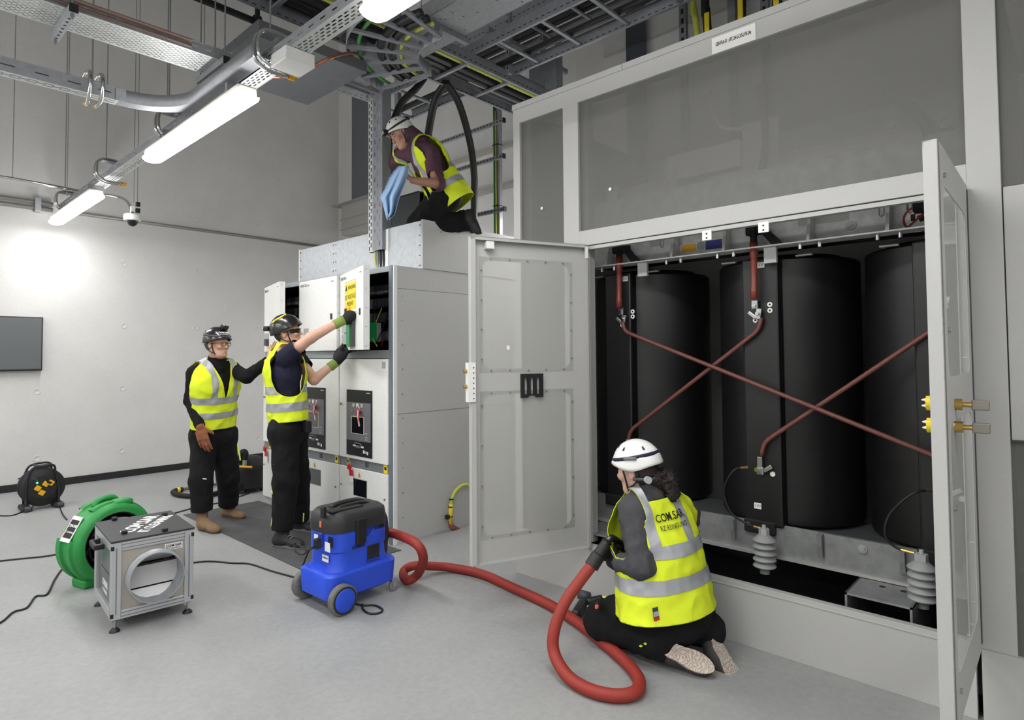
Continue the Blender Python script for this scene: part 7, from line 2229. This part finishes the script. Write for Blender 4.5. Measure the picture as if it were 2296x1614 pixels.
# ---------------------------------------------------------------- man kneeling on the duct
def man_top():
    rt, vw, up = person_axes(950, 5.6)
    J = dict(nk=j(934, 322, 5.60), pel=j(1003, 432, 5.62), shL=j(966, 347, 5.46), shR=j(898, 352, 5.72), elL=j(981, 412, 5.34), wrL=j(925, 404, 5.17), elR=j(876, 374, 5.78), wrR=j(857, 330, 5.85),
             hipL=j(1002, 440, 5.53), hipR=j(990, 440, 5.72), knL=j(952, 505, 5.46), knR=j(938, 503, 5.72), anL=j(1046, 498, 5.62), anR=j(1030, 496, 5.84), hd=j(900, 301, 5.54))
    tf = -rt * .80 - up * .5 + vw * .25
    J['Rt'] = frame(J['nk'] - J['pel'], tf); J['Rp'] = frame((0, 0, 1), -rt * .9 + vw * .3)
    R = frame(np.array([0, 0, 1.0]) * .84 - rt * .50 + vw * .12, -rt * .80 + vw * .36 - up * .5)
    t = thing('person', 'man in white helmet and plum hoodie kneeling on the duct with a blue cloth', 'person', (J['pel'][0], J['pel'][1], DZ - .15))
    F = Field([J[k] for k in J if k not in ('Rt', 'Rp')], .20, .0055)
    torso_body(F, J['nk'], J['pel'], J['Rt'], J['shL'], J['shR'], J['hipL'], J['hipR'])
    for s_ in 'LR': limbs(F, J, s_)
    F.cone(J['nk'] - J['Rt'][2] * .03, J['hd'] - R[2] * .06 - R[1] * .02, .060, .056, .03)
    head_shape(F, J['hd'], R)
    hand(F, J['wrL'], j(906, 390, 5.12) - J['wrL'], -vw * .35 - rt * .2 - up * .6, -1, (.75, .78, .8, .8), .5, 1.05, .02)
    hand(F, J['wrR'], j(853, 312, 5.86) - J['wrR'], -rt * .9, 1, (.3, .3, .3, .3), .2, 1.0)
    for s_ in 'LR': F.cone(J['an' + s_], J['an' + s_] + rt * .03 - up * .01, .036, .03, .02)
    V, Fc = F.mesh(); Cloth(V, Fc).build('body', SKIN3, t)
    def hood(Fl):
        n = J['nk']; h = J['hd']
        Fl.cone(n - J['Rt'][2] * .0 + rt * .03, h + rt * .075 + up * .0 - vw * .0, .085, .080, .04); Fl.ell(h + rt * .055 - up * .01, np.eye(3), (.085, .085, .085), .03)
        Fl.cone(n - rt * .06 - up * .06 + vw * .05, n + rt * .06 + up * .0 + vw * .07, .035, .04, .03)
        Fl.ell(h - rt * .045 - up * .03 + vw * .03, np.eye(3), (.085, .085, .10), .02, 'sub')
    make_top(J, t, PLUM, 'hoodie', .014, .12, .10, hood=hood, wr=(.008, 12))
    make_trousers(J, t, TROUS, .026, .03)
    make_vest(J, t, -.67, ((-.33, -.385), (-.47, -.53)), True, .05, (.085, .28, .0), .34, 1.04, open_front=.045, hole_x=.165)
    for s_, h, to in (('L', j(1056, 468, 5.60), j(1076, 513, 5.52)), ('R', j(1040, 470, 5.82), j(1058, 508, 5.74))):
        boot(t, h, h + nrm(to - h) * .28, -rt * .9 - up * .2, BOOTK, mat('sole_dark', (34, 32, 32), .8), J['an' + s_], 'boot', False, 1.0)
    h, g, surf = helmet(t, J['hd'], R, HELW, mat('strap_dark', (46, 46, 36), .8), lamp=(0, 1.32), rimdrop=.02)
    chin_strap(t, g)
    q = surf(PI, .95, 1.06); MB().box(q, (.05, .05, .03), .008).build('battery_pack', BLACK, h)
    MB().tube([surf(PI - .5, 1.15, 1.04), surf(PI - .2, 1.08, 1.04)], .010, 8).build('strap_buckle', EARTH, h)
    for s_ in (-1, 1):
        MB().tube([g(s_ * .031, .0885, -.003), g(s_ * .031, .0935, -.003)], [.0062, .0045], 10).build('eye', INK, t)
        MB().tube([g(s_ * .045, .086, .020), g(s_ * .030, .095, .023), g(s_ * .014, .094, .019)], [.003, .0045, .003], 6).build('eyebrow', HAIRD, t)
    HF = Field([J['hd']], .16, .006); HF.ell(g(0, -.025, .0), R, (.084, .088, .085), .02)
    HC = Cloth(*HF.mesh()); L = lambda V: to_local(V, J['hd'], R)
    HC.clip(lambda V: -.018 - L(V)[:, 1] + .6 * L(V)[:, 2]); HC.clip(lambda V: L(V)[:, 2] + .06); HC.clip(lambda V: np.hypot(L(V)[:, 1] + .006, L(V)[:, 2] + .012) - .034)
    HC.build('hair', HAIRD, t)
    return J


# ---------------------------------------------------------------- person kneeling at the enclosure
def kneeler():
    rt, vw, up = person_axes(1480, 3.1)
    J = dict(nk=j(1452, 1108, 3.20), pel=j(1512, 1335, 3.12), shL=j(1420, 1149, 3.12), shR=j(1538, 1156, 3.34), elL=j(1440, 1269, 3.00), wrL=j(1388, 1262, 3.14), elR=j(1475, 1262, 3.50), wrR=j(1404, 1226, 3.30),
             hipL=j(1468, 1350, 3.10), hipR=j(1542, 1350, 3.24), knL=j(1352, 1392, 3.28), knR=j(1440, 1385, 3.52), anL=j(1476, 1440, 3.04), anR=j(1590, 1412, 3.12), hd=j(1428, 1052, 3.20))
    tf = -vw * .72 - rt * .66
    J['Rt'] = frame(J['nk'] - J['pel'], tf); J['Rp'] = frame((0, 0, 1), tf)
    R = frame(np.array([0, 0, 1.0]) - rt * .14, -rt * .90 - vw * .42 - up * .12)
    t = thing('person', 'person in white helmet with ponytail kneeling at the enclosure, back to the camera', 'person', (J['pel'][0], J['pel'][1], 0))
    F = Field([J[k] for k in J if k not in ('Rt', 'Rp')], .20, .0055)
    torso_body(F, J['nk'], J['pel'], J['Rt'], J['shL'], J['shR'], J['hipL'], J['hipR'], .94)
    for s_ in 'LR': limbs(F, J, s_, thick=.95)
    F.cone(J['nk'] - J['Rt'][2] * .03, J['hd'] - R[2] * .06 - R[1] * .02, .054, .050, .03)
    head_shape(F, J['hd'], R)
    for s_ in 'LR': F.cone(J['an' + s_], J['an' + s_] + rt * .02 - up * .01, .032, .028, .02)
    for s_ in 'LR': F.cone(J['wr' + s_], J['wr' + s_] + nrm(J['wr' + s_] - J['el' + s_]) * .04, .020, .016, .01)
    V, Fc = F.mesh(); Cloth(V, Fc).build('body', SKIN4, t)
    def coll(Fl):
        n = J['nk']; Fl.cone(n - up * .01, n + (J['hd'] - n) * .42 + rt * .02, .078, .070, .04)
    make_top(J, t, CHARC, 'jacket', .018, .96, .97, neck=.05, wr=(.010, 13), extra=coll, ao=.010)
    def seat(Fl):
        Fl.cone(J['pel'], J['pel'] - up * .08 + rt * .02, .15, .15, .05)
    make_trousers(J, t, TROUS, .024, .0, extra=seat, hem_clip=False)
    Rv = frame(J['nk'] - j(1486, 1360, 3.16), -vw * .80 - rt * .56)
    def skirt(Fl, P):
        u_ = up
        cc = j(1500, 1345, 3.12); Fl.cone(j(1488, 1250, 3.14), j(1499, 1420, 3.11), .205, .285, .05, (Rv[1], .80))
    v, C, P, loc = make_vest(J, t, -.565, ((-.215, -.275), (-.365, -.432)), True, .03, (.095, .28, .01), .24, 1.0, shapefn=skirt, backneck=.01, bx=.100, Rv=Rv, hole_x=.155)
    # lettering printed on the back: project letters on the vest surface
    Rr = Rv
    Nv = C.V; L = loc(Nv); back = L[:, 1] < 0
    Lb = L[back]
    def ysurf(x, z):
        d = (Lb[:, 0] - x) ** 2 + (Lb[:, 2] - z) ** 2; k = np.argsort(d)[:6]; w = 1 / (d[k] + 1e-6); return float((Lb[k, 1] * w).sum() / w.sum())
    for body, zc, hgt, xs_, x0 in (('COM.SAR', -.092, .036, .80, .020), ('RZ REINIGUNG', -.138, .023, .70, .022)):
        cu = bpy.data.curves.new('t', 'FONT'); cu.body = body; cu.align_x = 'CENTER'; cu.align_y = 'CENTER'; cu.size = hgt * 1.42; cu.offset = hgt * (.02 if hgt > .03 else .004); cu.resolution_u = 3
        o = bpy.data.objects.new('t', cu); COL.objects.link(o); dg = bpy.context.evaluated_depsgraph_get(); me = bpy.data.meshes.new_from_object(o.evaluated_get(dg)); bpy.data.objects.remove(o); bpy.data.curves.remove(cu)
        bm = bmesh.new(); bm.from_mesh(me); bmesh.ops.triangulate(bm, faces=bm.faces[:]); 
        bmesh.ops.subdivide_edges(bm, edges=[e for e in bm.edges if e.calc_length() > .012], cuts=2); bmesh.ops.triangulate(bm, faces=bm.faces[:])
        vs = []
        for vv in bm.verts:
            x = vv.co.x * xs_ + x0; z = zc + vv.co.y
            vs.append(Vector(P(x, ysurf(x, z) - .009, z)))      # seen from behind, local right is the photo's right
        bm.verts.index_update(); b = MB(); b.add(vs, [[q.index for q in f.verts] for f in bm.faces]); bm.free(); bpy.data.meshes.remove(me)
        b.build('back_lettering', INK, v, fix=False)
    p = Vector(P(-.17, ysurf(-.17, -.50) - .012, -.505)); 
    q = at(1436, 1372, D=dep_of(p)); tg_R = Matrix((Vector(Rr[0]), Vector(Rr[1]), Vector(Rr[2]))).transposed()
    tg = MB().box(p, (.03, .003, .06), 0, tg_R).build('vest_tag', DGREY, v); MB().box(p - Vector(Rr[1]) * .002 - Vector(Rr[2]) * .022, (.03, .003, .014), 0, tg_R).build('tag_stripe', RED, tg); MB().box(p - Vector(Rr[1]) * .002, (.028, .003, .022), 0, tg_R).build('tag_print', LGREY, tg)
    # shoes with pale patterned soles turned to the viewer
    SOLEP = shoe_sole_mat()
    for s_, h, to in (('L', j(1468, 1440, 3.00), j(1612, 1505, 2.90)), ('R', j(1598, 1420, 3.06), j(1642, 1498, 2.98))):
        d = nrm(to - h); n = vw * .72 + rt * .10 + up * .60
        if s_ == 'R': n = vw * .45 + rt * .75 + up * .45
        n = nrm(n - d * (n @ d))
        b, (hh, dd, uu, ss, LL) = boot(t, h, h + d * .29, -n, mat('shoe_dark', (58, 54, 54), .7), SOLEP, J['an' + s_], 'shoe', False, 1.08)
    # gloves
    for s_, tip, pal, cl, ts, lab in (('L', j(1368, 1252, 3.22), -vw * .8, (.7, .7, .7, .7), -1, 'black glove of the bent left arm'), ('R', j(1380, 1214, 3.24), vw * .2 - rt * .6 - up * .5, (.75, .78, .8, .8), 1, 'black glove holding the hose end')):
        G = Field([J['wr' + s_], tip], .10, .0045)
        hand(G, J['wr' + s_], tip - J['wr' + s_], pal, ts, cl, .4, 1.2, .03, r0=.0105)
        V, Fc = G.mesh(); gl = Cloth(V, Fc).build('glove', GLOVEK, t, label=lab)
        d = nrm(J['wr' + s_] - J['el' + s_]); a = J['wr' + s_]
        MB().tube([Vector(a - d * .05), Vector(a - d * .045), Vector(a + d * .02)], [.040, .042, .034], 16).build('glove_cuff', GLOVEK, gl, smooth=True)
    h, g, surf = helmet(t, J['hd'], R, HELW, mat('strap_navy', (30, 34, 58), .7), lamp=None, rimdrop=.0)
    chin_strap(t, g)
    pts = [surf(-1.9 + .06 * k, 1.24 - .004 * k, 1.055) for k in range(8)]
    text('strap_lettering', 'PETZL', surf(-1.62, 1.23, 1.06), (surf(-1.9, 1.23, 1.0) - surf(-1.35, 1.23, 1.0)) * -1, Vector(R[2]), .012, LGREY, h, 'CENTER') if False else None
    MB().tube([surf(-1.95, 1.24, 1.045), surf(-1.45, 1.22, 1.045)], .0095, 8).build('strap_buckle', MGREY, h, smooth=True)
    # ratchet band, hair and ponytail
    MB().tube(smooth_path([g(-.09, -.02, -.03), g(-.083, -.07, -.035), g(-.05, -.105, -.04), g(0, -.112, -.04), g(.05, -.105, -.04)], 5), .009, 8).build('helmet_cradle', DGREY, h, smooth=True)
    MB().cyl(g(-.075, -.088, -.038), g(-.090, -.105, -.038), .018, 16).build('ratchet_knob', LGREY, h, smooth=True, angle=40)
    HF = Field([J['hd'], J['hd'] + rt * .25 - up * .1], .15, .006)
    HF.ell(g(0, -.025, -.01), R, (.086, .092, .085), .02)
    C2 = Cloth(*HF.mesh()); L2 = lambda V: to_local(V, J['hd'], R)
    C2.clip(lambda V: -.012 - L2(V)[:, 1] + .35 * L2(V)[:, 2] + .0); C2.clip(lambda V: np.hypot(L2(V)[:, 1] + .006, L2(V)[:, 2] + .012) - .030); C2.clip(lambda V: L2(V)[:, 2] + .085)
    hr = C2.build('hair', HAIRD, t)
    PF_ = Field([J['hd'], j(1512, 1115, 3.16)], .12, .006)
    a = V3(g(0, -.095, -.045)); b1 = j(1492, 1078, 3.17); b2 = j(1505, 1105, 3.15)
    PF_.cone(a, b1, .035, .052, .03); PF_.cone(b1, b2, .050, .034, .03); PF_.cone(b2, j(1500, 1122, 3.14), .03, .010, .02)
    PC = Cloth(*PF_.mesh()); PC.wrinkle(.014, 40); PC.build('ponytail', HAIRD, t)
    rs = random.Random(3)
    for k in range(26):
        s0 = Vector(a * .4 + b1 * .6) + Vector((rs.uniform(-.04, .04), rs.uniform(-.04, .04), rs.uniform(-.03, .04))); e0 = Vector(b2) + Vector((rs.uniform(-.06, .06), rs.uniform(-.06, .06), rs.uniform(-.05, .06)))
        MB().tube(smooth_path([s0, (s0 + e0) / 2 + Vector((rs.uniform(-.03, .03), rs.uniform(-.03, .03), rs.uniform(0, .03))), e0], 4), .0022, 5).build('hair_strand', HAIRD, hr)
    # knee pad badge and neon marks
    c = at(1342, 1358, D=3.17); MB().box(c, (.05, .03, .05), .012).build('knee_pad', BLACKM, t); MB().box(at(1338, 1360, D=3.14), (.018, .012, .018), .003).build('knee_badge', mat('badge_coral', (236, 110, 100), .5), t)
    for (x, y, D) in ((1437, 1448, 2.99), (1447, 1443, 2.99), (1355, 1338, 3.13)):
        MB().box(at(x, y, D=D), (.014, .014, .006), .002).build('neon_piping', MATS['neon'], t)
    return J


def dep_of(p): return float((V3(p) - EYE) @ CF)


def shoe_sole_mat():
    m = bpy.data.materials.new('patterned_sole'); m.use_nodes = True
    N = m.node_tree.nodes; L = m.node_tree.links; b = N['Principled BSDF']; b.inputs['Roughness'].default_value = .8
    tc = N.new('ShaderNodeTexCoord'); w = N.new('ShaderNodeTexWave'); w.wave_type = 'RINGS'; w.inputs['Scale'].default_value = 24; w.inputs['Distortion'].default_value = 9; w.inputs['Detail'].default_value = 1.2; w.inputs['Detail Scale'].default_value = 2.2
    L.new(tc.outputs['Object'], w.inputs['Vector']); r_ = N.new('ShaderNodeValToRGB'); r_.color_ramp.elements[0].position = .42; r_.color_ramp.elements[0].color = rgb(176, 154, 146); r_.color_ramp.elements[1].position = .56; r_.color_ramp.elements[1].color = rgb(202, 195, 180)
    L.new(w.outputs[0], r_.inputs[0]); L.new(r_.outputs[0], b.inputs['Base Color'])
    bp = N.new('ShaderNodeBump'); bp.inputs['Strength'].default_value = .5; bp.inputs['Distance'].default_value = .004; L.new(w.outputs[0], bp.inputs['Height']); L.new(bp.outputs[0], b.inputs['Normal'])
    return m


man_left(); man_reach(); JT = man_top(); kneeler()

# blue cleaning cloth in the kneeling man's hand: draped sheet
def cloth_hang():
    outline = [(905, 372), (888, 380), (873, 398), (862, 425), (852, 442), (858, 452), (862, 470), (868, 492), (874, 488), (872, 470), (880, 458), (884, 475), (886, 478), (890, 462), (900, 430), (912, 405), (918, 380), (913, 370)]
    nU, nV = 26, 30
    vs = []; fs = []
    for i in range(nV + 1):
        t_ = i / nV
        # left and right edges of the hanging cloth, from the hand down
        y = 372 + t_ * 118
        xl = np.interp(y, [372, 385, 400, 425, 442, 455, 470, 492], [893, 881, 872, 862, 852, 858, 862, 868]); xr = np.interp(y, [372, 390, 410, 430, 455, 478, 492], [916, 915, 909, 900, 892, 886, 872])
        for k in range(nU + 1):
            s_ = k / nU; x = xl + (xr - xl) * s_
            D = 5.02 + .05 * math.sin(s_ * 15 + t_ * 2.0) * (.3 + t_) + .03 * math.sin(s_ * 6 + 1) + .08 * (1 - s_)
            vs.append(at(x, y + 4 * math.sin(s_ * 9) * t_, D=D))
    for i in range(nV):
        for k in range(nU):
            a = i * (nU + 1) + k; fs.append((a, a + 1, a + nU + 2, a + nU + 1))
    o = MB().add(vs, fs).build('cleaning_cloth', cloth_mat('cloth_blue', (148, 178, 210), .9, .2, (128, 158, 192), 12, .2, 60), None, smooth=True, solid=.003)
    tag(o, 'light blue cleaning cloth hanging from the hand of the man on the duct', 'cloth')
cloth_hang()
